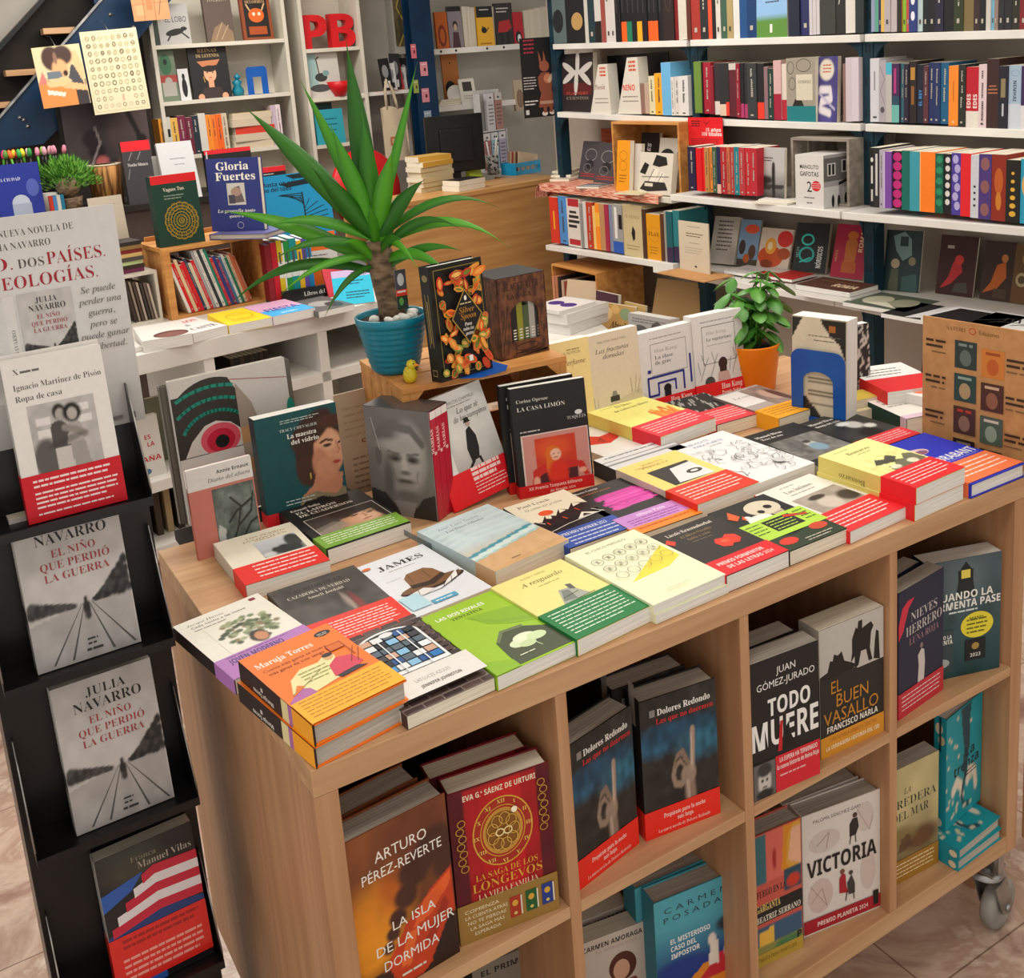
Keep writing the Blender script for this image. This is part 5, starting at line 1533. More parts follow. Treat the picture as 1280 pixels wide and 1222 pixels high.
# lighthouse
g = PG(48,70,'34464a').gr('1f4446','4a5a60',.1,.9).nz(6,.3,6).el(.5,.84,.3,.2,'5a6a70',.8)
front = [('I',0,0,1,1,g),('R',.42,.78,.62,.9,'1a2224'),('P',[(.38,.66),(.42,.8),(.62,.8),(.66,.66)],'20282a'),('P',[(.44,.9),(.52,.97),(.6,.9)],'161c1e'),('R',.46,.83,.58,.9,'e8d45a'),T('CUANDO LA',.5,.66,.06,'f0efe8',s='b',a='c',m=.78),T('TORMENTA PASE',.5,.585,.06,'f0efe8',s='b',a='c',m=.98),('D',.3,.55,.7,1,.05,'d8e0e0',.014),('E',.68,.42,.22,.11,'e8d83a'),('D',.54,.46,.82,4,.035,'6a6a1a',.014),T('MANEL',.68,.47,.02,'5a5a1a',s='b',a='c',m=.2),('R',.52,.12,.8,.3,'16191a'),T('2023',.66,.15,.03,'f0efe8',s='b',a='c',m=.14),('E',.66,.24,.05,.03,'a88a4a'),('R',.02,.06,.36,.42,'38484c'),T('TORMENTA',.19,.3,.035,'f0efe8',s='b',a='c',m=.32),T('CUANDO LA',.19,.345,.03,'f0efe8',s='b',a='c',m=.3),('E',.19,.14,.12,.04,'a8b4b4')]
b = cube('paperback','teal-grey paperback with a lighthouse and a yellow roundel, top right cube',(1157,854),(1249,834),(1154,707),Z1,.045,'1f3a3c',front,spcol='18302f',pages=PAGES_W)

# lower row ------------------------------------------------------
front = [('R',0,0,1,1,'d0c4b8'),T('CARMEN AMORAGA',.5,.86,.062,'2a2624',s='b',a='c',m=.86),T('La memoria infiel',.54,.79,.045,'b89a94',s='i',a='c',m=.6),('E',.62,.5,.2,.2,'5a3026'),('E',.6,.46,.12,.14,'d8a88a'),('P',[(.3,.1),(.4,.3),(.8,.3),(.9,.1)],'8a3a3a')]
b = cube('paperback','pale beige paperback with black capitals, lower cube second from left',(728,1272),(813,1238),(722,1182),Z0,.034,'d0c4b8',front,['paperback with cream pages behind the pale beige one, lower cube'],pages=PAGES,gap=.014)
g = PG(48,70,'50a8bc').gr('16387e','52aabc',.3,.72)
g.el(.3,.3,.3,.1,'1a3a8a',.6).po([(0,0),(0,.2),(.3,.1),(.6,.26),(1,.2),(1,0)],'e08a2a').po([(.5,.1),(.8,.3),(1,.26),(1,.1)],'c82a3a').el(.7,.45,.05,.06,'e8dcd0',.3).po([(.64,.22),(.68,.44),(.78,.42),(.78,.2)],'e8e0d4').el(.9,.56,.14,.07,'2a3a4a',.5).el(.9,.3,.05,.08,'e4e4e0',.3)
front = [('I',0,0,1,1,g),T('C A R M E N',.52,.86,.05,'2a3a44',s='n',a='c',m=.8),T('P O S A D A S',.52,.775,.05,'2a3a44',s='n',a='c',m=.82),T('EL MISTERIOSO',.18,.56,.045,'eef0ee',s='b',m=.5),T('CASO DEL',.18,.49,.045,'eef0ee',s='b',m=.32),T('IMPOSTOR',.18,.42,.045,'eef0ee',s='b',m=.36)]
b = cube('hardback_book','turquoise and blue hardback with spaced capitals, lower cube second from left',(824,1262),(921,1218),(814,1131),Z0,.042,'4aa4b8',front,['turquoise-edged hardback behind the spaced-capitals one'],spcol='3a90a4',hard=True,pages=PAGES_G)
g = PG(40,56,'c8584a')
g.po([(0,.62),(0,1),(.26,1),(.26,.62)],'3a6a74').po([(.26,.62),(.26,1),(.62,1),(.62,.62)],'d86a5a').po([(.62,.5),(.62,1),(1,1),(1,.5)],'d8a038').po([(.72,.72),(.8,.95),(1,.95),(1,.66)],'e8b090').po([(.58,.66),(.64,.98),(.86,1),(.72,.9),(.68,.7),(.74,.66)],'d88a1e').po([(.62,.5),(.62,.66),(1,.66),(1,.5)],'2a4a5a').el(.82,.56,.14,.05,'c83a2a',.3).po([(0,.14),(0,.3),(1,.3),(1,.14)],'3a5a78').po([(.1,.14),(.1,.26),(.4,.28),(.4,.14)],'e8b84a').po([(0,0),(0,.15),(1,.15),(1,0)],'8a8a4a').el(.7,.1,.3,.05,'4a7a4a',.4).el(.44,.78,.04,.08,'a82a2a',.4)
front = [('I',0,0,1,1,g),('R',0,.33,1,.47,'1e1a1a'),T('FUEGO EN LA',.06,.53,.05,'1e1a1a',s='S',m=.6),T('GARGANTA',.04,.42,.055,'e8c87a',s='S',m=.5),T('BEATRIZ SERRANO',.04,.34,.045,'e4dccc',s='S',m=.92),('R',0,0,1,.1,'b89a3a'),T('FINALISTA PREMIO PLANETA 2024',.06,.04,.03,'6a4a1a',s='n',m=.8),T('P',.88,.1,.05,'1a1a1a',s='b')]
b = cube('hardback_book','colourful patchwork hardback with a blonde woman, lower third cube',(945,1212),(1004,1183),(939,1048),Z0,.04,'c8584a',front,hard=True,spcol='3a6a74',pages=PAGES_G)
front = [('R',0,0,1,1,'dcd4cc'),T('PALOMA SÁNCHEZ-GARNICA',.5,.91,.028,'3a3634',s='n',a='c',m=.72),('E',.28,.74,.2,.09,'cdc0b8'),('E',.8,.82,.12,.12,'d0c2ba'),('E',.22,.3,.16,.14,'cdb8b0'),('E',.84,.36,.1,.16,'cfbeb6'),('L',[(.1,.4),(.3,.2),(.24,.36),(.1,.26)],.001,'9a7a74'),('L',[(.7,.9),(.86,.7),(.9,.8)],.001,'a88a84'),('L',[(.18,.72),(.34,.8),(.3,.68)],.001,'a88a84'),
   ('P',[(.6,.7),(.6,.8),(.64,.84),(.7,.84),(.72,.76),(.68,.7)],'2a2828'),('E',.67,.865,.03,.02,'4a3a34'),('L',[(.62,.72),(.6,.64)],.002,'2a2828'),('L',[(.67,.72),(.68,.64)],.002,'2a2828'),T('VICTORIA',.5,.48,.125,'1e1a1a',s='b',a='c',m=.9),('P',[(.46,.26),(.46,.38),(.5,.42),(.54,.4),(.55,.3),(.58,.24)],'a8202e'),('P',[(.58,.22),(.56,.32),(.62,.38),(.66,.3),(.66,.22)],'3a3838'),('E',.5,.435,.03,.02,'7a4a3a'),('E',.61,.4,.026,.018,'4a3a34'),('L',[(.56,.26),(.54,.18)],.002,'2a2828'),('L',[(.64,.24),(.65,.17)],.002,'2a2828'),('R',0,.02,1,.13,'a81a2a'),T('PREMIO PLANETA 2024',.5,.055,.036,'f0d8d4',s='b',a='c',m=.66),('R',.9,.05,.97,.17,'1e1a1a')]
b = cube('hardback_book','off-white hardback with two pairs of tiny figures and a crimson foot stripe',(1005,1172),(1100,1133),(1003,1021),Z0,.04,'dcd4cc',front,['off-white hardback behind the tiny-figures one, lower third cube','rearmost off-white hardback of three in the lower third cube'],spcol='d0c8c0',spine=[('R',0,0,1,.12,'a81a2a')],hard=True,pages=PAGES_G)
g = PG(40,60,'b8a874').gr('6a5a3a','c4b684',.1,.6).nz(5,.2,4).el(.7,.32,.3,.1,'6a4a2e',.6).el(.3,.4,.3,.08,'8a7a4a',.7).po([(.3,.26),(.36,.38),(.5,.4),(.56,.28)],'5a3a24',.8)
front = [('I',0,0,1,1,g),T('LA',.46,.76,.05,'3a3a28',s='i',a='c',m=.12),T('HEREDERA',.5,.65,.075,'3a4430',s='s',a='c',m=.92),T('DEL MAR',.52,.54,.075,'3a4430',s='s',a='c',m=.62)]
b = cube('paperback','hazy ochre paperback with a ship at anchor, lower right cube',(1100,1116),(1172,1077),(1097,974),Z0,.036,'a89864',front,spcol='3a4a40',band=(0,.2,'a8782a',band_art('e8d8b0',4)),pages=PAGES_G)

# La trenza: one standing on two lying copies
g = PG(40,60,'1a98a4').nz(6,.1,3).po([(.4,1),(.44,.8),(.5,.62),(.46,.46),(.52,.34),(.6,.3),(.58,.46),(.66,.62),(.64,.84),(.7,1)],'2a4a54').ln([(.2,.3),(.3,.36),(.42,.3),(.46,.2)],.05,'e8dcc8').ln([(.84,.2),(.8,.34),(.66,.38),(.6,.3)],.05,'e4d8c4').ln([(.5,.32),(.44,.2),(.5,.1),(.62,.08)],.03,'2a4a54')
rg = random.Random(6)
for i in range(26):
 g.el(rg.random() * .36 * (1 if i % 3 else 2.4),rg.random() * (.3 if i % 2 else 1),.03,.018,'d4ccb0',.6)
front = [('I',0,0,1,1,g),T('La',.66,.52,.085,'14323a',s='b',a='c',m=.26),T('trenza',.56,.42,.085,'14323a',s='b',a='c',m=.7),('D',.54,.38,.86,2,.03,'14323a',.01)]
spn = [('R',0,0,1,1,'1690a0'),('E',.4,.9,.3,.05,'d8ccb0'),('E',.6,.8,.28,.04,'c8b894'),('E',.4,.06,.3,.04,'d8ccb0'),('D',.4,.7,.6,1,.2,'14323a',.3)]
ZT2 = Z0 + .052
lo = book('hardback_book','turquoise hardback lying uppermost under the braid book, lower right cube',.148,.215,.025,'1a98a4',front,spn,'1690a0',hard=True,group=GC,pages=PAGES_G)
q = atz(1178,1055,Z0 + .0515)
lay(lo,q[0] + .012,q[1] - .03,Z0 + .0515,5)
dup(lo,'turquoise hardback lying at the bottom under the braid book, lower right cube',(q[0] + .012,q[1] - .028,Z0 + .0258),(FLAT,0,math.radians(3)),GC)
s = stand_px((1194,1046),(1236,1006),(1192,909),ZT2)
book('hardback_book','turquoise hardback with a dark braid, standing on two lying copies',.14,s['h'],.026,'1a98a4',front,spn,'1690a0',hard=True,group=GC,loc=(s['loc'][0] - .004,s['loc'][1] + .02,ZT2 + .0008),rot=(0,0,s['rot'][2]),pages=PAGES_W)

# top of a book in the bottom left cube
b = cube('paperback','paperback whose grey top shows at the bottom of the left cube',(600,1318),(700,1275),(590,1210),Z0,.05,'3a3634',[('R',0,0,1,1,'8a8478'),T('EL PRIMER',.1,.86,.06,'2a2624',s='b',m=.6)],['darker paperback just behind the grey-topped one in the bottom left cube'],pages=PAGES_G)

# ================================================================== black display stand with a poster
st_ = thing('display_stand','narrow black floor display stand with tiered pockets at the left of the oak unit','stand',(-.318,.40,0))
SW = .252
board((0,.045,.0),(SW,.06,1.44),BLACKM,'back_panel',st_,.001)
board((0,.0604,0),(SW,.30,.06),BLACKM,'base',st_,.002)
board((.0,.0604,.06),(.012,.26,1.0),BLACKM,'strut',st_,.001)
board((SW - .012,.0604,.06),(SW,.26,1.0),BLACKM,'strut',st_,.001)
LED = [1.302,1.076,.803,.502]
for z in LED:
 m = MB()
 m.box((.008,-.040,z - .004),(SW - .008,.0448,z - .0005),BLACKM)
 m.box((.008,-.0425,z - .008),(SW - .008,-.0402,z + .006),BLACKM)
 pk = m.build('pocket',st_)
 for x in (.008,SW - .0095):
  w = MB()
  w.prism([(-.040,z),(.0448,z),(.0448,z + .16),(.034,z + .16),(-.040,z + .02)],lambda p,q,d: (d,p,q),x,x + .0015,BLACKM)
  w.build('pocket_side',pk)
  w = MB()
  w.tube([(x + .0007,-.0405,z + .018),(x + .0007,.03,z + .1605)],.0012,STEEL,n=6)
  w.build('edge_strip',pk)

# poster
PW,PH = .46,.328
po = thing('poster','pale grey header poster with red and grey capitals above the black stand','poster',(-.512,.442,1.40),0)
m = MB()
m.box((0,0,0),(PW,.003,PH),PRINT,'c8c6c4')
g = PG(40,30,'cdcbc9').gr('a8a6a4','d0cecc',.0,.35).nz(4,.06,3)

def navarro_art(big=True):
 g = PG(64,96,'b8b4b1').gr('c4c0bd','bcb8b5',0,1)
 g.po([(0,.0),(0,.3),(.3,.34),(.62,.37),(1,.36),(1,0)],'a8a4a2').nz(9,.12,4)
 rg = random.Random(3)
 for i in range(150):
  t = rg.random() ** .8
  g.el(t * .44,.36 + (1 - t) * .08 * rg.random(),.022,.012 + .012 * (1 - t),rg.choice(['2e2c2c','3a3838','4a4848']),.9)
 for i in range(260):
  t = rg.random() ** .7
  g.el(1 - t * .36,.37 + (1 - t) ** 1.2 * .24 * rg.random(),.024,.012 + .014 * (1 - t),rg.choice(['242222','2e2c2c','444242']),.9)
 rails = [('P',[(x - .012,.02),(x + .012,.02),(.552 + (x - .5) * .12,.36),(.548 + (x - .5) * .12,.36)],'55534f') for x in (.16,.34,.74,.95)]
 g.el(.55,.33,.035,.05,'2a2828',.3).el(.55,.385,.02,.018,'3a3634',.4).el(.55,.28,.03,.03,'3a3634',.5)
 return [('I',0,0,1,1,g)] + rails + [T('JULIA',.52,.88,.062,'24201f',s='s',a='c',m=.4),T('NAVARRO',.52,.79,.068,'24201f',s='s',a='c',m=.68),T('EL NIÑO',.52,.7,.05,'a03a40',s='s',a='c',m=.42),T('QUE PERDIÓ',.52,.625,.05,'a03a40',s='s',a='c',m=.66),T('LA GUERRA',.52,.55,.05,'a03a40',s='s',a='c',m=.62),('D',.5,.12,.6,2,.03,'3a3836',.012),('D',.48,.05,.64,1,.03,'3a3836',.016)]

def sub(ops,u0,v0,u1,v1):
 """the same artwork inside a smaller rectangle of another sheet"""
 f = lambda x: u0 + x * (u1 - u0)
 h = lambda y: v0 + y * (v1 - v0)
 r = []
 for o in ops:
  if o[0] == 'T':
   d = dict(o[6])
   if 'm' in d:
    d['m'] *= (u1 - u0)
   r.append(('T',o[1],f(o[2]),h(o[3]),o[4] * (v1 - v0),o[5],d))
  elif o[0] == 'P':
   r.append(('P',[(f(x),h(y)) for x,y in o[1]],o[2]))
  elif o[0] == 'I':
   r.append(('I',f(o[1]),h(o[2]),f(o[3]),h(o[4]),o[5]))
  elif o[0] == 'D':
   r.append(('D',f(o[1]),h(o[2]),f(o[3]),o[4],o[5] * (v1 - v0),o[6],(o[7] if len(o) > 7 else .02) * (v1 - v0)))
 return r

gh = PG(24,30,'cdcbc9').el(.3,.8,.5,.34,'3a3634',.3).el(.1,.3,.7,.35,'8a8886',.4).el(.4,.45,.3,.14,'d8d4d0',.5)
art = [('I',0,0,1,1,g),T('NUEVA NOVELA DE',.872,.915,.03,'4a4644',s='s',a='r',m=.215),T('JULIA NAVARRO',.80,.86,.03,'4a4644',s='s',a='r',m=.19),T('UN NIÑO.',.683,.775,.055,'a01e2e',s='s',a='r',m=.3),T('DOS',.773,.775,.04,'5a4a4a',s='s',a='r',m=.075),T('PAÍSES.',.953,.775,.055,'a01e2e',s='s',a='r',m=.172),T('DOS IDEOLOGÍAS.',.922,.69,.055,'a01e2e',s='s',a='r',m=.46),('I',.3,.2,.67,.66,gh),('R',.638,.29,.668,.665,'d4d1ce'),T('JULIA NAVARRO',.66,.33,.016,'6a6664',s='s',r=90)] + sub(navarro_art(),.678,.27,.835,.665)
for i,t_ in enumerate(('Se puede','perder una','guerra,','pero se','puede ganar','la libertad.')):
 art.append(T(t_,.915,.625 - i * .052,.028,'5a5654',s='i',a='c'))
art += [('D',.86,.03,.93,1,.05,'6a6664',.014),('R',.95,.02,.97,.05,'6a6664')]
m.art(art,PW,PH,lambda x,y,e: (x,-e,y),PRINT)
m.build('sheet',po)

# books in the stand's pockets
GS = 'books in the pockets of the black stand'
nav = book('paperback','grey paperback with a child on railway tracks, second pocket from the top',.145,.232,.034,'b8b4b1',navarro_art(),[('R',0,0,1,1,'b0aca9'),T('JULIA NAVARRO',.25,.48,.045,'24201f',s='s',r=90),('P',[(0,.3),(0,.42),(1,.4),(1,.28)],'4a4846')],'b0aca9',group=GS,loc=(-.262,.385,LED[1] + .001),rot=(-.1,0,math.radians(1)))
dup(nav,'grey paperback with a child on railway tracks, third pocket from the top',(-.25,.386,LED[2] + .001),(-.1,0,math.radians(1)),GS)
g = PG(48,48,'b4b0ac').nz(9,.15,2)
for x,y,w_,h_ in ((.1,.7,.2,.1),(.4,.75,.25,.12),(.72,.62,.2,.12),(.1,.5,.2,.12),(.7,.8,.2,.1)):
 g.po([(x,y),(x + w_,y),(x + w_,y + h_),(x,y + h_)],'dcd8d4')
g.el(.18,.2,.2,.3,'5a5654',.3).po([(.28,.3),(.3,.68),(.46,.74),(.56,.6),(.56,.34)],'4a4644').po([(.32,0),(.3,.34),(.58,.34),(.56,0)],'c4bfba').el(.45,.84,.1,.12,'2a2624',.3).el(.46,.8,.07,.09,'a8a09a',.3).el(.64,.8,.14,.14,'1e1a19',.3).el(.64,.78,.075,.09,'b0a8a2',.3).po([(.5,.36),(.56,.64),(.72,.66),(.8,.46),(.74,.36)],'a8a19b').po([(.56,0),(.54,.36),(.76,.38),(.82,0)],'9a958f').ln([(.5,.6),(.66,.54),(.78,.46)],.05,'8a837c').el(.5,.42,.3,.05,'3a3634',.5,.2,.5)
front = [('R',0,0,1,1,'e2ded9'),T('X',.1,.91,.035,'4a4644',s='s'),('D',.17,.915,.36,1,.05,'6a6664',.014),T('Ignacio Martínez de Pisón',.08,.815,.036,'4a4442',s='s',m=.88),T('Ropa de casa',.08,.745,.036,'4a4442',s='s',m=.46),('I',.17,.28,.84,.71,g)]
book('paperback','white paperback with a photo of a young couple and red band, topmost pocket',.133,.232,.026,'e2ded9',front,[('R',0,0,1,1,'d2cec8'),('D',.4,.8,.6,1,.1,'6a6664',.3)],'d2cec8',band=(0,.29,'c81222',[('D',.1,.84,.92,2,.11,'f0d4d4',.045),('D',.1,.58,.96,4,.1,'f0d4d4',.04),('D',.1,.14,.9,1,.1,'f0d4d4',.035)]),group=GS,pages=PAGES_W,loc=(-.238,.383,LED[0] + .001),rot=(-.1,0,math.radians(1)))
book('paperback','white-edged paperback behind the young-couple one in the topmost pocket',.133,.235,.02,'dcd8d2',[('R',0,0,1,1,'e2ded9')],group=GS,pages=PAGES_W,loc=(-.236,.412,LED[0] + .001),rot=(-.1,0,math.radians(1)))
g = PG(50,70,'17151a').el(.35,.86,.3,.1,'4a4438',.8,0,.7).el(.3,.98,.3,.08,'3a4438',.8,0,.6)
g.nz(12,.1,5)
front = [('I',0,0,1,1,g),('P',[(0,.62),(.3,.7),(.44,.8),(0,.74)],'2a5ab0'),('P',[(.0,.44),(.5,.5),(1,.46),(1,.4),(0,.38)],'1a3a7a')]
for k,cc in enumerate(('c8203c','e4e0e4','c8203c','e4e0e4','c8203c')):
 y = .47 + k * .065
 x0 = max(.05,.02 + k * .1)
 front.append(('P',[(x0,y - .05 + x0 * .08),(.55,y + .02),(1,y),(1,y + .065),(.55,y + .085),(x0,y + .015 + x0 * .08)],cc))
front += [T('Franca',.34,.89,.04,'8a8470',s='s',m=.26),T('Manuel Vilas',.4,.83,.05,'b8b0a4',s='s',m=.56),('R',.04,0,.5,.05,'2a5ab0')]
book('paperback','glossy black paperback with red and white stripes, lowest pocket of the stand',.15,.232,.03,'17151a',front,[('R',0,0,1,1,'b8b4b0'),('D',.4,.9,.6,1,.1,'4a4644',.3)],'b8b4b0',band=(.05,.42,'e02a22',[('D',.12,.86,.94,2,.12,'a81a18',.06),('D',.1,.5,.94,4,.12,'f0a098',.05)]),group=GS,mat=GLOSS,loc=(-.232,.384,LED[3] + .001),rot=(-.11,0,math.radians(2)))

# ================================================================== wall shelving on the right
def cv(rows,ox,oy,s):
 """rows measured in an enlarged crop -> pixels of the photograph"""
 return [(ox + r[0] * s,ox + r[1] * s,oy + r[2] * s,oy + r[3] * s) + tuple(r[4:]) for r in rows]

def wshelf(name_label,x0,ya,yb,za,zb,mat=WHITE,th=.028,x1=XW):
 o = thing('wall_shelf',name_label,'shelf',(0,0,0),group='white shelf boards on the right wall')
 m = MB()
 V = [(x0,ya,za - th),(x1,ya,za - th),(x1,yb,zb - th),(x0,yb,zb - th),(x0,ya,za),(x1,ya,za),(x1,yb,zb),(x0,yb,zb)]
 m.add(V,[(0,1,2,3),(4,7,6,5),(0,4,5,1),(2,6,7,3),(1,5,6,2),(3,7,4,0)],mat)
 m.build('shelf_board',o,bevel=.002)
 return o

P1,P2,P3 = 1.657,2.645,3.75
P3B = 3.80
XS,XD = 2.9,2.75
SH = {}
for key,lab,x0,ya,yb,za,zb in (
  ('R1','top white shelf in the right-hand bay of the wall, with mostly dark spines',XS,.2,P1 - .012,1.835,1.888),('R2','second white shelf in the right-hand bay of the wall, under the navy and orange spines',XS,.2,P1 - .012,1.53,1.558),('R3','third white shelf in the right-hand bay, under the colourful spines',XD,.2,P1 - .03,1.262,1.245),('R4','low display shelf in the right-hand bay carrying comics',XD,.2,P1 + .01,.895,.902),
  ('M1','top white shelf in the middle bay of the wall',XS,P1 + .012,P2 - .012,1.888,1.921),('M2','second white shelf in the middle bay, with the red card hung on its edge',XS,P1 + .012,P2 - .012,1.558,1.573),('M3','deep third white shelf in the middle bay under the white crate',XD,P1 - .02,P2 - .01,1.245,1.245),('M4','low display shelf in the middle bay carrying myth books',XD,P1 + .014,P2 + .14,.902,.892),
  ('L1','top white shelf in the left bay of the wall, with a set of black volumes',XS,P2 + .012,P3,1.921,1.96),('L2','second white shelf in the left bay, under the lily-covered book',XS,P2 + .012,P3,1.573,1.601),('L4','low white shelf in the left bay with a row of mixed spines',XD,P2 - .01,P3 - .03,.922,.897)):
 wshelf(lab,x0,ya,yb,za,zb)
 SH[key] = (x0,ya,yb,za,zb)
wshelf('cloth-covered board above the low white shelf in the left bay',2.79,P2 + .03,P3 - .03,1.222,1.224,CREAMW)
wshelf('lowest white shelf near the floor in the left bay',2.72,P2 - .1,P3 + .1,.52,.52)

for i,(y,lab) in enumerate(((P1,'petrol blue steel upright between the middle and right wall bays'),(P2,'petrol blue steel upright between the left and middle wall bays'),(P3B,'petrol blue steel upright at the left end of the wall shelving'))):
 o = thing('shelf_upright',lab,'upright',(0,0,0),group='steel uprights of the wall shelving')
 m = MB()
 x_ = 2.93
 m.box((x_,y - .024,.0),(x_ + .06,y + .024,2.45),BLUEM)
 for k in range(16):
  m.box((x_ - .0006,y - .012,.5 + k * .12),(x_,y - .006,.53 + k * .12),BLACKP)
  m.box((x_ - .0006,y + .006,.5 + k * .12),(x_,y + .012,.53 + k * .12),BLACKP)
 m.build('post',o,bevel=.002)
 for zz in ((1.86,1.53,1.215,.87) if i == 0 else (1.89,1.54,1.215,.87) if i == 1 else (1.925,1.57,1.19,.865)):
  for sg in (-1,1):
   if i == 2 and sg > 0:
    continue
   b_ = MB()
   pr2 = [(y + sg * .0285,zz),(y + sg * .12,zz)] + [(y + sg * (.0285 + .0915 * (1 - math.sin(t))),zz - .1 * (1 - math.cos(t))) for t in np.linspace(.25,PI / 2,7)]
   b_.prism(pr2,lambda p,q,d: (d,p,q),x_ + .0,x_ + .01,BLUEM)
   b_.build('bracket',o)

rows = 'books on the wall shelves'
K = .1719
spine_row('on the top right-bay shelf',cv([(160,187,232,-900,'8f98b5',0),(187,213,232,-880,'c85a50',[('R',0,0,1,.45,'5aa08a')]),(213,236,232,-860,'26265a',1),(236,262,232,-900,'1f5fae',[('R',0,0,1,.45,'d9b45a')]),(262,305,232,-930,'b4abae',1),(305,352,232,-930,'bab1b3',0),(352,388,231,-900,'e07020',[('R',0,0,1,.4,'2a2a26'),('E',.5,.3,.3,.06,'d8d4c8')]),(388,415,231,-900,'8cb83a',1),(415,442,231,-900,'c9504a',1),(442,500,231,-950,'2a3a7a',[('R',.35,.3,.6,.9,'a8b0d8'),('E',.5,.1,.25,.03,'e8e8f0'),('E',.5,.2,.25,.03,'e8e8f0')]),(500,538,230,-900,'b5c8cc',1),(538,580,229,-900,'1c2026',1),(580,632,229,-930,'1b1d22',1),(632,690,228,-930,'23243a',1),(690,765,227,-950,'161a1e',[T('Nocturna',.66,.3,.05,'d8dcd8',s='j',r=90)]),(765,832,226,-950,'2f3a22',1),(832,905,225,-950,'7a6a45',[('R',.2,.5,.8,1,'2a2418')]),(905,950,225,-900,'3a2a28',1),(950,998,224,-900,'1d2023',1),(998,1030,223,-950,'c9c5bd',0),(1030,1055,223,-950,'78b4d0',1),(1055,1083,222,-900,'8f7a70',1),(1083,1125,222,-940,'2a2a30',1),(1125,1180,221,-940,'26262c',1),(1180,1240,221,-900,'2c2a22',1),(1240,1300,220,-900,'7a2028',1)],1060,0,K),XS + .01,rows)
spine_row('on the second right-bay shelf',cv([(157,224,887,425,'cfcdd2',[('R',.4,.5,.55,.8,'8a8a90'),('R',.3,.06,.7,.09,'3a3a40')]),(224,276,888,440,'aaa2a8',[('L',[(.2,.9),(.8,.7),(.2,.5),(.8,.3)],.002,'6a6268'),('E',.5,.2,.3,.05,'55505a')]),(276,318,889,455,'b8b4b0',[('R',0,.8,1,1,'4ab0c8')]),(318,372,891,462,'43264f',[('R',0,0,1,.3,'6ab0a8'),('R',0,.3,1,.45,'2a4a5a'),('R',.3,.5,.6,.92,'b03a78')]),(372,403,892,462,'3a6a78',1),(403,437,893,465,'2a2235',1),(437,490,896,445,'2a2020',[('R',.2,.7,.8,.9,'b8863a'),('R',.3,.3,.7,.6,'8a5a2a')]),(490,540,897,470,'1c2030',[T('EL REY',.75,.3,.06,'4a8ac8',s='b',r=90)]),(540,576,898,480,'5a3038',1),(576,620,899,455,'22305e',1),(620,666,900,455,'22305e',1),(666,724,903,455,'1a5a80',1),(724,793,915,478,'f58a28',[('R',.44,.4,.56,.75,'c86a1a'),('R',.4,.05,.6,.08,'f8d0a0')]),(793,845,919,470,'262a24',1),(845,890,925,488,'b8182a',[('R',0,0,1,.27,'ddd8cc'),T('EDES',.75,.32,.07,'f0e4dc',s='b',r=90)]),(890,941,927,488,'b8182a',[('R',0,0,1,.27,'ddd8cc'),T('EDES',.75,.32,.07,'f0e4dc',s='b',r=90)]),(941,999,930,468,'d9c4c8',1),(999,1086,933,428,'3a2220',[('R',.1,.5,.9,.52,'a8684a'),('R',.1,.55,.9,.57,'a8684a'),('R',.2,.6,.8,.62,'a8684a')]),(1086,1153,935,480,'20202a',[('R',.25,.5,.75,.8,'8a7a5a'),('R',.4,.2,.6,.4,'b8b8c0')]),(1153,1250,940,475,'c4ccd6',[('R',0,.4,1,1,'9fb4c8'),T('NEMHAI',.34,.76,.055,'2a3a4a',s='b',r=-90),('O',.5,.88,.3,.05,.001,'5a7a98')]),(1250,1330,942,480,'d4d2d6',[('R',0,.38,1,1,'3a2450')])],1060,0,K),XS + .01,rows)
K = .2128
spine_row('on the third right-bay shelf',cv([(125,152,1216,868,'1c1a1c',[('E',.5,.8,.3,.04,'d8d4d0'),('R',.3,.4,.7,.7,'d0ccc8'),('R',.3,.1,.7,.3,'c8c4c0')]),(152,184,1218,868,'2a2a2c',[('R',.3,.2,.7,.9,'c8c4c0')]),(184,207,1220,880,'b0a8b8',1),(207,253,1223,890,'7a4aa0',[('R',0,0,.2,1,'c8b8d8')]),(253,311,1228,888,'2a1420',[('E',.5,.9 - .16 * i,.45,.075,'c02a78') for i in range(6)]),(311,359,1234,885,'12685c',0),(359,416,1240,890,'3a98a8',0),(416,506,1246,893,'f88020',[('R',0,0,.06,1,'f8c080')]),(506,553,1252,902,'155a44',[('E',.5,.9 - .18 * i,.4,.06,'2a8a64') for i in range(5)]),(553,599,1258,905,'1a1a1c',[('E',.5,.9 - .14 * i,.3,.05,'d8d4d0') for i in range(6)]),(599,656,1264,900,'4a3a98',[('E',.4 + .2 * (i % 2),.9 - .15 * i,.3,.07,'b0a8d8') for i in range(6)]),(656,716,1272,902,'e02028',0),(716,763,1280,910,'c8ccd5',[('E',.5,.5 - .1 * i,.15,.02,'2a2a30') for i in range(4)]),(763,836,1288,905,'4a3478',[('E',.5,.85,.35,.1,'8a5a5a'),('E',.5,.5,.35,.1,'8a5a5a'),('E',.5,.15,.35,.1,'8a5a5a')]),(836,921,1298,908,'8a2a18',[('E',.5,.6,.3,.2,'b85a20'),('E',.5,.3,.2,.14,'c87a2a')]),(921,1003,1308,940,'1c1a16',[('E',.5,.14 + .13 * i,.24 - .025 * i,.045 - .004 * i,'d8a83a') for i in range(6)]),(1003,1090,1316,935,'2a98b8',[('E',.5,.6,.4,.2,'d8a85a')])],1060,0,K),XD + .012,rows,depth=.17)
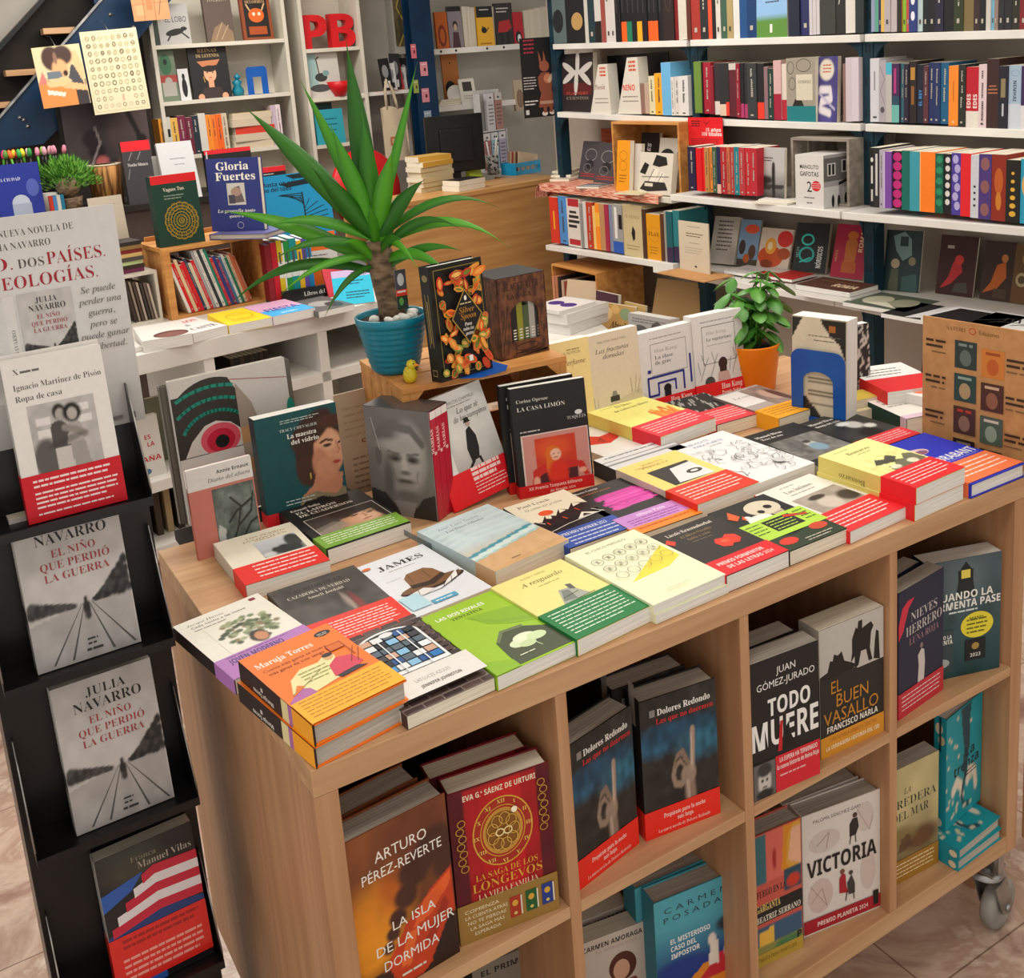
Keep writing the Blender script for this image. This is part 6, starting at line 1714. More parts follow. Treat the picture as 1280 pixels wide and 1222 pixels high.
spine_row('on the top middle-bay shelf',cv([(-4,20,236,-700,'5a2a22',0),(20,72,235,-700,'a03028',1),(72,118,233,-700,'26282c',1),(118,145,232,-700,'d85030',0),(145,163,231,-700,'18181a',0),(163,190,230,-700,'cfcac0',1),(190,228,228,-700,'3a5a48',1),(228,262,226,-700,'a89464',1),(262,300,225,-700,'d8d4ce',0),(300,347,223,-720,'1a4a80',0),(347,403,222,-720,'123866',1)],860,0,K),XS + .01,rows)
spine_row('right of the meadow-covered book',cv([(592,655,210,-720,'1a2236',0),(655,712,207,-700,'262a5a',1),(712,772,204,-700,'c8c2c4',[('R',.3,0,.36,1,'9a9498'),('R',.66,0,.72,1,'9a9498')]),(772,862,201,-700,'3a3a38',0),(862,920,198,-700,'2a2826',[('L',[(.2,.95),(.7,.8),(.3,.6),(.8,.4),(.3,.2)],.004,'c8c4bc')]),(920,980,194,-700,'d8d4cc',0),(980,1030,192,-700,'26302e',0)],860,0,K),XS + .01,rows)
spine_row('on the second middle-bay shelf',cv([(36,84,664,362,'6a8a38',0),(84,92,666,364,'2a1a1a',0),(92,136,668,366,'a01f30',1),(136,153,670,390,'8a2030',0),(153,186,674,370,'332e30',[('R',0,0,1,.26,'d8ccc4')]),(186,242,680,370,'2a2a2c',[('R',0,0,1,.22,'d8c0a8'),('R',.66,.0,1,.26,'e03a2a')]),(242,286,686,372,'5a2028',[('R',0,.88,1,1,'c8c0b8')]),(286,308,690,372,'901830',1),(308,328,692,370,'1e1e22',[('R',0,0,1,.26,'a83a68')]),(328,352,694,376,'26282c',[('R',0,0,1,.26,'a83a68')]),(352,406,697,370,'35383a',1),(406,446,699,372,'202022',[('R',0,0,1,.3,'e03a2a')]),(446,470,700,392,'8a6a70',0),(470,503,702,402,'1f3a34',1),(503,547,704,355,'d0a8a8',[('R',0,0,1,.44,'a01f38')]),(547,579,704,375,'d8ccc0',[('R',0,0,1,.36,'b02838')])],860,0,K),XS + .01,rows)
spine_row('beside the purple serpent book',cv([(905,926,712,375,'8a6a62',0),(926,964,714,338,'c8bcc4',0),(964,1004,712,338,'d0c4cc',0)],860,0,K),XS + .01,rows)
spine_row('on the third middle-bay shelf',cv([(5,48,1118,862,'2a2040',1),(48,66,1122,870,'e01c20',0),(66,84,1124,870,'d81a20',0),(84,102,1126,866,'e02020',0),(102,126,1128,868,'b8864a',1),(126,147,1130,866,'e08a3a',1),(147,174,1133,864,'3a5a40',1),(174,196,1136,862,'22244a',[('R',0,0,1,.2,'e0b0a0')]),(196,230,1138,864,'b02830',1),(230,248,1140,864,'c86a4a',1),(248,272,1143,866,'b03a3a',1),(272,302,1145,864,'1a8088',1),(302,334,1148,868,'b83a40',1),(334,366,1150,870,'c02830',1),(366,402,1151,872,'b82a38',1)],860,0,K),XD + .02,rows,depth=.13)
K = .2291
spine_row('on the top left-bay shelf',cv([(228,300,236,-600,'5a6a6a',[('E',.5,.4,.4,.1,'1e2428'),('E',.4,.15,.4,.08,'1e2428')]),(300,402,238,-600,'1a1c20',[T('AN C',.15,.5,.045,'c8ccd0',s='b'),T('PERI',.15,.42,.045,'c8ccd0',s='b'),('E',.6,.15,.3,.06,'b8945a')]),(402,421,239,-600,'cac6bc',0),(421,458,238,-600,'22383e',1),(458,492,236,-600,'d0ccc6',[('R',0,0,1,.15,'1e1a1a')]),(492,513,235,-600,'9a4a42',0),(513,540,234,-600,'d4ccc8',1),(540,568,233,-600,'d0cac6',1)] + [(568 + i * 29,597 + i * 29,232 - i,-600,'17151a',[('R',.2,.2,.4,1,'3a383c')] + ([('R',0,.0,1,.14,['e8601e','1f7a5a','f0a81e'][(i // 2) % 3])] if i in (1,2,4,6,7) else [])) for i in range(9)] + [(829,886,222,-600,'2a1e1c',[('O',.5,.5,.4,.3,.001,'8a7a5a')]),(886,907,219,-600,'7a1a1e',0),(907,962,217,-600,'d0c8b8',0)],640,0,K),XS + .01,rows)
spine_row('beside the red-lettered white box',cv([(702,724,619,455,'8a6a60',0),(724,746,621,455,'b8a090',0),(746,778,624,415,'d8d0a8',1),(778,820,627,400,'f0a41e',1),(820,872,629,340,'6ab0dc',0),(872,888,630,420,'d8d4ce',1),(888,912,630,418,'d0ccc6',1),(912,962,631,415,'d8d6d2',1)],640,0,K),XS + .01,rows)
K = .1875
spine_row('on the low left-bay shelf',cv([(157,210,552,250,'d03828',[('R',.4,.3,.6,.7,'e8a02a')]),(210,266,560,245,'4a8ac8',1),(266,356,580,262,'d8d0c8',[('R',.1,.84,.9,1,'b02a34'),('R',.1,.5,.9,.56,'2a2a2a'),('R',.15,.6,.85,.66,'2a2a2a'),('R',.2,.7,.7,.75,'2a2a2a'),('R',.1,.4,.7,.46,'2a2a2a'),('R',.1,.04,.9,.16,'b02a34')]),(356,372,585,290,'8a8a88',0),(372,394,588,280,'d0ccc6',0),(394,436,593,285,'b83a24',1),(436,458,596,310,'e8c070',0),(458,486,599,290,'f08a26',[('R',0,.5,1,.8,'f0b040')]),(486,520,603,295,'b8885a',0),(520,546,608,298,'a02c48',0),(546,574,612,300,'7a86a0',0),(574,640,620,300,'9a9894',[('R',0,0,1,.24,'2a58b0'),('R',.6,.5,.95,.8,'1c1a1a'),('R',.2,.3,.45,.95,'e0dcd8')]),(640,768,645,302,'c8b68c',[T('EL INFINITO',.5,.74,.06,'8a6a3a',s='s',a='c',m=.7),('P',[(.5,.3),(.42,.45),(.5,.6),(.62,.5),(.6,.35)],'1e1a18'),('D',.15,.2,.85,2,.06,'9a8458')]),(768,792,660,330,'4a3026',0),(792,888,682,365,'dc961a',[T('FLAX',.5,.55,.08,'6a4410',s='S',a='c',m=.7),('O',.5,.58,.4,.15,.001,'9a6a14'),('D',.2,.3,.8,3,.06,'9a6a14')]),(888,908,684,360,'5a3422',0),(908,928,686,345,'9a9488',0),(928,968,683,345,'1e5a62',[('R',0,0,1,.3,'3a2c4a')]),(968,1012,680,340,'2a7a80',[('R',0,0,1,.3,'3a2c4a')])],660,200,K),XD + .02,rows,depth=.17)

# face-out books on the wall shelving
def plane(bl,br,tl,x,z):
 A,B,D = atx(bl[0],bl[1],x),atx(br[0],br[1],x),atx(tl[0],tl[1],x)
 return (x,A[1],z),abs(A[1] - B[1]),max(.05,D[2] - z)

def fx(label,bl,br,tl,x,z,t,base,front,lean=.05,group='face-out books on the wall shelves',**k):
 loc,w,h = plane(bl,br,tl,x,z)
 return book('paperback',label,w,h,t,base,front,loc=loc,rot=(-lean,0,-PI / 2),group=group,**k)

def fo(label,bl,br,tl,z,t,base,front,lean=.15,**k):
 return sbook(k.pop('name','paperback'),label,bl,br,tl,z,t,base,front,lean=lean,group='face-out books on the wall shelves',**k)

g = PG(30,50,'7aa4d0').gr('5a8a3a','8ab4dc',.25,.34).el(.6,.7,.5,.1,'c8d8e8',.6)
fx('blue book with sky over a green meadow, face out on the top shelf',(946,47),(984,45),(948,-40),XS + .01,1.9,.02,'6a98c8',[('I',0,0,1,1,g),('R',.44,.08,.52,.2,'e8e0d8'),('R',.1,.62,.36,.95,'4a6a9a'),('D',.3,.5,.75,1,.05,'3a4a6a',.02)],lean=.02)
fx('cream-spined book with a patterned cover above a teal strip, second shelf',(984,149),(1020,150),(983,73),XS + .01,1.562,.03,'d8cfa8',[('R',0,0,1,1,'9a9284'),('R',0,0,1,.25,'1f7a80'),('P',[(.2,.25),(.3,.36),(.5,.36),(.6,.25)],'2a2420'),('R',.34,.34,.9,.74,'d0c8b4'),T('VITRIOLI',.62,.6,.05,'4a4438',s='s',a='c',m=.44),('O',.6,.88,.25,.1,.002,'2a2824'),('O',.2,.6,.12,.1,.002,'3a3834'),('O',.15,.85,.12,.1,.002,'3a3834')],lean=.0,spcol='d8cfa0')
g = PG(30,50,'46407e').nz(7,.3,3).el(.55,.8,.3,.16,'d8cfc0',.2).ln([(.3,.5),(.7,.5),(.75,.36),(.35,.32),(.3,.2),(.7,.14)],.06,'dcd4d8').ln([(.1,.5),(.9,.2)],.02,'b8b0c8')
fx('purple book with a white serpent, tilted on the second shelf',(1016,150),(1046,150),(1026,71),XS + .02,1.56,.02,'3a3470',[('I',0,0,1,1,g),('D',.4,.86,.75,3,.05,'b8603a',.02)],lean=.04)
g = PG(40,40,'8a8886').gr('4a4846','b8b6b4',.1,.6).po([(0,.2),(1,.26),(1,.32),(0,.34)],'3a3836').ln([(.62,.1),(.6,.62)],.06,'2a2826').el(.6,.68,.05,.06,'3a3634',.3).el(.3,.4,.3,.08,'2e2c2a',.6)
fx('grey photo book with a man standing on a shore, beside the red spines',(946,240),(980,240),(945,184),XD + .06,1.2455,.014,'8a8886',[('I',0,0,1,1,g),('D',.1,.8,.6,2,.05,'3a3836',.02)],lean=.04)
lil = [('R',0,0,1,1,'2a2223'),('R',.05,.3,.95,.5,'5a1e1e')] + [('E',.5 + .28 * math.cos(a),.68 + .16 * math.sin(a),.24,.06,'c8c2bc',a) for a in (.4,1.5,2.7,3.6,4.6,5.7)] + [T('FLANNERY',.5,.3,.05,'a84a3a',s='S',a='c',m=.7),T('CUENTOS',.5,.22,.05,'8a7a74',s='S',a='c',m=.7)]
fx('black book with a pale lily on its cover, second shelf of the left bay',(703,137),(742,139),(703,68),XS + .05,1.595,.03,'221c1d',lil,lean=.05)
for lab,bl,br,tl,tx in (('white slanted leaflet box beside the lily-covered book',(738,138),(764,139),(757,80),'Poesía'),('white slanted box lettered in red inside the black holder',(772,137),(802,138),(784,72),'NIÑO')):
 A,w,h = plane(bl,br,tl,XS + .02,1.59)
 o = thing('leaflet_box',lab,'box',A,-PI / 2)
 m = MB()
 m.prism([(0,0),(w,0),(w * .92,h),(w * .5,h)],lambda p,q,d: (p,d,q),0,.06,PRINT,'d8d2c6')
 m.art([T(tx,.52,.42 if tx == 'NIÑO' else .5,.1,'d83a22' if tx == 'NIÑO' else '8a5a4a',s='b' if tx == 'NIÑO' else 'j',a='c',m=.5),('D',.25,.3,.9,2,.08,'8a8074',.02),('D',.55,.9,.85,3,.07,'c8583a',.04)],w,h,lambda x,y,e: (x,-e,y),PRINT)
 m.build('carton',o)
A,w,h = plane((762,139),(828,141),(760,70),XS + .09,1.588)
o = thing('book_holder','black open holder behind the red-lettered white box','holder',A,-PI / 2)
m = MB()
m.box((0,.05,0),(w,.056,h),BLACKP)
m.box((0,-.0,0),(.006,.05,h),BLACKP)
m.box((.006,.0,0),(w,.05,.004),BLACKP)
m.build('shell',o)

# red card on the shelf edge
A,B = atx(861,181,XS - .008),atx(904,181,XS - .008)
o = thing('sign','red card reading 15 años, 100 títulos hanging on the shelf edge','sign',(XS - .008,A[1],A[2]),-PI / 2)
w,h = abs(A[1] - B[1]),.125
m = MB()
m.box((0,0,0),(w,.0015,h),PRINT,'d81a22')
m.art([T('15 años',.95,.5,.13,'f4e8e4',s='b',a='r',m=.42),T('100 títulos',.97,.35,.13,'f4e8e4',s='b',a='r',m=.56),('D',.1,.84,.36,3,.08,'5a1014',.04),('D',.08,.22,.9,4,.06,'7a1418',.02),('L',[(.46,.86),(.54,.76),(.62,.86)],.003,'3a1010')],w,h,lambda x,y,e: (x,-e,y),PRINT)
m.build('card',o)

# striped cloth, small crate and books on the board of the left bay
zc = 1.224
o = thing('shelf_cloth','red-checked cloth spread on the board of the left bay and hanging off its end','cloth',(0,0,0))
m = MB()
m.box((2.77,P2 + .1,zc),(3.12,P3 + .02,zc + .003),CLOTH)
m.box((2.768,P2 + .1,zc - .035),(2.771,P3 + .02,zc + .003),CLOTH)
V,F = [],[]
for i in range(13):
 t = i / 12
 x = 2.77 + .2 * t
 V += [(x,P3 + .02,zc + .003),(x - .005,P3 + .05 + .012 * math.sin(t * 14),zc - .02),(x - .012,P3 + .055 + .018 * math.sin(t * 14),zc - .075)]
for i in range(12):
 for j in range(2):
  F.append((i * 3 + j,i * 3 + 3 + j,i * 3 + 4 + j,i * 3 + 1 + j))
m.add(V,F,CLOTH)
ob = m.build('fabric',o)
md = ob.modifiers.new('thickness','SOLIDIFY')
md.thickness = .002
zc += .0035
A,w,h = plane((768,232),(852,245),(772,152),2.84,zc)
o = thing('wooden_crate','pine crate filled with books on the cloth-covered board','crate',A,-PI / 2)
m = MB()
for (p,q,r,s_) in ((0,0,w,.01),(0,h - .012,w,h),(0,.01,.012,h - .012),(w - .012,.01,w,h - .012)):
 m.box((p,0,q),(r,.24,s_),PINE)
m.build('crate_frame',o)
m = MB()
m.box((.012,.23,.01),(w - .012,.24,h - .012),PINE)
m.build('crate_back',o)
o = thing('cloth_bundle','red ribbed cloth hanging behind the small crate on the left bay','cloth',(3.17,P3 - .02,zc),-PI / 2)
m = MB()
m.box((0,0,0),(.50,.01,.26),BRICK)
m.build('fabric',o)
zz = zc + .0002

def fb(label,bl,br,tl,base,front,t=.02,lean=.25,z=None,**k):
 return fx(label,bl,br,tl,z,zz,t,base,front,lean,'books on the cloth-covered board',**k)

dg = [('R',0,0,1,1,'4a464a'),('O',.5,.65,.3,.16,.004,'9a9494'),('E',.5,.4,.2,.12,'2a282a'),('O',.4,.3,.2,.12,.003,'8a8686'),('D',.1,.14,.9,2,.06,'a83a3a',.03)]
fb('dark grey patterned book leaning back on the board, nearer the wall end',(722,212),(746,216),(728,176),'4a464a',dg,z=3.0)
fb('second dark grey patterned book leaning beside the orange-yellow one',(741,217),(769,222),(748,178),'4a464a',dg,z=2.95)
fb('bright yellow book standing aslant at the mouth of the small crate',(770,234),(786,235),(782,176),'e8981c',[('R',0,0,1,1,'e8981c'),('O',.5,.7,.3,.1,.003,'b86a10'),('O',.5,.5,.3,.1,.003,'b86a10'),('D',.2,.3,.8,3,.06,'9a5a10',.02)],t=.025,lean=.1,spcol='8a4a1e',z=2.80)
fb('grey-white book leaning behind the bright yellow one',(788,234),(800,235),(797,180),'b8b0a4',[('R',0,0,1,1,'c8c0b4')],t=.02,lean=.1,z=2.83)
hands = [('R',0,0,1,1,'d4ccbc'),('P',[(.05,.1),(.3,.05),(.9,.12),(.8,.3),(.2,.3)],'2a2826'),('P',[(.3,.3),(.5,.62),(.6,.6),(.5,.3)],'e4dccc'),('P',[(.5,.3),(.7,.56),(.8,.5),(.7,.3)],'e4dccc'),('P',[(.02,.5),(.16,.76),(.3,.7),(.2,.46)],'1e1c1a'),('P',[(.4,.7),(.5,.95),(.8,.9),(.85,.72),(.6,.66)],'1e1c1a'),('L',[(.3,.3),(.45,.6)],.003,'2a2826'),('L',[(.6,.3),(.72,.52)],.003,'2a2826'),('L',[(.1,.4),(.9,.44)],.003,'3a3836'),('R',.2,.18,.45,.26,'d4ccbc')]
fb('cream book with black drawn hands, standing in front of the small crate',(797,237),(838,238),(796,190),'d4ccbc',hands,t=.03,lean=.15,z=2.80)
fb('cream and black book with drawn shoes, behind the drawn-hands one',(818,228),(845,232),(815,172),'d0c8b8',[('R',0,0,1,1,'d0c8b8'),('E',.4,.6,.36,.2,'1e1c1a'),('E',.45,.6,.2,.1,'d0c8b8'),T('MUJER',.8,.4,.08,'2a2826',s='b',r=70)],t=.02,lean=.2,z=2.90)
fb('black book with white vertical lettering at the back of the small crate',(800,225),(822,228),(803,166),'1c1c20',[('R',0,0,1,1,'1c1c20'),T('HOMES',.4,.3,.1,'d8d8d8',s='b',r=80)],t=.02,lean=.1,z=2.96)

def fl(name,label,px,z,w,h,t,base,front,deg,group,**k):
 q = atz(px[0],px[1],z + t)
 b = book(name,label,w,h,t,base,front,group=group,**k)
 return lay(b,q[0],q[1],z + t,deg)

for i in range(3):
 fl('booklet',f'cream booklet {["at the bottom", "in the middle", "on top"][i]} of the small pile at the end of the cloth',(687 + i * 1.5,224 - i * 5),zz + i * .013,.12,.18,.0125,'d8ccb4',[('R',0,0,1,1,'d4cab4'),('D',.2,.8,.7,2,.06,'9a9484',.01)],-62 + i * 4,'booklets on the checked cloth',cat='booklet')
fl('booklet','flat grey booklet in front of the dark leaning books',(720,233),zz,.14,.12,.01,'8a8a8c',[('R',0,0,1,1,'6a6c70'),('R',.1,.1,.9,.5,'a8a8ac')],-70,'booklets on the checked cloth',cat='booklet')
fl('booklet','flat yellow-edged booklet under the drawn-hands book',(768,241),zz,.16,.1,.006,'c8b87a',[('R',0,0,1,1,'d0c49a')],-80,'booklets on the checked cloth',cat='booklet')

# middle bay: grey crate with a boxed edition, booklets
zm = 1.2455
A,w,h = plane((990,262),(1062,268),(990,172),XD + .10,zm)
o = thing('wooden_crate','greyed white crate on its side in the middle bay, behind the boxed edition','crate',A,-PI / 2)
m = MB()
for y0 in (0,.09,.18):
 m.box((0,y0,h - .01),(w,y0 + .08,h),GREYW)
 m.box((0,y0,0),(w,y0 + .08,.01),GREYW)
 m.box((0,y0,.0102),(.012,y0 + .08,h - .0102),GREYW)
 m.box((w - .012,y0,.0102),(w,y0 + .08,h - .0102),GREYW)
m.build('slats',o)
m = MB()
for z_ in (.014,.1,.19):
 m.box((.012,.25,z_),(w - .012,.258,z_ + .07),GREYW)
m.build('back_slats',o)
A,w,h = plane((995,264),(1030,267),(993,193),XD + .02,zm)
o = thing('boxed_book_set','white slipcase with black brush lettering and a red disc, in the middle bay','book box',A,-PI / 2)
m = MB()
d = .16
m.box((0,0,0),(w,d,h),PRINT,'d8d4d0')
m.art([T('MANOLITO',.5,.74,.075,'1e1c1c',s='h',a='c',m=.66),T('GAFOTAS',.5,.6,.085,'1e1c1c',s='h',a='c',m=.66),T('2',.5,.3,.2,'1e1c1c',s='j',a='c'),('E',.74,.42,.16,.1,'d02a2e'),('D',.6,.46,.88,3,.04,'f0c8c8',.012),('D',.3,.18,.7,1,.05,'6a6664',.02),('D',.4,.08,.62,1,.05,'6a6664',.02)],w,h,lambda x,y,e: (x,-e,y),PRINT)
m.build('case_front',o)
m = MB()
m.box((w + .0002,.0005,0),(w + .001,d,h),PRINT,'8a8886')
m.art([('R',0,0,1,1,'a8a6a4'),('R',0,.5,1,.94,'6a6866'),('R',.12,.6,.4,.84,'d8d6d4'),('R',.16,.62,.24,.82,'2a2826'),('R',.28,.62,.36,.82,'2a2826'),('R',.6,.64,.92,.88,'d8d6d4'),('R',.64,.66,.75,.86,'2a2826'),('R',.79,.66,.89,.86,'2a2826'),('P',[(.5,.46),(1,.56),(1,.5),(.5,.4)],'1e1c1c'),('R',0,0,.5,.4,'d0cecc'),('R',.62,0,.95,.36,'c8c6c4'),('E',.3,.12,.05,.12,'2a2826'),('E',.5,.1,.05,.12,'2a2826'),('E',.75,.12,.06,.13,'2a2826')],d,h,lambda x,y,e: (w + .001 + e,x,y),PRINT)
m.build('case_side',o)
for i in range(2):
 fl('booklet',['lower white booklet lying before the grey crate','upper white booklet lying before the grey crate'][i],(940 + i * 8,252 - i * 3),zm + i * .0085,.17,.12,.008,'dcd8d0',[('R',0,0,1,1,'e0dcd4'),('R',.35,.4,.6,.7,'7a7874')],-80 + i * 8,'white booklets in the middle bay',cat='booklet')

# kraft easel with a cream sheet
zq = .906
A,w,h = plane((850,333),(887,336),(846,275),XD - .01,zq)
o = thing('display_easel','kraft card easel holding a cream sheet on the low shelf of the middle bay','easel',A,-PI / 2)
m = MB()
m.box((-.02,-.12,0),(w + .1,.05,.004),KRAFT)
m.build('base',o)
m = MB()
m.box((0,0,.0042),(w,.006,h),PRINT,'d2c6ae')
m.art([('D',.3,.9,.75,1,.05,'8a7c64',.014),('D',.25,.76,.85,2,.05,'6a5c48',.018),('D',.35,.58,.7,1,.05,'8a7c64',.01),('D',.2,.48,.8,3,.05,'9a8c74',.008),('E',.55,.12,.04,.02,'3a342c')],w,h,lambda x,y,e: (x,-e,y),PRINT)
m.build('sheet',o)
K2 = .328
m4 = [('grey-white book of printed verse leaning on the low middle shelf',(886,328),(917,331),(900,270),'c4bcb2',[('R',0,0,1,1,'c0b8ae'),('D',.2,.88,.8,8,.085,'5a4a44',.03)],.02),
  ('blue picture book with a red bubble and children, low middle shelf',(920,331),(945,333),(927,274),'7aa0c4',[('R',0,0,1,1,'7a9cbc'),('E',.6,.8,.35,.1,'e8542e'),('E',.2,.4,.16,.16,'3a2a26'),('E',.7,.3,.18,.16,'5a3a30'),('R',0,0,1,.14,'4a4238'),('E',.45,.16,.15,.1,'b8602a')],.012),
  ('picture book of a fox-like animal in orange and red, low middle shelf',(945,334),(984,339),(957,284),'d8c0a8',[('R',0,0,1,1,'d4c4b4'),('E',.4,.3,.4,.26,'c8501e'),('E',.36,.56,.18,.2,'e8a03a'),('E',.34,.56,.08,.1,'f0d8a8'),('E',.78,.76,.24,.2,'d02a22'),('E',.8,.4,.2,.14,'a84a1e'),('E',.3,.12,.2,.1,'8a3a1a')],.012),
  ('black myth book with a glowing teal serpent, low middle shelf',(990,339),(1031,342),(1000,278),'1a1c1e',[('R',0,0,1,1,'1a1c1e'),('O',.38,.66,.2,.12,.008,'3ad0c4'),('O',.38,.36,.24,.16,.009,'2ab4ac'),('L',[(.2,.2),(.5,.3)],.006,'3ad0c4'),T('MITOS',.14,.3,.05,'8ac8c4',s='n',r=90),T('NÓRDICOS',.84,.1,.1,'e4e8e6',s='b',r=88,m=.62)],.025),
  ('crimson myth book with a golden statue, low middle shelf',(1037,345),(1078,350),(1044,279),'a01a3a',[('R',0,0,1,1,'a81a3c'),('E',.52,.8,.16,.08,'c86a2a'),('P',[(.36,.3),(.34,.66),(.44,.76),(.6,.76),(.7,.66),(.68,.3)],'c06a2a'),('R',.3,.1,.74,.3,'b85a28'),T('ROMA',.86,.5,.09,'e8c8a0',s='b',r=88),T('MITOS',.14,.3,.05,'e0a878',s='n',r=90)],.025)]
for lab,bl,br,tl,base,fr,t in m4:
 fo(lab,bl,br,tl,zq,t,base,fr,lean=.3)
r4 = [('dark teal comic with a pale face in a cloud, right-hand low shelf',(1103,362),(1148,366),(1115,287),'1e3034',[('R',0,0,1,1,'22363a'),('P',[(.2,.9),(.5,.98),(.7,.86),(.74,.6),(.5,.5),(.3,.66)],'7a9496'),('R',.4,.74,.62,.9,'22363a'),('E',.3,.45,.12,.08,'b8a488'),('E',.76,.5,.1,.07,'8a8468'),('P',[(.14,.0),(.2,.36),(.4,.36),(.42,0)],'5a604a'),('P',[(.5,.0),(.5,.24),(.9,.3),(.95,.0)],'3a5a58')],.012),
  ('dark maroon comic with a red ghostly shape, right-hand low shelf',(1169,366),(1215,372),(1179,293),'3a1416',[('R',0,0,1,1,'3c1618'),('P',[(.1,.1),(.3,.3),(.4,.56),(.6,.6),(.66,.4),(.4,.2),(.2,.12)],'c02a2e'),('E',.55,.6,.12,.08,'d83a34'),('P',[(.45,.05),(.5,.2),(.8,.24),(.86,.06)],'4a4440'),('R',.2,.78,.38,.83,'b8a8a0')],.01),
  ('dark brown comic with an orange figure, right-hand low shelf',(1224,373),(1264,378),(1231,300),'3a2016',[('R',0,0,1,1,'3a2218'),('P',[(.05,.1),(.3,.3),(.44,.6),(.7,.66),(.76,.4),(.5,.2),(.2,.14)],'c06018'),('E',.66,.72,.1,.07,'c87a3a'),('R',.4,.04,.8,.2,'4a3828')],.01),
  ('ochre comic with round pale dials at the far right of the low shelf',(1262,378),(1300,383),(1268,304),'6a4a24',[('R',0,0,1,1,'6a4a26'),('E',.3,.4,.2,.12,'b8a47a'),('E',.4,.75,.16,.1,'9a7a3a'),('E',.3,.4,.12,.07,'5a4a30')],.01)]
for lab,bl,br,tl,base,fr,t in r4:
 fo(lab,bl,br,tl,.9035,t,base,fr,lean=.2,hard=False)
GF = 'picture books lying flat on the low wall shelves'
fl('hardback_book','brown book lettered ROMA lying below the crimson myth book, upper',(994,355),zq + .021,.26,.17,.02,'4a2c20',[('R',0,0,1,1,'4e3024'),T('ROMA',.5,.3,.26,'d8c0a0',s='b',m=.42),('D',.1,.7,.8,1,.1,'8a6a50',.03)],-86,GF,pages=PAGES_W)
fl('hardback_book','white-edged book lying beneath the brown ROMA book',(993,362),zq,.27,.18,.0205,'c8c4c0',[('R',0,0,1,1,'c8c4c0')],-86,GF,pages=PAGES_W)
fl('picture_book','red picture book lying flat behind the basil',(940,342),zq,.22,.15,.012,'b82a26',[('R',0,0,1,1,'c03028'),('R',.0,.5,.4,1,'d8d0c8')],-86,GF,pages=PAGES_W)
fl('picture_book','white picture book lying flat beside the kraft easel',(905,338),zq,.16,.15,.012,'d0ccc6',[('R',0,0,1,1,'d0ccc8'),('D',.2,.6,.8,3,.1,'8a8a8a',.03)],-86,GF,pages=PAGES_W)
for i,(lab,px,w_,cc,fr) in enumerate((
  ('green and grey comic lying flat at the post end of the right low shelf',(1053,377),.27,'5a6a5a',[('R',0,0,1,1,'4a5648'),('E',.3,.5,.2,.3,'a8a890'),('E',.7,.5,.2,.3,'8a8a74'),('P',[(.2,.2),(.5,.4),(.8,.1)],'c8c4b0')]),
  ('black and white comic lying flat, second on the right low shelf',(1101,391),.24,'2a2a2c',[('R',0,0,1,1,'222224'),('P',[(.4,0),(.5,1),(1,1),(1,.3)],'d0d0d0'),('E',.75,.5,.1,.3,'222224')]),
  ('comic with a black cloak on white lying flat, third on the right low shelf',(1151,397),.26,'c8c8c8',[('R',0,0,1,1,'d4d4d4'),('P',[(0,.1),(.1,.9),(.55,.9),(.6,.2),(.4,.05)],'1a1a1c'),('L',[(.6,.4),(.95,.8)],.004,'3a3a3a')]),
  ('white comic with black ink strokes lying flat, fourth on the right low shelf',(1203,404),.26,'d0d0d0',[('R',0,0,1,1,'d6d6d4')] + [('L',[(.2 + i * .1,.3 + .08 * (i % 3)),(.32 + i * .1,.5),(.28 + i * .08,.7)],.006,'2a2a2a') for i in range(6)]),
  ('blue-spined comic lying flat at the far right of the low shelf',(1262,418),.2,'2a4a78',[('R',0,0,1,1,'3a5a80'),('E',.5,.5,.3,.3,'a8b0b8')]))):
 for k_ in range(2 if i in (2,3) else 1):
  lb = lab if k_ == 0 else ('copy under the black-cloak comic on the right low shelf' if i == 2 else 'copy under the ink-stroke comic on the right low shelf')
  q0 = .9035 + (0 if i not in (2,3) else .0165 * (1 - k_))
  fl('comic_book',lb,px,q0,w_,.21,.016,cc,fr,-86,GF,pages=PAGES_W)

# ================================================================== low table and boxes under the left bay
GLOW = 'things on the lowest shelf of the left bay'
zl = .5205

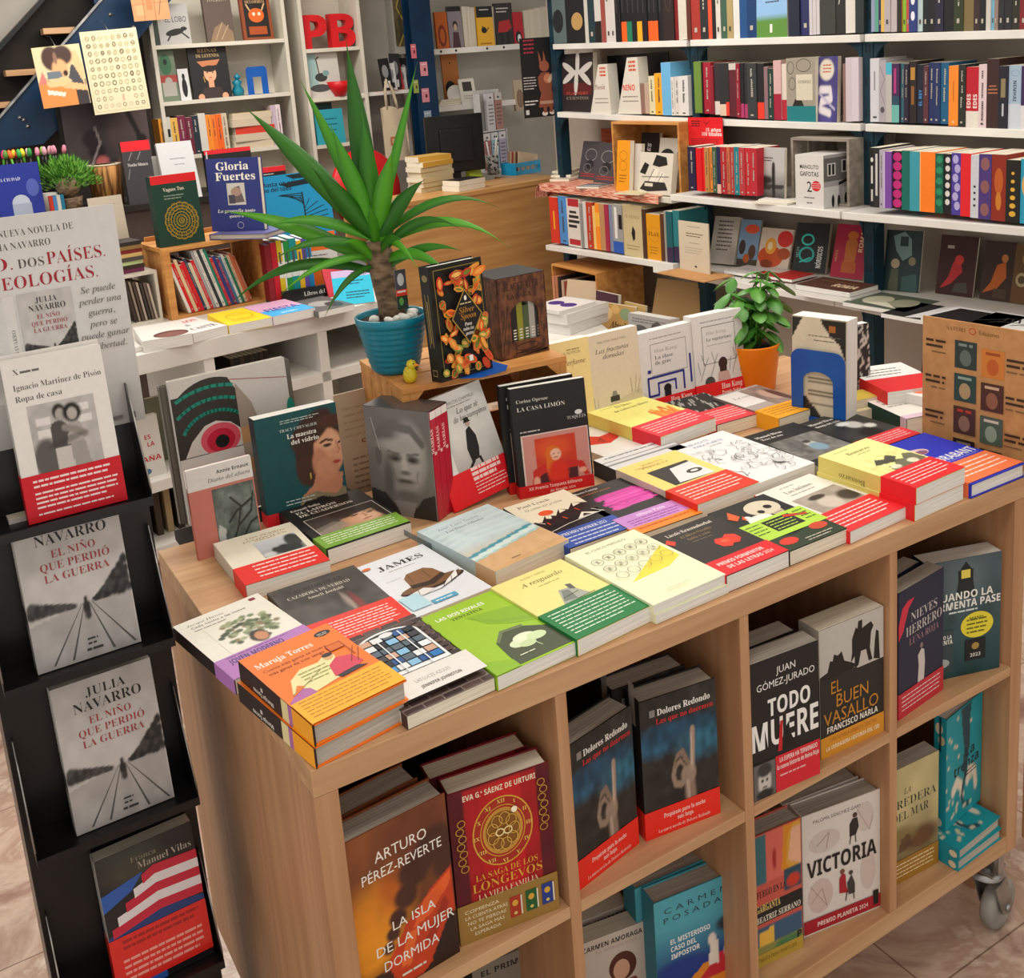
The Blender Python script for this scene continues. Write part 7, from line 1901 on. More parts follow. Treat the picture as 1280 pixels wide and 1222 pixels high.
# wooden box with files
o = thing('file_box','pale plywood box with card files on the lowest shelf of the left bay','box',(2.74,3.66,zl),-PI / 2)
m = MB()
for p in ((0,0,0,.42,.3,.01),(0,0,.27,.42,.3,.28),(0,0,.01,.01,.3,.27),(.41,0,.01,.42,.3,.27),(.01,.29,.01,.41,.3,.27)):
 m.box(p[:3],p[3:],PINE)
m.build('box_shell',o)
rg = random.Random(12)
for i,c_ in enumerate(('c88a6a','b87a5c','2a2624','c8a890','8a3a2a','d0b8a0','b89478','1e1c1c')):
 m = MB()
 m.box((.014 + i * .03,-.01,.0105),(.036 + i * .03,.2,.2 + rg.random() * .03),PRINT,c_)
 tag(m.build('folder',None,(2.74,3.66,zl),(0,0,-PI / 2)),f'{cname(c_)} card folder, {ordinal(i)} from the left in the plywood box','folder','card folders in the plywood box')
low = [('beige card lettered in black before the plywood box',(2.64,3.42),-70,.2,.24,.006,'c4ae90',[('R',0,0,1,1,'c4ae90'),T('AN',.7,.1,.18,'1a1818',s='b',r=60)],.25),
  ('plum-coloured book standing on the lowest shelf of the left bay',(2.70,3.22),-88,.18,.2,.02,'4a2f3a',[('R',0,0,1,1,'4e3440'),('R',.2,.55,.9,.58,'6a4a58')],.1),
  ('mustard picture book lettered Abuela on the lowest shelf',(2.64,3.10),-80,.23,.17,.02,'c09a5a',[('R',0,0,1,1,'c09a5e'),('E',.2,.7,.16,.2,'e0c08a'),('E',.75,.75,.16,.18,'8aa07a'),('E',.45,.85,.12,.14,'d8b070'),T('Abuela',.3,.3,.2,'1e1a16',s='j',m=.55)],.12),
  ('small ochre picture book behind the Abuela book',(2.70,2.98),-88,.16,.18,.012,'b8985a',[('R',0,0,1,1,'b89a60'),('E',.5,.6,.3,.2,'d0b880')],.1),
  ('kraft envelope leaning on the wall end of the lowest shelf',(2.86,2.98),-80,.3,.27,.006,'b08a58',[('R',0,0,1,1,'b48e5c')],.3)]
for lab,(x,y),dg_,w,h,t,base,fr,ln in low:
 book('picture_book',lab,w,h,t,base,fr,loc=(x,y,zl),rot=(-ln,0,math.radians(dg_)),group=GLOW)
bk = book('sketch_book','thick grey sketch-covered book lying on its side, lowest shelf',.26,.16,.07,'8a8886',[('R',0,0,1,1,'a4a2a0'),('E',.3,.5,.2,.2,'5a5856'),('E',.7,.6,.15,.25,'4a4846'),('D',.1,.85,.9,2,.08,'6a6866',.03)],pages=PAGES_W,loc=(2.62,2.84,zl),rot=(-.1,0,math.radians(-80)),group=GLOW)
# a low stool of big books in front of the left bay
st2 = thing('low_stool','low white stool carrying big black and white books in front of the left bay','stool',(2.32,2.92,0),math.radians(-20))
m = MB()
m.box((-.2,-.2,.60),(.2,.2,.63),WHITE)
m.build('seat',st2,bevel=.003)
for x in (-.18,.15):
 for y in (-.18,.15):
  m = MB()
  m.box((x,y,0),(x + .03,y + .03,.6),WHITE)
  m.build('leg',st2)
GB = 'big books on the white stool'
zs = .6305
for i,(lab,cc,sp,fr) in enumerate((
  ('thick black-spined album with torn white pattern, bottom of the stool pile','c8c4bc','1a181a',[]),
  ('second black-spined album lying on the stool pile','c8c4bc','1c1a1c',[('E',.3,.6,.2,.2,'2a2826'),('E',.7,.4,.15,.2,'a8a49c')]),
  ('white book with purple glasses on top of the stool pile','dcd8d4','d8d4d0',[('R',0,0,1,1,'dedad6'),('E',.3,.5,.2,.16,'4a3080'),('E',.7,.5,.2,.16,'4a3080'),('R',.4,.46,.6,.54,'4a3080')]))):
 t = (.05,.05,.016)[i]
 b = book('art_book',lab,.24 - .03 * (i == 2),.3 - .06 * (i == 2),t,cc,[('R',0,0,1,1,cc)] + fr,[('R',0,0,1,1,sp),('D',.3,.7,.7,1,.1,'a8a4a0',.2)],sp,group=GB,pages=PAGES_W)
 lay(b,2.23,3.08,zs + t,-72 - 4 * i)
 zs += t + .0005

# ================================================================== white table on the left
ZW = 1.0
wt = thing('display_table','white cube table on the left with books on and inside it','table',(.327,2.55,0),math.radians(8))
ca8,sa8 = math.cos(math.radians(8)),math.sin(math.radians(8))

def wl(x,y):
 return .327 + x * ca8 - y * sa8,2.55 + x * sa8 + y * ca8

board((-.75,0,ZW - .07),(1.12,.62,ZW),WHITE,'top_panel',wt,.002)
for x in (-.75,.24,.70,1.08):
 board((x,.004,.30),(x + .04,.62,ZW - .0704),WHITE,'divider',wt)
board((.2802,.004,ZW - .27),(1.0798,.62,ZW - .23),WHITE,'middle_shelf',wt)
board((-.7098,.004,.50),(.2398,.62,.54),WHITE,'middle_shelf',wt)
board((-.75,.004,.26),(1.12,.62,.2998),WHITE,'bottom_panel',wt)
board((.2802,.58,.3),(1.0798,.6,ZW - .0704),CREAMW,'back_panel',wt)
for x in (-.7,1.04):
 for y in (.03,.55):
  board((x,y,0),(x + .04,y + .04,.2598),WHITE,'leg',wt)

GT = 'books on the white table'

def tb_flat(label,fl_,fr_,tl_,t,base,front,**k):
 """book lying on the white table, from its near corners"""
 A,B,D = (atz(q[0],q[1],ZW + t) for q in (fl_,fr_,tl_))
 w = float(np.hypot(*(B - A)[:2]))
 h = min(.26,float(np.hypot(*(D - A)[:2])))
 b = book('paperback',label,w,h,t,base,front,group=GT,pages=PAGES_W,**k)
 return lay(b,A[0],A[1],ZW + t + .0005,math.degrees(math.atan2(B[1] - A[1],B[0] - A[0])))

tb_flat('white paperback with a maroon oval, left end of the white table front row',(178,427),(240,416.5),(165,403),.04,'d8d4ce',[('R',0,0,1,1,'dad6d0'),('E',.62,.2,.36,.2,'5a2a2a'),('E',.62,.16,.3,.14,'7a4a44')])
tb_flat('white paperback with red and black capitals on the white table',(241,417),(284,406.5),(216,402),.034,'dedad6',[('R',0,0,1,1,'e0dcd8'),T('VERSOS',.08,.72,.16,'c83a44',s='S',m=.8),T('SIN',.1,.46,.15,'2a2626',s='S',m=.34),T('CANTE',.2,.16,.16,'2a2626',s='S',m=.7)])
tb_flat('bright yellow paperback lying on the white table',(285.5,407),(340,396.5),(253,393.5),.032,'f4d01e',[('R',0,0,1,1,'f4d01e'),('O',.5,.5,.3,.24,.004,'c8961a'),T('FIESTA',.3,.55,.1,'c8961a',s='s',m=.4),('D',.2,.3,.8,3,.07,'c8a01a',.02)])
tb_flat('pink and blue paperback lettered FIESTA on the white table',(341,396),(394,384.5),(310,382),.034,'c8a8cc',[('R',0,0,1,.42,'3aa8e0'),('R',0,.42,1,1,'d8a8c8'),T('FIESTA',.14,.34,.2,'3a3aa0',s='b',m=.76),('D',.3,.12,.7,1,.1,'d8f0f8',.04)])
tb_flat('grey photo paperback at the right of the white table front row',(398,390),(443,380),(389,374),.024,'6a6866',[('R',0,0,1,1,'5a5856'),('E',.5,.5,.3,.2,'9a9894'),('E',.7,.3,.2,.2,'2a2826')])
tb_flat('white paperback edge at the far left of the white table',(158,437),(178,433),(150,418),.016,'d8d4ce',[('R',0,0,1,1,'dcd8d2')])

# crate on the white table
A,w,a_,h = face_at((215,401),(338,376),(196,313),ZW)
cw = thing('wooden_crate','honey pine crate on the white table with thin slanting booklets inside','crate',(A[0],A[1],ZW),a_)
m = MB()
for y in (0,.1,.2):
 m.box((0,y,h - .016),(w,y + .094,h),PINE)
m.build('upper_slats',cw)
m = MB()
m.box((0,0,0),(w,.294,.012),PINE)
m.build('lower_slats',cw)
for x in (0,w - .028):
 m = MB()
 m.box((x,0,.0122),(x + .028,.03,h - .0162),PINE)
 m.box((x + .006,.0302,.0122),(x + .02,.294,h - .0162),PINE)
 m.build('end_boards',cw)
m = MB()
for z in (.02,.12,.22):
 m.box((.03,.28,z),(w - .03,.292,z + .08),PINE)
m.build('back_slats',cw)
ux,uy = math.cos(a_),math.sin(a_)
x = .075
rg = random.Random(40)
for i,c_ in enumerate(('d8d2c8','c8161c','d0b890','d01a20','c41a22','26384e','c8bca0','c81e26','9a9a9c','d4d0c8','2a3438','d8d4cc','1f7a60','c02a30','2a3a7a','8a2a50','3a6a8a','c8c8c0','1f6a4a','c8a888','b8603a','a85434')):
 t = .0095 + .004 * rg.random()
 hh = .2 + (.05 if 8 <= i <= 12 else .012 * (i % 3) * (1 if i < 13 else .6))
 m = MB()
 m.box((0,0,0),(t,.15,hh),PRINT,c_)
 m.box((.001,.001,hh),(t - .001,.149,hh + .0003),PAGES_W)
 m.art(spine_art(c_,1 if i % 2 else 0,rg),t,hh,lambda x_,y_,e: (x_,-e,y_),PRINT)
 o = m.build('booklet',None,(A[0] + ux * x - uy * .012,A[1] + uy * x + ux * .012,ZW + .0135),(0,-.27,a_))
 tag(o,f'thin {cname(c_)} booklet, {ordinal(i)} from the left in the pine crate','booklet','slanting booklets in the pine crate')
 x += (t + .0006) / math.cos(.27)
ZCW = ZW + h + .0005
man = [('R',0,0,1,1,'123a2c'),('R',.0,.88,1,1,'d81a20'),T('Vagues Tuo',.24,.77,.05,'d8d0bc',s='S',m=.46),('D',.24,.7,.7,2,.04,'8a9a8a',.014)]
for r0 in (.36,.3,.24,.18,.12,.06):
 man += [('O',.55,.34,r0,r0 * .72,.0026,'b8962e')]
for i in range(16):
 a = i * PI / 8
 man += [('O',.55 + .3 * math.cos(a),.34 + .215 * math.sin(a),.08,.058,.0018,'a8862a'),('L',[(.55,.34),(.55 + .36 * math.cos(a),.34 + .26 * math.sin(a))],.0012,'8a7a2a')]
sbook('hardback_book','dark green hardback with a gold mandala and red head strip, on the crate',(201,310),(257,301),(188,221),ZCW,.05,'123a2c',man,lean=.06,group=GT,spcol='0e2e24',pages=PAGES)
A2,w2,a2,h2 = face_at((266,291),(331,289),(255,201),ZCW + .02)
glf = [('R',0,0,1,1,'2a3478'),T('Gloria',.5,.84,.11,'f0ebe0',s='S',a='c',m=.62),T('Fuertes',.54,.7,.11,'f0ebe0',s='S',a='c',m=.76),('R',.36,.36,.7,.66,'c8c4bc'),('P',[(.38,.38),(.5,.6),(.6,.62),(.68,.4)],'6a5a5a'),('E',.53,.54,.1,.06,'a88a7a'),('R',.38,.38,.5,.5,'4a4450'),T('La geografía tanto',.5,.26,.045,'e8e4dc',s='j',a='c',m=.72),T('quiero a ver',.56,.19,.04,'e8e4dc',s='j',a='c',m=.4),('O',.56,.08,.06,.045,.0014,'d8d4dc')]
b = book('hardback_book','royal blue hardback with big white serif title, standing on the crate',w2,h2,.03,'2a3478',glf,[('R',0,0,1,1,'222b66'),('D',.3,.8,.7,1,.1,'d8d4dc',.3)],'222b66',hard=True,group=GT,loc=(A2[0],A2[1],ZCW + .0245),rot=(-.05,0,a2))
b = book('hardback_book','pale blue-grey hardback lying under the royal blue one on the crate',.26,.19,.022,'4a4a8a',[('R',0,0,1,1,'6a6aa0')],hard=True,group=GT,pages=PAGES_G)
lay(b,A2[0] - .03,A2[1] - .055,ZCW + .0235,math.degrees(a2) - 4)
# turquoise folder and red-topped book behind to the right
tree_ = [('R',0,0,1,1,'1a96c8'),T('Hasta un país',.06,.84,.06,'0e2a3a',s='b',m=.5),T('no del todo',.06,.76,.06,'0e2a3a',s='b',m=.4),('L',[(.6,.0),(.6,.7)],.006,'14242c')]
for i in range(12):
 a = -.6 + i * .38
 tree_.append(('L',[(.6,.25 + .04 * i),(.6 + .34 * math.cos(a),.3 + .04 * i + .1 * math.sin(a))],.003,'14242c'))
tree_ += [('P',[(.3,.86),(.9,.92),(.96,.84),(.4,.8)],'14242c'),('P',[(.4,.98),(.9,1),(.96,.92),(.5,.92)],'14242c')]
sbook('art_book','large turquoise book with a black tree drawing behind the yucca leaves',(334,306),(420,292),(322,222),ZW + .2,.02,'1a96c8',tree_,lean=.1,group=GT)
rs = thing('book_rack','low white rack holding the turquoise book beside the crate','rack',wl(.78,.38) + (ZW,),math.radians(8))
board((.0,.1,0),(.26,.2,.199),CREAMW,'rack_body',rs,.002)
# standing coloured spines with a white waist and their holder
A,w,a_,h = face_at((336,383),(432,366),(333,305),ZW)
A = A + np.array([.02,0,0])
sp_ = [('8a1a24',.024,0),('c01a2a',.024,0),('d8b81e',.021,1),('e8e4d8',.007,0),('1f8a3a',.023,1),('128a8a',.03,1),('e0b020',.021,1),('5a4a9a',.018,1),('1a7ab0',.021,1)]
x = .0
for i,(c_,t,wst) in enumerate(sp_):
 m = MB()
 hh = .23 + .006 * (i % 3)
 m.box((0,0,0),(t - .0006,.15,hh),PRINT,c_)
 m.box((.001,.001,hh),(t - .0016,.149,hh + .0003),PAGES_W)
 if wst:
  m.art([('R',0,.36,1,.64,'d8dcd4'),('D',.3,.6,.7,1,.1,'4a4a4a',.2)],t - .0006,hh,lambda x_,y_,e: (x_,-e,y_),PRINT)
 o = m.build('paperback',None,(A[0] + math.cos(a_) * x - math.sin(a_) * .03,A[1] + math.sin(a_) * x + math.cos(a_) * .03,ZW + .012),(0,0,a_))
 tag(o,f'{cname(c_)} upright paperback with narrow spine, {ordinal(i)} right of the crate on the white table','book','coloured spines beside the crate')
 x += t + .0004
o = thing('book_holder','black holder lettered in white under the coloured spines','holder',(A[0] + math.cos(a_) * .04,A[1] + math.sin(a_) * .04,ZW),a_)
m = MB()
m.box((0,-.004,0),(.3,.012,.05),BLACKP)
m.box((-.04,.012,0),(.3,.2,.011),BLACKP)
m.art([T('Libros del Asteroide',.3,.34,.36,'d8d8d4',s='s',m=.6)],.3,.05,lambda x,y,e: (x,-.004 - e,y),PRINT)
m.build('tray',o)

def wb(label,bl,br,tl,t,base,front,lean=.2,**k):
 return sbook('paperback',label,bl,br,tl,ZW + .0,t,base,front,lean=lean,group=GT,pages=PAGES_W,**k)

b = wb('orange paperback with a white middle band, right of the coloured spines',(390,364),(432,358),(382,298),.016,'f0701a',[('R',0,0,1,1,'f0701a'),('R',0,.4,1,.66,'dcd8d0'),('D',.1,.56,.7,2,.08,'5a5a5a',.02)],lean=.1)
b.location.y += .05
b.location.z += .012
b = wb('rose-red paperback leaning behind the cyan one on the white table',(412,372),(446,366),(398,334),.012,'d83a4a',[('R',0,0,1,1,'d83a4a')],lean=.5)
b.location.z += .002
b = wb('cyan paperback leaning back with black print on the white table',(420,384),(469,378),(405,342),.012,'2ac0e0',[('R',0,0,1,1,'2ac4e4'),('R',0,.8,1,1,'d0b8e0'),T('Trabajo',.5,.84,.08,'2a2a5a',s='b',m=.4),('D',.3,.66,.8,2,.08,'10506a',.03),('D',.3,.34,.9,3,.08,'10506a',.03)],lean=.6)
b.location.z += .004
b = book('notebook','grey notebook standing behind the yucca trunk on the white table',.12,.17,.03,'6a6c70',[('R',0,0,1,1,'787a7e')],loc=wl(1.0,.2) + (ZW,),rot=(-.25,0,math.radians(30)),group=GT,pages=PAGES_W)
# left end: white crate with magazines and a stack on it
q = atz(160,418,ZW)
wc = thing('magazine_box','white open box with magazines at the left end of the white table','box',(q[0] - .17,q[1] + .10,ZW),math.radians(8))
bh_ = .2
m = MB()
m.box((0,0,bh_ - .012),(.34,.25,bh_),CREAMW)
m.box((0,0,0),(.34,.25,.01),CREAMW)
m.box((0,0,.01),(.012,.25,bh_ - .012),CREAMW)
m.box((.328,0,.01),(.34,.25,bh_ - .012),CREAMW)
m.build('box_shell',wc)
for i in range(7):
 m = MB()
 m.box((0,0,0),(.008,.2,.165 - .004 * i),PRINT,('3a2e28','8a7a6a','4a3a34','a8988a','3a3430','6a5a50','b8a898')[i])
 tag(m.build('magazine',None,(wc.location.x + .23 + i * .013,wc.location.y + .04,ZW + .012),(0,-.12,math.radians(8))),f'dark slanting magazine, {ordinal(i)} from the left in the white box','magazine','magazines in the white box')
book('magazine','magazine with a sandy landscape cover leaning in the white box',.15,.15,.004,'b8946a',[('R',0,0,1,1,'3a2e28'),('R',0,0,1,.7,'c89a68'),('E',.5,.25,.4,.16,'a87848'),('E',.4,.5,.3,.1,'d8b48a')],loc=(wc.location.x + .05,wc.location.y + .03,ZW + .0105),rot=(-.2,0,math.radians(8)),group='magazines in the white box')
zst = ZW + bh_ + .0005
for i,c_ in enumerate(('6a2a4a','3a2a24','b8c890','4a4440','c8a86a','7a2420','8a6a3a','2c2826')):
 m = MB()
 m.box((0,0,0),(.17,.12,.0145),PRINT,c_)
 m.box((0,0,0),(.05,-.0005,.0145),PRINT,('c8a030','9a3a34','2a2420','d0b880','a03028','d8c890','c8b060','2aa03a')[i])
 tag(m.build('pocket_book',None,(wc.location.x + .13 + .004 * (i % 2),wc.location.y + .05,zst + i * .015),(0,0,math.radians(8 + i % 3))),f'{cname(c_)} pocket book, {ordinal(i)} from the bottom of the stack on the white box','book','pocket books stacked on the white box')
book('booklet','cream booklet standing behind the stack on the white box',.13,.21,.01,'d4c8b4',[('R',0,0,1,1,'d6cab6'),('D',.3,.84,.76,2,.05,'b07a6a',.012),('D',.3,.64,.7,1,.05,'9a8a74',.012)],loc=(wc.location.x + .16,wc.location.y + .20,zst + .08),rot=(-.12,0,math.radians(8)),group=GT)
board((.13,.19,bh_ + .0003),(.30,.23,bh_ + .0803),CREAMW,'riser',wc)
# books inside the white table
for i,(c_,x,h) in enumerate((('3a3028',.40,.10),('2a2420',.42,.10),('4a3a2a',.44,.10),('2e2620',.46,.10),('40352a',.48,.10),('2a241e',.50,.10),('382e26',.52,.10),('2c2620',.54,.10))):
 m = MB()
 m.box((0,0,0),(.018,.2,h),PRINT,c_)
 m.box((.001,.001,h),(.017,.199,h + .0003),PAGES)
 p_ = wl(x,.15)
 tag(m.build('pocket_book',None,(p_[0],p_[1],ZW - .2296),(0,0,math.radians(8))),f'dark pocket book, {ordinal(i)} from the left in the middle opening of the white table','book','pocket books inside the white table')
for i,(lab,x,y,z,w,h,base,fr,rz) in enumerate((
  ('white book lettered in red inside the left opening of the white table',-.10,.06,.5405,.17,.22,'cfcac4',[('R',0,0,1,1,'d0ccc6'),T('ES',.8,.62,.07,'b83038',s='b',a='r'),T('LA',.86,.5,.07,'b83038',s='b',a='r'),T('ESPAÑA',.95,.26,.08,'b83038',s='b',a='r',m=.7),('E',.6,.1,.1,.05,'4a6a8a')],8),
  ('grey-green book standing deeper in the left opening of the white table',.08,.2,.5405,.13,.24,'6a6a5a',[('R',0,0,1,1,'74745f')],0),
  ('black ring binder at the right of the left opening of the white table',.17,.05,.5405,.06,.24,'151416',[('R',0,0,1,1,'171618')],8))):
 p_ = wl(x,y)
 book('paperback' if i < 2 else 'ring_binder',lab,w,h,.03,base,fr,loc=(p_[0],p_[1],z),rot=(-.08,0,math.radians(rz)),group='books inside the white table')
for i,(c_,x) in enumerate((('8a7250',-.02),('3a2e22',.02),('9a8460',.06),('2e261e',.10),('a08a66',.14),('3a3026',.18))):
 p_ = wl(x,.1)
 m = MB()
 m.box((0,0,0),(.022,.2,.17 + .01 * (i % 3)),PRINT,c_)
 tag(m.build('book',None,(p_[0],p_[1],.3),(0,0,math.radians(8))),f'{cname(c_)} book, {ordinal(i)} from the left in the bottom opening of the white table','book','books inside the white table')
# print board behind glass-like sheet (mirrored lettering), standing behind the unit
pb = thing('poster_board','pale board with mirrored red-grey lettering standing behind the oak unit','poster',(.42,.90,.84),math.radians(4),rot=(-.03,0,math.radians(2)))
m = MB()
m.box((0,0,0),(.26,.004,.38),PRINT,'cbb69c')
m.art([T('SIÓN',.88,.86,.07,'a8927c',s='b',a='c',m=.36,f=1),T('ARTE',.88,.765,.07,'a8927c',s='b',a='c',m=.42,f=1),('D',.06,.9,.4,5,.04,'b8a48c',.012),T('COMPLETA DE',.2,.69,.022,'8a3a2a',s='b',m=.5),T('LAS TÉCNICAS',.3,.655,.022,'8a3a2a',s='b',m=.46),('D',.1,.6,.75,12,.036,'9a8670',.012)],.26,.38,lambda x,y,e: (x,-e,y),PRINT)
m.build('sheet',pb)
m = MB()
m.box((.02,.0042,-.84),(.04,.03,.3),BLACKP)
m.box((.2,.0042,-.84),(.22,.03,.3),BLACKP)
m.build('easel_legs',pb)

# ================================================================== console with plants and pens, back left
YC = 4.35
cons = thing('console','dark brown console at the back left carrying plants, pens and books','console',(-.25,YC,0))
m = MB()
m.box((0,0,1.30),(1.95,.5,1.33),DARKBOARD)
m.build('console_top',cons)
m = MB()
m.box((.02,.02,0),(1.93,.48,1.2998),grainy('umber_board','3a2e2a','4a3c36',(4,4,4),.6))
m.build('console_body',cons)
ZK = 1.3302

def kx(px,z=ZK,y=YC + .12):
 return aty(px,250,y)[0]

# white mug with pens and tulip pens
mx_ = kx(60)
o = thing('mug','white enamel mug among the pens on the dark console','mug',(mx_,YC + .1,ZK))
m = MB()
m.lathe([(0,.002),(.04,0),(.045,.004),(.046,.1),(.043,.1),(.042,.006),(0,.006)],CERAMIC,n=28)
m.build('cup',o)
m = MB()
m.tube([(.045,0,.08),(.07,0,.076),(.076,0,.05),(.066,0,.026),(.045,0,.022)],.005,CERAMIC,n=8)
m.build('handle',o)
rg = random.Random(19)
o = thing('pen_holder','dark holder tray for the felt pens at the far left of the console','holder',(kx(2),YC + .2,ZK))
m = MB()
m.box((-.1,0,0),(.30,.1,.19),BLACKP)
m.build('tray',o,bevel=.004)
for i,(px,cc) in enumerate(zip(range(2,78,5),('d83a7a','5a8a3a','e8c02a','e86a2a','d8303a','3aa04a','e8d83a','2a8a3a','c8b0b0','e08aa0','8ac04a','d8a0b0','e8a8b8','b87a8a','d890a0','c87a8a'))):
 o = thing('felt_pen',f'{cname(cc)}-tipped pen, {ordinal(i)} from the left in the console pen tray','pen',(aty(px,200,YC + .25)[0],YC + .25 - .03 * (i % 2),ZK + .1902),rot=(rg.uniform(-.15,.05),rg.uniform(-.2,.2),0),group='pens in the console tray')
 m = MB()
 m.tube([(0,0,0),(0,0,.085)],.0055,GREEN if i % 3 == 0 else BLACKP,n=8)
 m.build('barrel',o)
 m = MB()
 m.lathe([(0,.085),(.009,.088),(.012,.105),(.008,.125),(0,.13)],PRINT,cc,n=10)
 m.build('cap',o)
# fluffy green plant
o = thing('potted_fern','small feathery green plant on the dark console','plant',(kx(86),YC + .08,ZK))
m = MB()
m.lathe([(0,0),(.05,0),(.06,.07),(.055,.07),(.05,.06),(0,.06)],BARK,n=24)
m.build('plant_pot',o)
V,F,Cc = [],[],[]
rg = random.Random(23)
for i in range(1100):
 a,e,r = rg.random() * 6.283,rg.random() * 1.5,.05 + rg.random() ** .6 * .1
 P = np.array([r * math.cos(a) * math.cos(e),r * math.sin(a) * math.cos(e),.1 + r * .95 * math.sin(e) + .02])
 d = P - np.array([0,0,.08])
 d = d / np.linalg.norm(d)
 s_ = np.cross(d,(rg.random(),rg.random(),rg.random()))
 s_ = s_ / np.linalg.norm(s_) * .0045
 n = len(V)
 V += [P - s_,P + s_,P + d * .026]
 F.append((n,n + 1,n + 2))
 cc = lin(rg.choice(['3a7a22','5a9a34','7ab848','2f661c','8ac454']))
 Cc += [cc] * 3
m = MB()
m.add(V,F,LEAF,np.array(Cc))
m.lathe([(0,.06),(.04,.08),(.06,.12),(.05,.15),(0,.17)],BARK,n=16)
fo_ = m.build('foliage',o)
# split cane stump
o = thing('cane_vase','round vase of split brown cane on the dark console','vase',(kx(138),YC + .16,ZK))
m = MB()
m.lathe([(0,0),(.072,0),(.085,.2),(.082,.205),(.075,.2),(.07,.02),(0,.02)],STUMP,n=32)
m.build('vase_body',o)
m = MB()
m.lathe([(.06,.201),(.0855,.2),(.0865,.206),(.06,.207)],CANVAS,n=32)
m.build('rim',o)

def kb_(name,label,bl,br,tl,y,t,base,front,z=ZK,lean=.06,**k):
 A,B = aty(bl[0],bl[1],y),aty(br[0],br[1],y)
 T_ = aty(tl[0],tl[1],y)
 return book(name,label,abs(B[0] - A[0]),max(.1,(T_[2] - z)),t,base,front,loc=(A[0],y,z),rot=(-lean,0,0),group='books on the dark console',**k)

kb_('hardback_book','blue book with a white palace drawing at the far left of the console',(0,265),(57,262),(-4,207),YC + .01,.025,'1c2c86',[('R',0,0,1,1,'1f2f8c'),T('LA CIUDAD',.06,.7,.06,'d0d4e4',s='s',m=.5),('E',.5,.28,.2,.16,'b0b8c8'),('R',.3,.0,.72,.28,'9aa4b8'),('E',.8,.55,.14,.16,'4a5aa8')],hard=True)
for i,cc in enumerate(('c83a2a','4a8ac0','d8d4c8','1f7a9a')):
 m = MB()
 m.box((0,0,0),(.016,.08,.09),PRINT,cc)
 tag(m.build('booklet',None,(kx(58) + i * .0168,YC + .02,ZK)),f'small {cname(cc)} booklet beside the blue palace book, {ordinal(i)} from the left','booklet','small booklets on the console')
kb_('hardback_book','grey book with a red head strip behind the cane vase',(160,240),(196,238),(149,178),YC + .05,.04,'3c3a3c',[('R',0,0,1,1,'3c3a3c'),('R',0,.84,1,1,'d8202a'),T('Noche blanca',.14,.6,.05,'c8c4c0',s='S',m=.7),('L',[(.2,.7),(.34,.82)],.004,'8a8888'),('L',[(.5,.7),(.64,.82)],.004,'8a8888'),('L',[(.1,.4),(.2,.56)],.003,'8a8888')])
b = kb_('hardback_book','silver-white book lying back on a stand on the console',(208,240),(252,236),(197,177),YC + .0,.03,'b4b4b6',[('R',0,0,1,1,'bcbcbe'),('D',.3,.7,.75,1,.05,'7a7a7e',.016),('D',.4,.6,.7,1,.05,'7a7a7e',.012),('R',.52,.1,.55,.42,'2a2a2c')],lean=.3)
kb_('paperback','pale booklet behind the silver-white book on the console',(196,240),(210,236),(194,195),YC + .12,.02,'c8c8c4',[('R',0,0,1,1,'cacac6')])
kb_('hardback_book','black red-topped book behind the royal blue one',(262,240),(320,236),(262,188),YC + .16,.04,'1c1a1c',[('R',0,0,1,1,'1c1a1c'),('R',0,.9,1,1,'d0202a')])
kb_('hardback_book','black book with red head strip right of the royal blue one',(324,240),(360,236),(324,210),YC + .10,.04,'1c1a1c',[('R',0,0,1,1,'1c1a1c'),('R',0,.72,1,1,'d0202a'),('D',.1,.6,.6,1,.1,'c8c8c8',.04)])

# ================================================================== staircase at the back left
stc = thing('staircase','dark blue steel staircase rising behind the console at the far left','staircase',(0,0,0))
YS = 4.95

def sy(px,py,y=YS):
 q = aty(px,py,y)
 return (q[0],q[2])

m = MB()
pl_ = [sy(-70,250),sy(10,185),sy(54,180),sy(112,122),sy(235,-25),sy(150,-25),sy(122,2),sy(0,143),sy(-70,222)]
m.prism(pl_,lambda p,q,d: (p,d,q),YS,YS + .03,NAVYM)
m.build('stringer',stc)
m = MB()
m.prism([sy(-72,224),sy(0,143),sy(122,2),sy(146,-25),sy(150,-25),sy(126,2),sy(4,143),sy(-70,228)],lambda p,q,d: (p,d,q),YS - .02,YS,STEEL)
m.build('stringer_edge',stc)
m = MB()
m.prism([sy(-70,250),sy(-60,125),sy(80,-30),sy(160,-30),sy(122,8),sy(4,150)],lambda p,q,d: (p,d,q),YS + .152,YS + .158,DARKBOARD)
m.build('riser_panel',stc)
m = MB()
m.prism([sy(-60,120),sy(78,-30),sy(84,-30),sy(-60,132)],lambda p,q,d: (p,d,q),YS + .05,YS + .15,BLACKP)
m.build('upper_edge',stc)
for i,(x0,y0) in enumerate(((-6,128),(38,86),(84,34),(-44,172))):
 A = sy(x0,y0,YS + .04)
 m = MB()
 m.box((A[0] - .12,YS + .035,A[1] - .03),(A[0] + .16,YS + .14,A[1]),OAK_H)
 m.build('tread',stc)
for px,py in ((25,147),(35,158),(73,142),(138,18),(30,150),(167,34)):
 A = sy(px,py,YS - .004)
 m = MB()
 m.lathe([(0,-.003),(.009,0),(.011,.006)],STEEL,n=12)
 m.build('bolt',stc,(A[0],YS - .006,A[1]),(-PI / 2,0,0))
A,B = sy(148,30),sy(166,30)
m = MB()
m.box((A[0] - .1,YS + .03,1.9),(A[0] + .1,YS + .08,2.9),NAVYM)
m.build('post',stc)
m = MB()
A0,A1,A2,A3 = sy(-80,-60,5.15),sy(78,-60,5.15),sy(72,5,5.15),sy(-80,160,5.15)
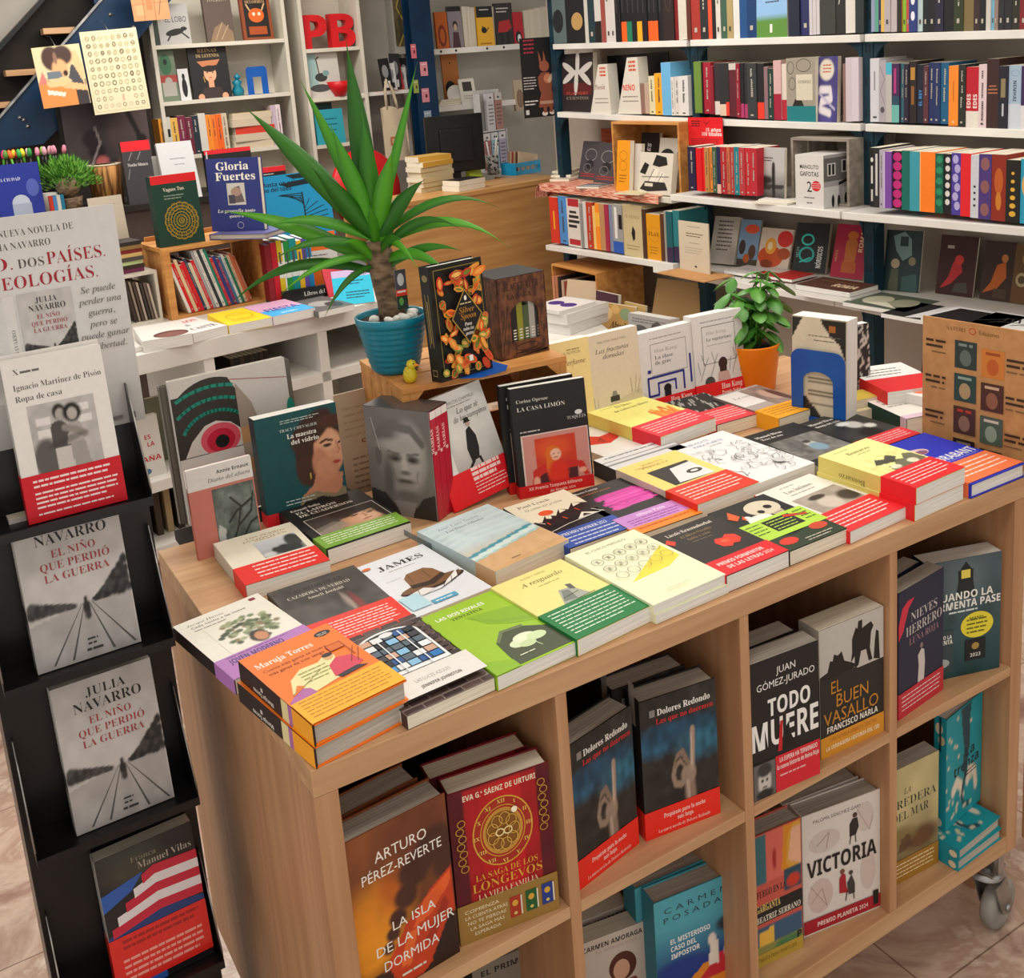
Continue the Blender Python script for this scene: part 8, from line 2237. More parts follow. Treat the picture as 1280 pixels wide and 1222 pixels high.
m.prism([A0,A1,A2,A3],lambda p,q,d: (p,d,q),5.16,5.18,WALLB)
struct(m.build('wall_stair'))
m = MB()
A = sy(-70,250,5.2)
m.box((-2.2,5.2,0),(1.1,5.22,2.9),grainy('grey_brown_stair_back','564d46','665c54',(3,3,3),.8))  # grey-brown wall behind the staircase
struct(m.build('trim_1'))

g = PG(60,40,'4a4042').nz(6,.25,3)
for x,y,r,cc in ((.35,.4,.1,'2a2224'),(.4,.25,.08,'c86a6a'),(.3,.12,.05,'d87a7a'),(.62,.16,.1,'c07068'),(.55,.1,.16,'1e1a1c'),(.3,.55,.1,'2a2022'),(.8,.6,.3,'5a4a4a'),(.9,.5,.06,'1a1618')):
 g.el(x,y,r,r * 1.1,cc,.4)
g.ln([(.72,1),(.86,.6),(.95,.2)],.03,'1e1a1c').ln([(.2,.1),(.4,.5),(.36,.7)],.012,'9a9090')
A,B,D = sy(86,205,4.9),sy(192,205,4.9),sy(86,130,4.9)
o = thing('poster','dark poster of pink flowers and branches behind the cane vase','poster',(A[0],4.9,A[1] - .12))
w,h = B[0] - A[0],D[1] - A[1] + .12
m = MB()
m.box((0,0,0),(w,.003,h),PRINT,'4a4042')
m.art([('I',0,0,1,1,g)],w,h,lambda x,y,e: (x,-e,y),PRINT)
m.build('sheet',o)
board((-.02,.004,-.2),(w + .02,.02,h - .005),DARKBOARD,'backing_board',o)

# posters hanging on the staircase
GP = 'sheets hung on the staircase'
g = PG(50,60,'d8c8a0').po([(0,0),(0,.4),(.2,.45),(1,.3),(1,0)],'d88a4a').po([(.0,.4),(.12,.6),(.2,.4)],'c87a74').po([(.74,.0),(.74,.3),(1,.42),(1,0)],'3a3436').po([(.62,.4),(.75,.7),(.92,.5),(1,.3),(.8,.3)],'4a4a50').po([(.6,.5),(.62,.86),(.9,.9),(1,.6),(.96,.3),(.78,.7)],'e0b888')
g.el(.36,.8,.2,.2,'4a3630',.2).el(.6,.84,.2,.16,'4a3832',.25).el(.5,.62,.16,.16,'dca878',.3).po([(.22,.58),(.2,.46),(.54,.46),(.5,.58)],'6a7680').po([(.16,.42),(.6,.5),(.72,.4),(.5,.32),(.2,.34)],'e8bc8a').po([(.14,.3),(.16,.22),(.5,.16),(.52,.22)],'e8e0d0').po([(.5,.3),(.98,.22),(.98,.32),(.6,.4)],'e4b482').el(.6,.54,.05,.05,'3a2a26',.4).el(.44,.8,.04,.1,'8a6a5a',.5)
GC_ = [('R',0,0,1,1,'d8ccaa'),('L',[(.04,.03),(.96,.03),(.96,.97),(.04,.97),(.04,.03)],.002,'b0a684')]
rg = random.Random(44)
for j in range(10):
 for i in range(8):
  if j == 1 and i in (3,4,5):
   continue
  x,y = .11 + i * .112,.09 + j * .092
  GC_.append(('O',x,y,.03 + .01 * rg.random(),.022 + .008 * rg.random(),.0022 + .002 * rg.random(),rg.choice(['8a8468','6a6450','b0a886','4a4438','a8a07e'])))
GC_.append(('R',.55,.14,.56,.22,'c84a4a'))
for lab,tl,tr,bl,fr,base,tilt in (
  ('illustrated print of a dark-haired reader bent over a book, hung on the blue stringer',(43,60),(103,55),(55,136),[('I',0,0,1,1,g)],'d8c8a0',.05),
  ('cream sheet with rows of tiny line sketches, hung on the blue stringer',(105,40),(176,36),(119,144),GC_,'d8ccaa',.04),
  ('brown illustrated sheet hanging at the top edge of the picture',(162,-40),(208,-42),(168,27),[('R',0,0,1,1,'b8845a'),('L',[(.3,0),(.36,1)],.003,'8a5a3a'),('L',[(.6,0),(.64,1)],.003,'8a5a3a'),('L',[(0,.3),(1,.34)],.003,'9a6a44'),('R',.1,.1,.3,.3,'c89468'),('R',.4,.2,.56,.5,'a87248'),('L',[(.7,.1),(.95,.8)],.003,'5a3a2a')],'b8845a',.03)):
 y = 4.72
 A,B,D = aty(bl[0],bl[1],y),aty(tr[0],tr[1],y),aty(tl[0],tl[1],y)
 w,h = float(np.hypot(B[0] - D[0],B[2] - D[2])),float(np.hypot(D[0] - A[0],D[2] - A[2]))
 o = thing('print_sheet',lab,'picture',(A[0],y,A[2]),group=GP,rot=(0,-tilt,0))
 m = MB()
 m.box((0,0,0),(w,.002,h),PRINT,base)
 m.art(fr,w,h,lambda x,y_,e: (x,-e,y_),PRINT)
 m.build('sheet',o)
 m = MB()
 m.tube([(w * .5,.001,h),(w * .5,.1,h + .05),(w * .5,.23,h + .06)],.0012,STEEL,n=6)
 m.build('hanging_wire',o)

# ================================================================== bookcases on the back wall
YK = 5.0

def case(label,x0,x1,zs,lean=0.0):
 o = thing('bookcase',label,'bookcase',(x0,YK,0))
 w = x1 - x0
 board((0,0,0),(.022,.29,2.6),CREAMW,'side_panel',o)
 board((w - .022,0,0),(w,.29,2.6),CREAMW,'side_panel',o)
 board((.0222,.27,0),(w - .0222,.285,2.6),CREAMW,'back_panel',o)
 for z in zs:
  board((.0222,.004,z - .022),(w - .0222,.2698,z),CREAMW,'shelf_board',o)
 return o

BA = (1.105,1.885)
case('wide cream bookcase on the back wall with albums and a row of spines',BA[0],BA[1],(.4,.8,1.2,1.505,1.808,2.115))
case('narrow cream bookcase on the back wall holding the red letters',1.965,2.355,(.4,.8,1.2,1.48,1.757,2.045))
GBK = 'things in the back bookcases'

def bc(name,label,bl,br,tl,z,t,base,front,y=YK + .03,lean=.08,cat='book',**k):
 A,B,T_ = aty(bl[0],bl[1],y),aty(br[0],br[1],y),aty(tl[0],tl[1],y)
 return book(name,label,abs(B[0] - A[0]),max(.06,T_[2] - z),t,base,front,loc=(A[0],y,z + .0004),rot=(-lean,0,0),group=GBK,cat=cat,**k)

zt_ = 2.1155
for args in (
  ('picture_book','pale album with a leaping black wolf on the upper shelf of the wide bookcase',(200,47),(239,45),(194,5),'b0aeaa',[('R',0,0,1,1,'b4b2ae'),T('EL LOBO',.24,.55,.14,'3a3a3a',s='n',m=.68),('E',.5,.3,.3,.08,'1c1c1c',.2),('L',[(.7,.3),(.92,.14)],.008,'1c1c1c'),('L',[(.4,.28),(.24,.1)],.008,'1c1c1c'),('E',.8,.38,.1,.05,'1c1c1c')],.02),
  ('hardback_book','dark green book edge at the left of the upper shelf',(192,47),(199,47),(190,8),'2a3a32',[('R',0,0,1,1,'2a3a32')],.1),
  ('hardback_book','brown painted book with pale windswept grass, upper shelf of the wide bookcase',(259,44),(294,43),(254,-8),'5a4a42',[('R',0,0,1,1,'5e4e46'),T('TOLKIEN',.16,.84,.08,'b8a890',s='s',m=.7),('P',[(.1,.0),(.3,.3),(.6,.4),(.95,.2),(.95,0)],'8a7258'),('L',[(.3,.05),(.6,.4)],.005,'b09a78'),('L',[(.5,.05),(.8,.34)],.005,'b09a78')],.03),
  ('hardback_book','rust-framed book with an orange horned fox, upper shelf of the wide bookcase',(305,42),(342,40),(302,-6),'8a3e1c',[('R',0,0,1,1,'8a4420'),('R',.1,.06,.9,.94,'1e1612'),T('METAMORFIA',.5,.82,.07,'d8b080',s='s',a='c',m=.66),('E',.5,.55,.26,.16,'d8641e'),('L',[(.3,.66),(.2,.8)],.008,'d8b080'),('L',[(.7,.66),(.8,.8)],.008,'d8b080'),('E',.42,.58,.05,.04,'f0e0c0'),('E',.6,.58,.05,.04,'f0e0c0'),('R',.2,.12,.8,.3,'a84a1c')],.03)):
 n_,lab,bl,br,tl,base,fr,t = args
 bc(n_,lab,bl,br,tl,zt_,t,base,fr)
zt_ = 1.808
for n_,lab,bl,br,tl,base,fr,t in (
  ('picture_book','green and red album with a pale cathedral on the middle shelf of the wide bookcase',(202,128),(226,127),(197,61),'5a6a5a',[('R',0,0,1,1,'6a7a64'),('E',.5,.7,.3,.2,'3a6a4a'),('E',.5,.75,.1,.06,'1c2420'),('R',0,.36,1,.5,'a04038'),('R',.2,.1,.9,.36,'a8a49a'),('E',.55,.36,.2,.1,'a8a49a')],.02),
  ('picture_book','black album with a woman carrying a bowl on her head, middle shelf',(243,124),(291,121),(238,55),'1c1b1c',[('R',0,0,1,1,'1d1c1d'),T('REINAS',.5,.84,.07,'b09468',s='S',a='c',m=.5),T('DE LEYENDA',.5,.75,.06,'b09468',s='S',a='c',m=.6),('D',.2,.94,.8,1,.05,'8a7a60',.02),('P',[(.2,.68),(.8,.7),(.7,.6),(.32,.58)],'c07a52'),('E',.5,.45,.16,.15,'e0a884'),('E',.5,.54,.18,.06,'2a201e'),('R',.43,.2,.57,.35,'d89c78'),('P',[(.14,0),(.3,.2),(.7,.2),(.88,0)],'3a2c2c'),('E',.2,.03,.08,.06,'d89c78'),('E',.82,.03,.08,.06,'d89c78'),('E',.43,.47,.02,.012,'2a1a16'),('E',.57,.47,.02,.012,'2a1a16'),('R',.46,.37,.54,.385,'a83a34'),('L',[(.32,.4),(.34,.3)],.003,'d8a840')],.02)):
 bc(n_,lab,bl,br,tl,zt_,t,base,fr)
o = bc('photo_card','small black and white photo card beside the black album',(227,125),(240,124),(226,86),zt_,.004,'c8c8c8',[('R',0,0,1,1,'d0d0d0'),('E',.5,.4,.25,.3,'1c1c1c'),('E',.5,.75,.14,.1,'1c1c1c')],y=YK + .02,cat='card')
A = aty(298,117,YK + .08)
o = thing('figurine','little turquoise figurine beside the blue bookend in the wide bookcase','figurine',(A[0],YK + .08,zt_ + .0004))
m = MB()
m.lathe([(0,0),(.03,0),(.036,.03),(.02,.06),(.03,.08),(0,.1)],TEAL,n=16)
m.build('body',o)
m = MB()
m.lathe([(0,-.02),(.016,-.012),(.02,0),(0,.02)],TEAL,n=14)
m.build('head',o,(.004,-.002,.11))
A,B = aty(312,118,YK + .03),aty(338,116,YK + .03)
o = thing('bookend','empty blue steel bookend standing in the wide bookcase','bookend',(A[0],YK + .05,zt_ + .0004))
w = B[0] - A[0]
m = MB()
q = [(0,0),(0,.14)] + [(.02 - .02 * math.cos(t),.14 + .02 * math.sin(t)) for t in (.6,1.2)] + [(w - .02 + .02 * math.sin(t),.14 + .02 * math.cos(t)) for t in (.2,.8)] + [(w,.14),(w,0),(w * .7,0),(w * .7,.1),(w * .3,.1),(w * .3,0)]
m.prism(q,lambda p,q_,d: (p,d,q_),0,.002,BLUEP)
m.build('upright',o)
m = MB()
m.box((0,.002,0),(w + .03,.1,.0015),BLUEP)
m.build('foot',o)
# shelf row below
spine_row('in the wide back bookcase',[(204,212,196,148,'e8962a',1),(212,219,196,146,'c8c4bc',[('R',.2,.5,.8,.7,'1c1c1c')]),(219,228,196,147,'e0b050',1),(228,238,196,144,'7a2444',1),(238,246,196,146,'6a2438',1),(246,254,196,144,'24303a',1),(254,263,196,141,'d0ccc2',0),(263,270,196,143,'f08a2a',1),(270,276,196,143,'e8762a',1),(276,283,196,142,'e8641e',1),(283,290,195,141,'c8b8a0',1),(345,351,193,131,'b8a8b8',0),(351,357,193,130,'d8c8cc',1)],YK + .02,'spines in the wide back bookcase',head='y',z=1.5055)
x0 = aty(290,190,YK + .02)[0]
for i in range(5):
 b = book('paperback',f'cream-edged book, {ordinal(i)} from the bottom of the lying stack in the wide bookcase',.15,.235,.042 - .006 * (i == 4),'d8b04a' if i == 4 else 'c8b8a0',[('R',0,0,1,1,'d8c078' if i == 4 else 'd0c4ac')],spcol='c83a2a' if i == 2 else 'c8b8a0',group='cream books lying in the wide bookcase',rot=(FLAT,0,PI / 2 + .05 * (i % 2)),loc=(x0 + .255 + .008 * (i % 3),YK + .02,1.5055 + .0425 * i + .042 - .006 * (i == 4)))

# letters P and B
GLT = 'red letters in the narrow bookcase'
A,B = aty(379,53,YK + .05),aty(449,49,YK + .05)
for ch,u,lab in (('P',0.0,'big red block letter P in the narrow bookcase'),('B',.5,'big red block letter B in the narrow bookcase')):
 V2,F2 = lettering(ch,'b')
 V2 = V2.copy()
 H = .19
 sx_ = .155 / V2[:,0].max()
 o = thing('letter',lab,'letter',(A[0] + u * .355 + .005,YK + .05,2.0454),group=GLT)
 m = MB()
 n = len(V2)
 f3 = lambda d: [(x * sx_,d,y * H) for x,y in V2]
 m.add(f3(0) + f3(.07),[tuple(f[::-1]) for f in F2] + [tuple(i + n for i in f) for f in F2],REDP)
 ed = {}
 for f in F2:
  for i in range(len(f)):
   e = (f[i],f[(i + 1) % len(f)])
   ed[tuple(sorted(e))] = ed.get(tuple(sorted(e)),[]) + [e]
 m.add(f3(0) + f3(.07),[(e[0][0],e[0][1],e[0][1] + n,e[0][0] + n) for e in ed.values() if len(e) == 1],REDP)
 m.build('letter_body',o)
bc('print_sheet','framed-looking print of a crane-like bird in grey and teal, narrow bookcase',(386,124),(428,120),(383,62),1.757,.01,'c0bcb4',[('R',0,0,1,1,'c4c0b8'),('R',0,.2,.35,.9,'9ab8b8'),('E',.45,.42,.18,.09,'3a3a3c'),('L',[(.4,.5),(.36,.8),(.44,.84)],.007,'3a3a3c'),('E',.4,.2,.3,.08,'4a4a4c'),('E',.6,.5,.1,.06,'7a9a9a')],cat='picture')
A = aty(408,120,YK + .02)
o = thing('bowl','small red bowl before the bird print in the narrow bookcase','bowl',(A[0] + .09,YK + .025,1.7574))
m = MB()
m.lathe([(0,.0),(.03,.0),(.06,.05),(.075,.09),(.07,.09),(.05,.045),(0,.012)],REDP,n=24)
m.build('bowl_body',o)
bc('album','turquoise album with faint writing in the narrow bookcase',(397,174),(432,170),(393,138),1.48,.02,'2a98a8',[('R',0,0,1,1,'2a98a8'),('D',.2,.7,.8,3,.16,'16586a',.04)],y=YK + .01)
bc('hardback_book','dark green book behind the turquoise album in the narrow bookcase',(390,174),(420,170),(388,130),1.48,.02,'16302e',[('R',0,0,1,1,'16302e')],y=YK + .06)

# ================================================================== counter and what stands on it
cg = math.radians(8.8)
ct = thing('counter','honey-coloured wooden sales counter across the back','counter',(1.936,3.983,0),cg)
ZCT = 1.2
board((-.05,.0,0),(1.265,.02,ZCT - .0252),COUNTER,'front_panel',ct,.001)
board((1.245,.0202,0),(1.265,.62,ZCT - .0252),COUNTER,'end_panel',ct)
board((-.05,-.012,ZCT - .025),(1.265,.34,ZCT),COUNTER,'counter_top',ct,.002)
board((-.05,.34,.70),(1.245,.66,.74),COUNTER,'desk_top',ct)
board((-.05,.32,0),(1.245,.3398,ZCT - .0252),COUNTER,'inner_panel',ct)

def cp(px,py,z=ZCT + .0003):
 q = atz(px,py,z)
 return (q[0],q[1],z)

def cl(x,y,z=ZCT + .0003):
 return (1.936 + x * math.cos(cg) - y * math.sin(cg),3.983 + x * math.sin(cg) + y * math.cos(cg),z)

z = ZCT + .0003
for i in range(7):
 t = .028 if i < 6 else .03
 lab = f'cream-edged book, {ordinal(i)} from the bottom of the stack on the counter'
 b = book('paperback',lab,.15,.22,t,'cfc09a',[('R',0,0,1,1,'d8b060' if i == 6 else 'cdbf9c')],spcol=('d0a040' if i > 4 else 'c8b88e'),group='cream books stacked on the counter')
 q = cp(534,240)
 b.location = (q[0] + .18 + .008 * (i % 2),q[1] + .015,z + t)
 b.rotation_euler = (FLAT,0,cg + PI / 2 + .06 * ((i * 7) % 3 - 1))
 z += t + .0003
for i,(cc,fr) in enumerate((('d8d0c4',[('R',0,0,1,1,'d8d0c4')]),('1c1a1c',[('R',0,0,1,1,'1c1a1c')]))):
 b = book('paperback',['white-spined book lettered in black beside the counter stack','black and red book lying on the white-spined one on the counter'][i],.14,.2,.03,cc,fr,[T('LOBO',.75,.2,.06,'1c1c1c',s='b',r=90),('R',0,.75,1,1,'d8301e')] if i == 0 else [('R',0,.6,1,1,'d8301e')],cc,group='cream books stacked on the counter')
 q = cl(.48 + .005 * i,.01)
 b.location = (q[0],q[1],ZCT + .031 + i * .0303)
 b.rotation_euler = (FLAT,0,cg - PI / 2 + .1)
 b.location.y += .16
# monitor
q = cl(.86,.50)
mo = thing('monitor','black computer monitor seen from behind on the sales counter desk','monitor',(q[0],q[1],.7402),cg - .35)
m = MB()
m.box((-.12,-.1,0),(.12,.1,.012),BLACKP)
m.build('foot',mo,bevel=.003)
m = MB()
m.box((-.03,.0,.012),(.03,.03,.62),BLACKP)
m.build('neck',mo,bevel=.003)
m = MB()
m.box((-.18,-.035,.52),(.18,.0,.86),BLACKP)
m.box((-.1,-.05,.58),(.1,-.035,.78),BLACKP)
m.build('screen_case',mo,bevel=.006)
# card rack
q = cp(640,213)
ra = thing('card_rack','clear two-tier rack of bookmark packs on the counter','rack',(q[0] - .16,q[1] + .07,ZCT + .0003),cg + .15)
GM = grainy('clear_acrylic','c4c4c2','d4d4d2',(10,10,10),.15)
m = MB()
m.box((0,0,0),(.24,.10,.012),GM)
m.box((0,.05,.012),(.24,.056,.52),GM)
m.box((0,0.0,.012),(.004,.05,.50),GM)
m.box((.236,0.0,.012),(.24,.05,.26),GM)
m.box((.0,0.0,.255),(.22,.05,.262),GM)
m.build('rack_frame',ra)
for i,(x,z,cc,top) in enumerate(((.07,.2625,'c8c4c8','d4d0d0'),(.145,.2625,'a87a70','d0c8c4'),(.012,.0125,'a85a58','d0cccc'),(.085,.0125,'8ab0c0','d0d0d2'),(.16,.0125,'a8a0b8','d0d0d4'))):
 v = MB()
 v.box((x,.002,z),(x + .066,.03,z + .235),GLOSS,cc)
 v.art([('R',0,.8,1,1,top),('E',.5,.88,.16,.03,'3a3a3c'),('D',.15,.66,.85,6,.1,'4a4448',.03)],.066,.235,lambda p,q_,e: (x + p,.002 - e,z + q_),GLOSS)
 v.build('bookmark_pack',ra)
# pen cup
q = cp(620,218)
o = thing('pen_cup','speckled white cup of white pens on the counter','cup',(q[0],q[1] + .03,q[2]))
m = MB()
m.lathe([(0,0),(.038,0),(.038,.12),(.035,.12),(.035,.006),(0,.006)],grainy('speckled_cup','2a2c30','d0d0ce',(70,70,70),.5,2,lo=.42,hi=.5),n=28)
m.build('cup_body',o)
for i,(dx,dy,l) in enumerate(((-.07,0,.2),(-.02,.01,.2),(.045,0,.22),(.05,.01,.19),(.03,.0,.17))):
 p_ = thing('pen',f'white pen, {ordinal(i)} from the left in the speckled counter cup','pen',(q[0] + (-.018 + .009 * i),q[1] + .03,q[2] + .007),group='white pens in the counter cup')
 m = MB()
 m.tube([(0,0,0),(dx * .9,dy,l)],.0055,CERAMIC,n=8)
 m.build('barrel',p_)
 m = MB()
 m.tube([(dx * .9,dy,l),(dx * .95,dy,l + .012)],.003,BLACKP,n=6)
 m.build('tip',p_)
# sticky notes, leaflet, basket
q = cp(599,224)
o = thing('sticky_notes','lime green block of sticky notes on the counter edge','note block',(q[0] - .05,q[1] + .01,q[2]),cg)
m = MB()
m.prism([(0,0),(.06,0),(.04,.075),(.03,.075)],lambda p,q_,d: (d,p,q_),0,.095,PRINT,'b8c83a')
m.art([('D',.1,.5,.9,1,.2,'6a7a1a',.1)],.095,.07,lambda x,y,e: (x,.45 * y - e - .001,y),PRINT)
m.build('pad',o)
q = cp(592,214)
o = book('leaflet','blue and white leaflet propped beside the pen cup on the counter',.085,.14,.006,'6a8ab8',[('R',0,0,1,1,'b8c4d8'),('E',.5,.6,.4,.3,'2f4a8a'),('E',.5,.2,.3,.12,'d8dce0'),('D',.2,.7,.8,2,.1,'d0d8e8',.03)],loc=(q[0] - .06,q[1] + .05,q[2]),rot=(-.2,0,cg),cat='leaflet')
q = cp(664,217)
o = thing('plastic_basket','bright blue plastic basket holding envelopes on the counter','basket',(q[0] - .11,q[1] + .0,q[2]),cg + .0)
BLUEB = grainy('bright_blue_plastic','1a88b8','2296c6',(10,10,10),.4)
m = MB()
w,d,h = .205,.14,.075
m.box((0,0,0),(w,d,.006),BLUEB)
for x,y0,x1,y1 in ((0,0,w,.005),(0,d - .005,w,d)):
 m.box((x,y0,.006),(x1,y1,.026),BLUEB)
 m.box((x,y0,.05),(x1,y1,h),BLUEB)
 for k in range(6):
  m.box((k * .0396,y0,.026),(k * .0396 + .007,y1,.05),BLUEB)
for x in (0,w - .005):
 m.box((x,.005,.006),(x + .005,d - .005,h),BLUEB)
m.build('basket_body',o)
qb = o.location
for i,cc in enumerate(('c8b090','6a3a2a','c4ac8c','a84a3a','d0bc9c','b89a7a')):
 m = MB()
 m.box((0,0,0),(.16,.006,.14),PRINT,cc)
 m.prism([(.0,.14),(.16,.14),(.08,.07)],lambda p,q_,d_: (p,d_,q_),-.0006,-.0001,PRINT,'c0a884')
 tag(m.build('envelope',None,(qb[0] + .03 - .004 * i,qb[1] + .022 + i * .017,ZCT + .0075),(-.14,.22,cg)),f'{cname(cc)} envelope, {ordinal(i)} from the front of the blue basket','envelope','envelopes in the blue basket')

# red chair behind the counter
ax = aty(462,215,4.75)
o = thing('office_chair','red-backed chair behind the counter, seen through the yucca leaves','chair',(ax[0],4.75,0),.2)
m = MB()
m.lathe([(0,-.035),(.16,-.03),(.235,-.015),(.25,0),(.235,.02),(.16,.035),(0,.04)],REDP,n=40)
m.build('backrest',o,(0,.05,1.20),(PI / 2 - .1,0,0))
m = MB()
m.box((-.22,-.2,.46),(.22,.2,.53),REDP)
m.build('seat',o,bevel=.03)
m = MB()
m.tube([(0,.12,.5),(0,.14,.8),(0,.1,1.1)],.02,BLACKP,n=10)
m.build('back_support',o)
m = MB()
m.tube([(0,0,.12),(0,0,.46)],.025,BLACKP,n=12)
m.build('column',o)
for k in range(5):
 a = k * 2 * PI / 5
 m = MB()
 m.tube([(0,0,.12),(.28 * math.cos(a),.28 * math.sin(a),.06),(.28 * math.cos(a),.28 * math.sin(a),.0)],.018,BLACKP,n=8)
 m.build('leg',o)

# ================================================================== blue column, cards, tote bag, back shelves
YP = 4.9
A,B = aty(511,0,YP),aty(537,0,YP)
o = thing('steel_column','dark blue steel column behind the counter hung with small cards','column',(A[0],YP,0))
m = MB()
wc_ = B[0] - A[0]
m.box((0,0,0),(wc_,.012,2.95),NAVYM)
m.box((wc_ * .45,.012,0),(wc_ * .55,.1,2.95),NAVYM)
m.box((0,.1,0),(wc_,.112,2.95),NAVYM)
m.build('column_body',o)
for i,(px,py,w_,h_,cc,lab) in enumerate(((517,64,.035,.085,'c86a78','rose card at the top of the blue column'),(530,86,.05,.085,'d08a94','second pink card down the blue column'),(532,119,.05,.085,'c8808c','third pink card down the blue column'),(535,147,.05,.085,'8a98a8','blue-grey card low on the blue column'),(538,170,.05,.085,'a83a44','dark red card lowest on the blue column'),(520,108,.035,.08,'8a9a4a','olive card at the left edge of the blue column'))):
 q = aty(px,py,YP - .004)
 o = thing('card',lab,'card',(q[0] - w_ / 2,YP - .0045,q[2] - h_ / 2),group='cards on the blue column')
 m = MB()
 m.box((0,0,0),(w_,.002,h_),PRINT,cc)
 m.art([('E',.6,.45,.16,.14,'5a1e28'),('D',.15,.8,.8,1,.1,'f0e0e0',.04)],w_,h_,lambda x,y,e: (x,-e,y),PRINT)
 m.build('paper',o)
A,B = aty(496,58,5.2),aty(513,0,5.2)
g = PG(20,50,'5a5034').nz(6,.5,3).nz(12,.4,4)
o = thing('poster','narrow olive patterned poster left of the blue column','poster',(A[0],5.2,A[2]))
m = MB()
m.box((0,0,0),(.1,.003,.4),PRINT,'5a5034')
m.art([('I',0,0,1,1,g),('L',[(.2,0),(.8,.3),(.2,.6),(.8,1)],.008,'b8a04a'),('L',[(.8,0),(.3,.4),(.9,.8)],.006,'2a3a2a')],.1,.4,lambda x,y,e: (x,-e,y),PRINT)
m.build('sheet',o)
board((-.01,.004,-.05),(.11,.098,.42),WALLB,'backing_board',o)
# small shelf with cards and tote bag
A = aty(452,117,5.02)
B = aty(518,118,5.02)
o = thing('wall_shelf','small white shelf left of the blue column with a tote bag hung under it','shelf',(A[0],5.02,A[2]))
board((0,0,-.02),(B[0] - A[0],.28,0),WHITE,'shelf_board',o)
m = MB()
m.box((.04,.24,-.22),(.06,.28,-.02),WHITE)
m.box((B[0] - A[0] - .06,.24,-.22),(B[0] - A[0] - .04,.28,-.02),WHITE)
m.build('bracket',o)
zsh = A[2] + .0003
for i,(px,cc,h_) in enumerate(((485,'1c1c1e',.2),(491,'c8c8c8',.17),(497,'2a2a2c',.23),(502,'b83a3a',.16),(507,'d0d0d0',.14),(511,'18181a',.2))):
 q = aty(px,112,5.06)
 b = book('postcard',f'{cname(cc)} card, {ordinal(i)} from the left in the group on the small white shelf',.07,h_,.004,cc,[('R',0,0,1,1,cc),('E',.5,.6,.3,.2,'8a8a8c'),('R',.2,.1,.8,.3,'d8d4d0' if i % 2 == 0 else '2a2a2c')],loc=(q[0] - .03,5.06 + .012 * i,zsh),rot=(-.1,.06 * (i % 3 - 1),0),group='cards on the small white shelf',cat='card')
for i,(px,cc) in enumerate(((466,'c8c4be'),(476,'b04a44'),(500,'a83238'))):
 q = aty(px,114,5.03)
 b = book('postcard',f'{cname(cc)} card lying flat, {ordinal(i)} from the left on the small white shelf',.1,.07,.004,cc,[('R',0,0,1,1,cc)],group='cards on the small white shelf',cat='card')
 b.location,b.rotation_euler = (q[0] - .03,5.03 - .008 * i,zsh + .004),(FLAT,0,.1 * i)
q0,q1 = aty(480,178,4.96),aty(511,178,4.96)
tz = aty(480,135,4.96)[2]
o = thing('tote_bag','natural canvas tote bag with a small orange print, hung under the small shelf','bag',(q0[0],4.96,q0[2] - .12))
w,h = q1[0] - q0[0],tz - q0[2] + .12
m = MB()
V,F = [],[]
for s_ in (0,1):
 for j in range(9):
  for i in range(9):
   u,v = i / 8,j / 8
   bul = .022 * math.sin(PI * u) * (1 - .5 * v) + .004 * math.sin(u * 9 + v * 5)
   V.append((u * w,(-bul if s_ == 0 else bul),v * h + .01 * math.sin(u * 6) * (v > .9)))
for s_ in (0,81):
 for j in range(8):
  for i in range(8):
   k = s_ + j * 9 + i
   F.append((k,k + 1,k + 10,k + 9))
m.add(V,F,CANVAS,smooth=True)
m.art([('R',.2,.3,.5,.46,'b06a44'),('R',.26,.34,.44,.42,'c8a080')],w,h,lambda x,y,e: (x,-.028 - e,y),PRINT)
m.build('bag_body',o)
for dy in (-.006,.006):
 m = MB()
 m.tube([(w * .24,dy,h * .97),(w * .24,dy,h + .1),(w * .32,dy,h + .17),(w * .5,dy,h + .12),(w * .62,dy,h + .04),(w * .66,dy,h * .97)],.007,CANVAS,n=6)
 m.build('strap',o)

# white shelves on the back wall behind the counter
YV = 5.0
A,B = aty(536,62,YV),aty(700,60,YV)
zA = A[2]
o = thing('wall_shelf','upper white shelf on the back wall behind the counter','shelf',(A[0],YV,zA),group='white shelves behind the counter')
board((0,0,-.035),(1.1,.298,0),WHITE,'shelf_board',o)
for px in (551,570,609,630,652):
 x = aty(px,62,YV)[0] - A[0]
 m = MB()
 m.lathe([(0,-.002),(.008,0),(.008,.002)],BLACKP,n=10)
 m.build('screw_head',o,(x,-.001,-.017),(-PI / 2,0,0))
A2 = aty(540,134,YV)
o = thing('wall_shelf','lower white shelf on the back wall behind the counter','shelf',(A2[0],YV,A2[2]),group='white shelves behind the counter')
board((0,0,-.035),(.62,.298,0),WHITE,'shelf_board',o)
m = MB()
m.box((-.05,.27,-.5),(-.03,.298,.6),WHITE)
m.build('rail',o)
GV = 'things on the white shelves behind the counter'

def vs(name,label,bl,br,tl,z,t,base,front,y=YV + .02,lean=.05,cat='book',**k):
 A,B,T_ = aty(bl[0],bl[1],y),aty(br[0],br[1],y),aty(tl[0],tl[1],y)
 return book(name,label,max(.02,abs(B[0] - A[0])),max(.06,T_[2] - z),t,base,front,loc=(A[0],y,z + .0004),rot=(-lean,0,0),group=GV,cat=cat,**k)

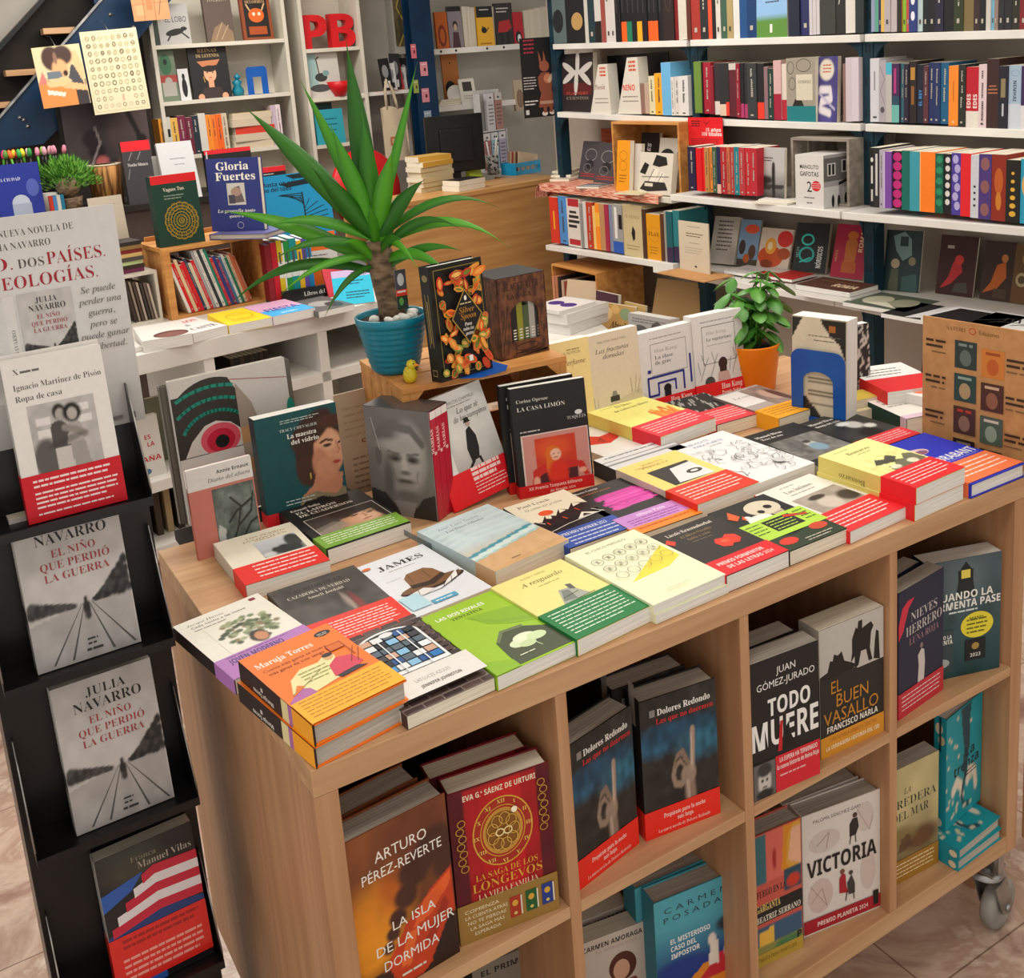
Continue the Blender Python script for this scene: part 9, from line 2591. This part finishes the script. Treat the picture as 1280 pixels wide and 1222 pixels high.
for lab,x0,x1,yt,t,base,fr in (
  ('orange book with a brown arched figure on the upper shelf behind the counter',547,562,15,.02,'b85a1e',[('R',0,0,1,1,'c0601e'),('E',.5,.35,.35,.3,'7a3014'),('E',.5,.35,.2,.2,'c0601e')]),
  ('grey book with a dark-clad woman on the upper shelf behind the counter',563,580,8,.02,'6a6064',[('R',0,0,1,1,'8a8088'),('R',0,.88,1,1,'1e1c1e'),('E',.5,.55,.18,.1,'2a2224'),('E',.5,.5,.12,.08,'c8a48a'),('P',[(.2,0),(.3,.38),(.7,.38),(.8,0)],'4a3038')]),
  ('yellow book with a black insect under a black top, upper shelf behind the counter',599,619,8,.02,'e0a82a',[('R',0,0,1,1,'e4ac2c'),('R',0,.72,1,1,'18181a'),('E',.4,.4,.16,.08,'1c1a16'),('L',[(.3,.5),(.5,.34),(.7,.46)],.006,'1c1a16'),('D',.2,.9,.8,1,.1,'c8c8c8',.03),('R',.1,.04,.8,.08,'a87a1a')]),
  ('black and red book with a red-coated figure, upper shelf behind the counter',622,644,4,.02,'2a2628',[('R',0,0,1,1,'2c282a'),('P',[(.1,.3),(.2,.56),(.8,.6),(.9,.4),(.6,.3)],'b0242a'),('R',.2,0,.4,.3,'1a1818'),('R',.55,0,.75,.3,'1a1818'),('D',.1,.86,.8,2,.08,'d0c8c8',.03)]),
  ('small red book with a penguin, upper shelf behind the counter',643,656,15,.02,'b01a2a',[('R',0,0,1,1,'b41c2c'),('E',.5,.2,.3,.2,'18181a'),('E',.55,.16,.16,.14,'e0e0e0')])):
 vs('paperback',lab,(x0,57),(x1,57),(x0,yt),zA,t,base,fr)
spine_row('on the upper shelf behind the counter',[(581,586,57,8,'d0c8b8',0),(586,591,57,8,'d4ccbc',0),(591,597,57,9,'ccc4b4',0),(619,623,57,8,'d0c8b8',0),(657,664,57,13,'cfc6b4',0),(664,671,57,12,'d2cab8',0),(671,679,57,10,'d0c8b8',0),(679,690,57,8,'c8c0b0',0)],YV + .03,GV,head='y',z=zA + .0004)
zB = A2[2]
vs('print_sheet','tall orange-brown board on the lower shelf behind the counter',(557,126),(577,126),(557,66),zB,.012,'a8642a',[('R',0,0,1,1,'b06a2c'),('E',.5,.8,.04,.02,'3a2210'),('E',.4,.32,.3,.14,'1c1a1a')],y=YV + .10,cat='board')
q = aty(570,122,YV + .05)
o = thing('plate','cream oval plate propped on the lower shelf behind the counter','plate',(q[0],YV + .06,zB + .0005))
m = MB()
m.lathe([(0,0),(.055,.002),(.062,.008),(.06,.01),(.05,.005),(0,.003)],CERAMIC,n=28)
ob = m.build('plate_body',o,(0,0,.062),(PI / 2 - .15,0,0))
vs('framed_picture','white framed picture with a dark rectangle, lower shelf behind the counter',(578,130),(597,129),(582,98),zB,.012,'d4d0c6',[('R',0,0,1,1,'d6d2c8'),('R',.2,.5,.8,.88,'3a3634'),('D',.2,.3,.8,2,.1,'9a9488',.03)],y=YV + .01,lean=.2,cat='picture')
for i in range(3):
 b = book('booklet',f'cream booklet, {ordinal(i)} from the bottom of the pile on the lower shelf behind the counter',.16,.1,.012,'cfc6b0',[('R',0,0,1,1,'d4cab4')],group=GV,cat='booklet')
 q = aty(548,130,YV + .02)
 b.location,b.rotation_euler = (q[0] + .01 * i,YV + .02,zB + .0128 * (i + 1)),(FLAT,0,.08 * i)
vs('paperback','pale tan figure-covered book right of the card rack on the back wall',(645,137),(656,136),(646,100),zA - .44,.02,'b09a80',[('R',0,0,1,1,'b8a890'),('E',.6,.4,.4,.3,'8a7058')],y=YV + .1)
b = board((.98 - .0,.0,-.455),(1.1,.25,-.44),WHITE,'small_bracket_shelf',[o_ for o_ in bpy.data.objects if o_.get('label','').startswith('upper white shelf on the back wall')][0])

# black poster with a hare figurine at the end of the wall shelving
hp = [('R',0,0,1,1,'161416'),('D',.08,.96,.34,4,.05,'a83040',.02),('R',.78,.9,.92,.97,'3a3a3c'),
  ('P',[(.47,.56),(.38,.5),(.4,.36),(.44,.3),(.38,.2),(.36,.12),(.78,.12),(.74,.24),(.7,.34),(.74,.46),(.66,.56)],'8a4a36'),('E',.55,.64,.12,.07,'9a5640'),('P',[(.44,.66),(.42,.84),(.49,.72)],'9a5640'),('P',[(.53,.7),(.55,.84),(.6,.7)],'9a5640'),('E',.62,.48,.1,.06,'c87a5a'),('P',[(.6,.46),(.74,.56),(.78,.5),(.66,.42)],'d0b090'),('R',.4,.16,.76,.2,'b88a74'),('E',.5,.04,.07,.03,'e0d4c8'),('E',.68,.05,.07,.03,'e0d4c8'),('R',.47,.05,.55,.12,'8a4a36'),('R',.62,.05,.7,.12,'8a4a36'),
  ('D',.03,.5,.34,5,.035,'c8c4c0',.012),('D',.03,.2,.36,2,.04,'d8d4d0',.016),('R',.04,.04,.12,.1,'c8c8c8')]
A,B = atx(655,48,2.86),aty(655,48,3.84)
y = 3.86
A,B,D = aty(656,148,y),aty(692,148,y),aty(655,48,y)
o = thing('poster','black poster with a standing hare figurine hung at the end of the wall shelves','poster',(A[0],y,A[2]),math.radians(-8))
w,h = abs(B[0] - A[0]) + .06,D[2] - A[2]
m = MB()
m.box((0,0,0),(w,.003,h),PRINT,'161416')
m.art(hp,w,h,lambda x,y_,e: (x,-e,y_),PRINT)
m.build('sheet',o)
m = MB()
m.box((w * .3,.003,h - .02),(w * .9,.02,h - .005),BLACKP)
m.build('hanging_clip',o)
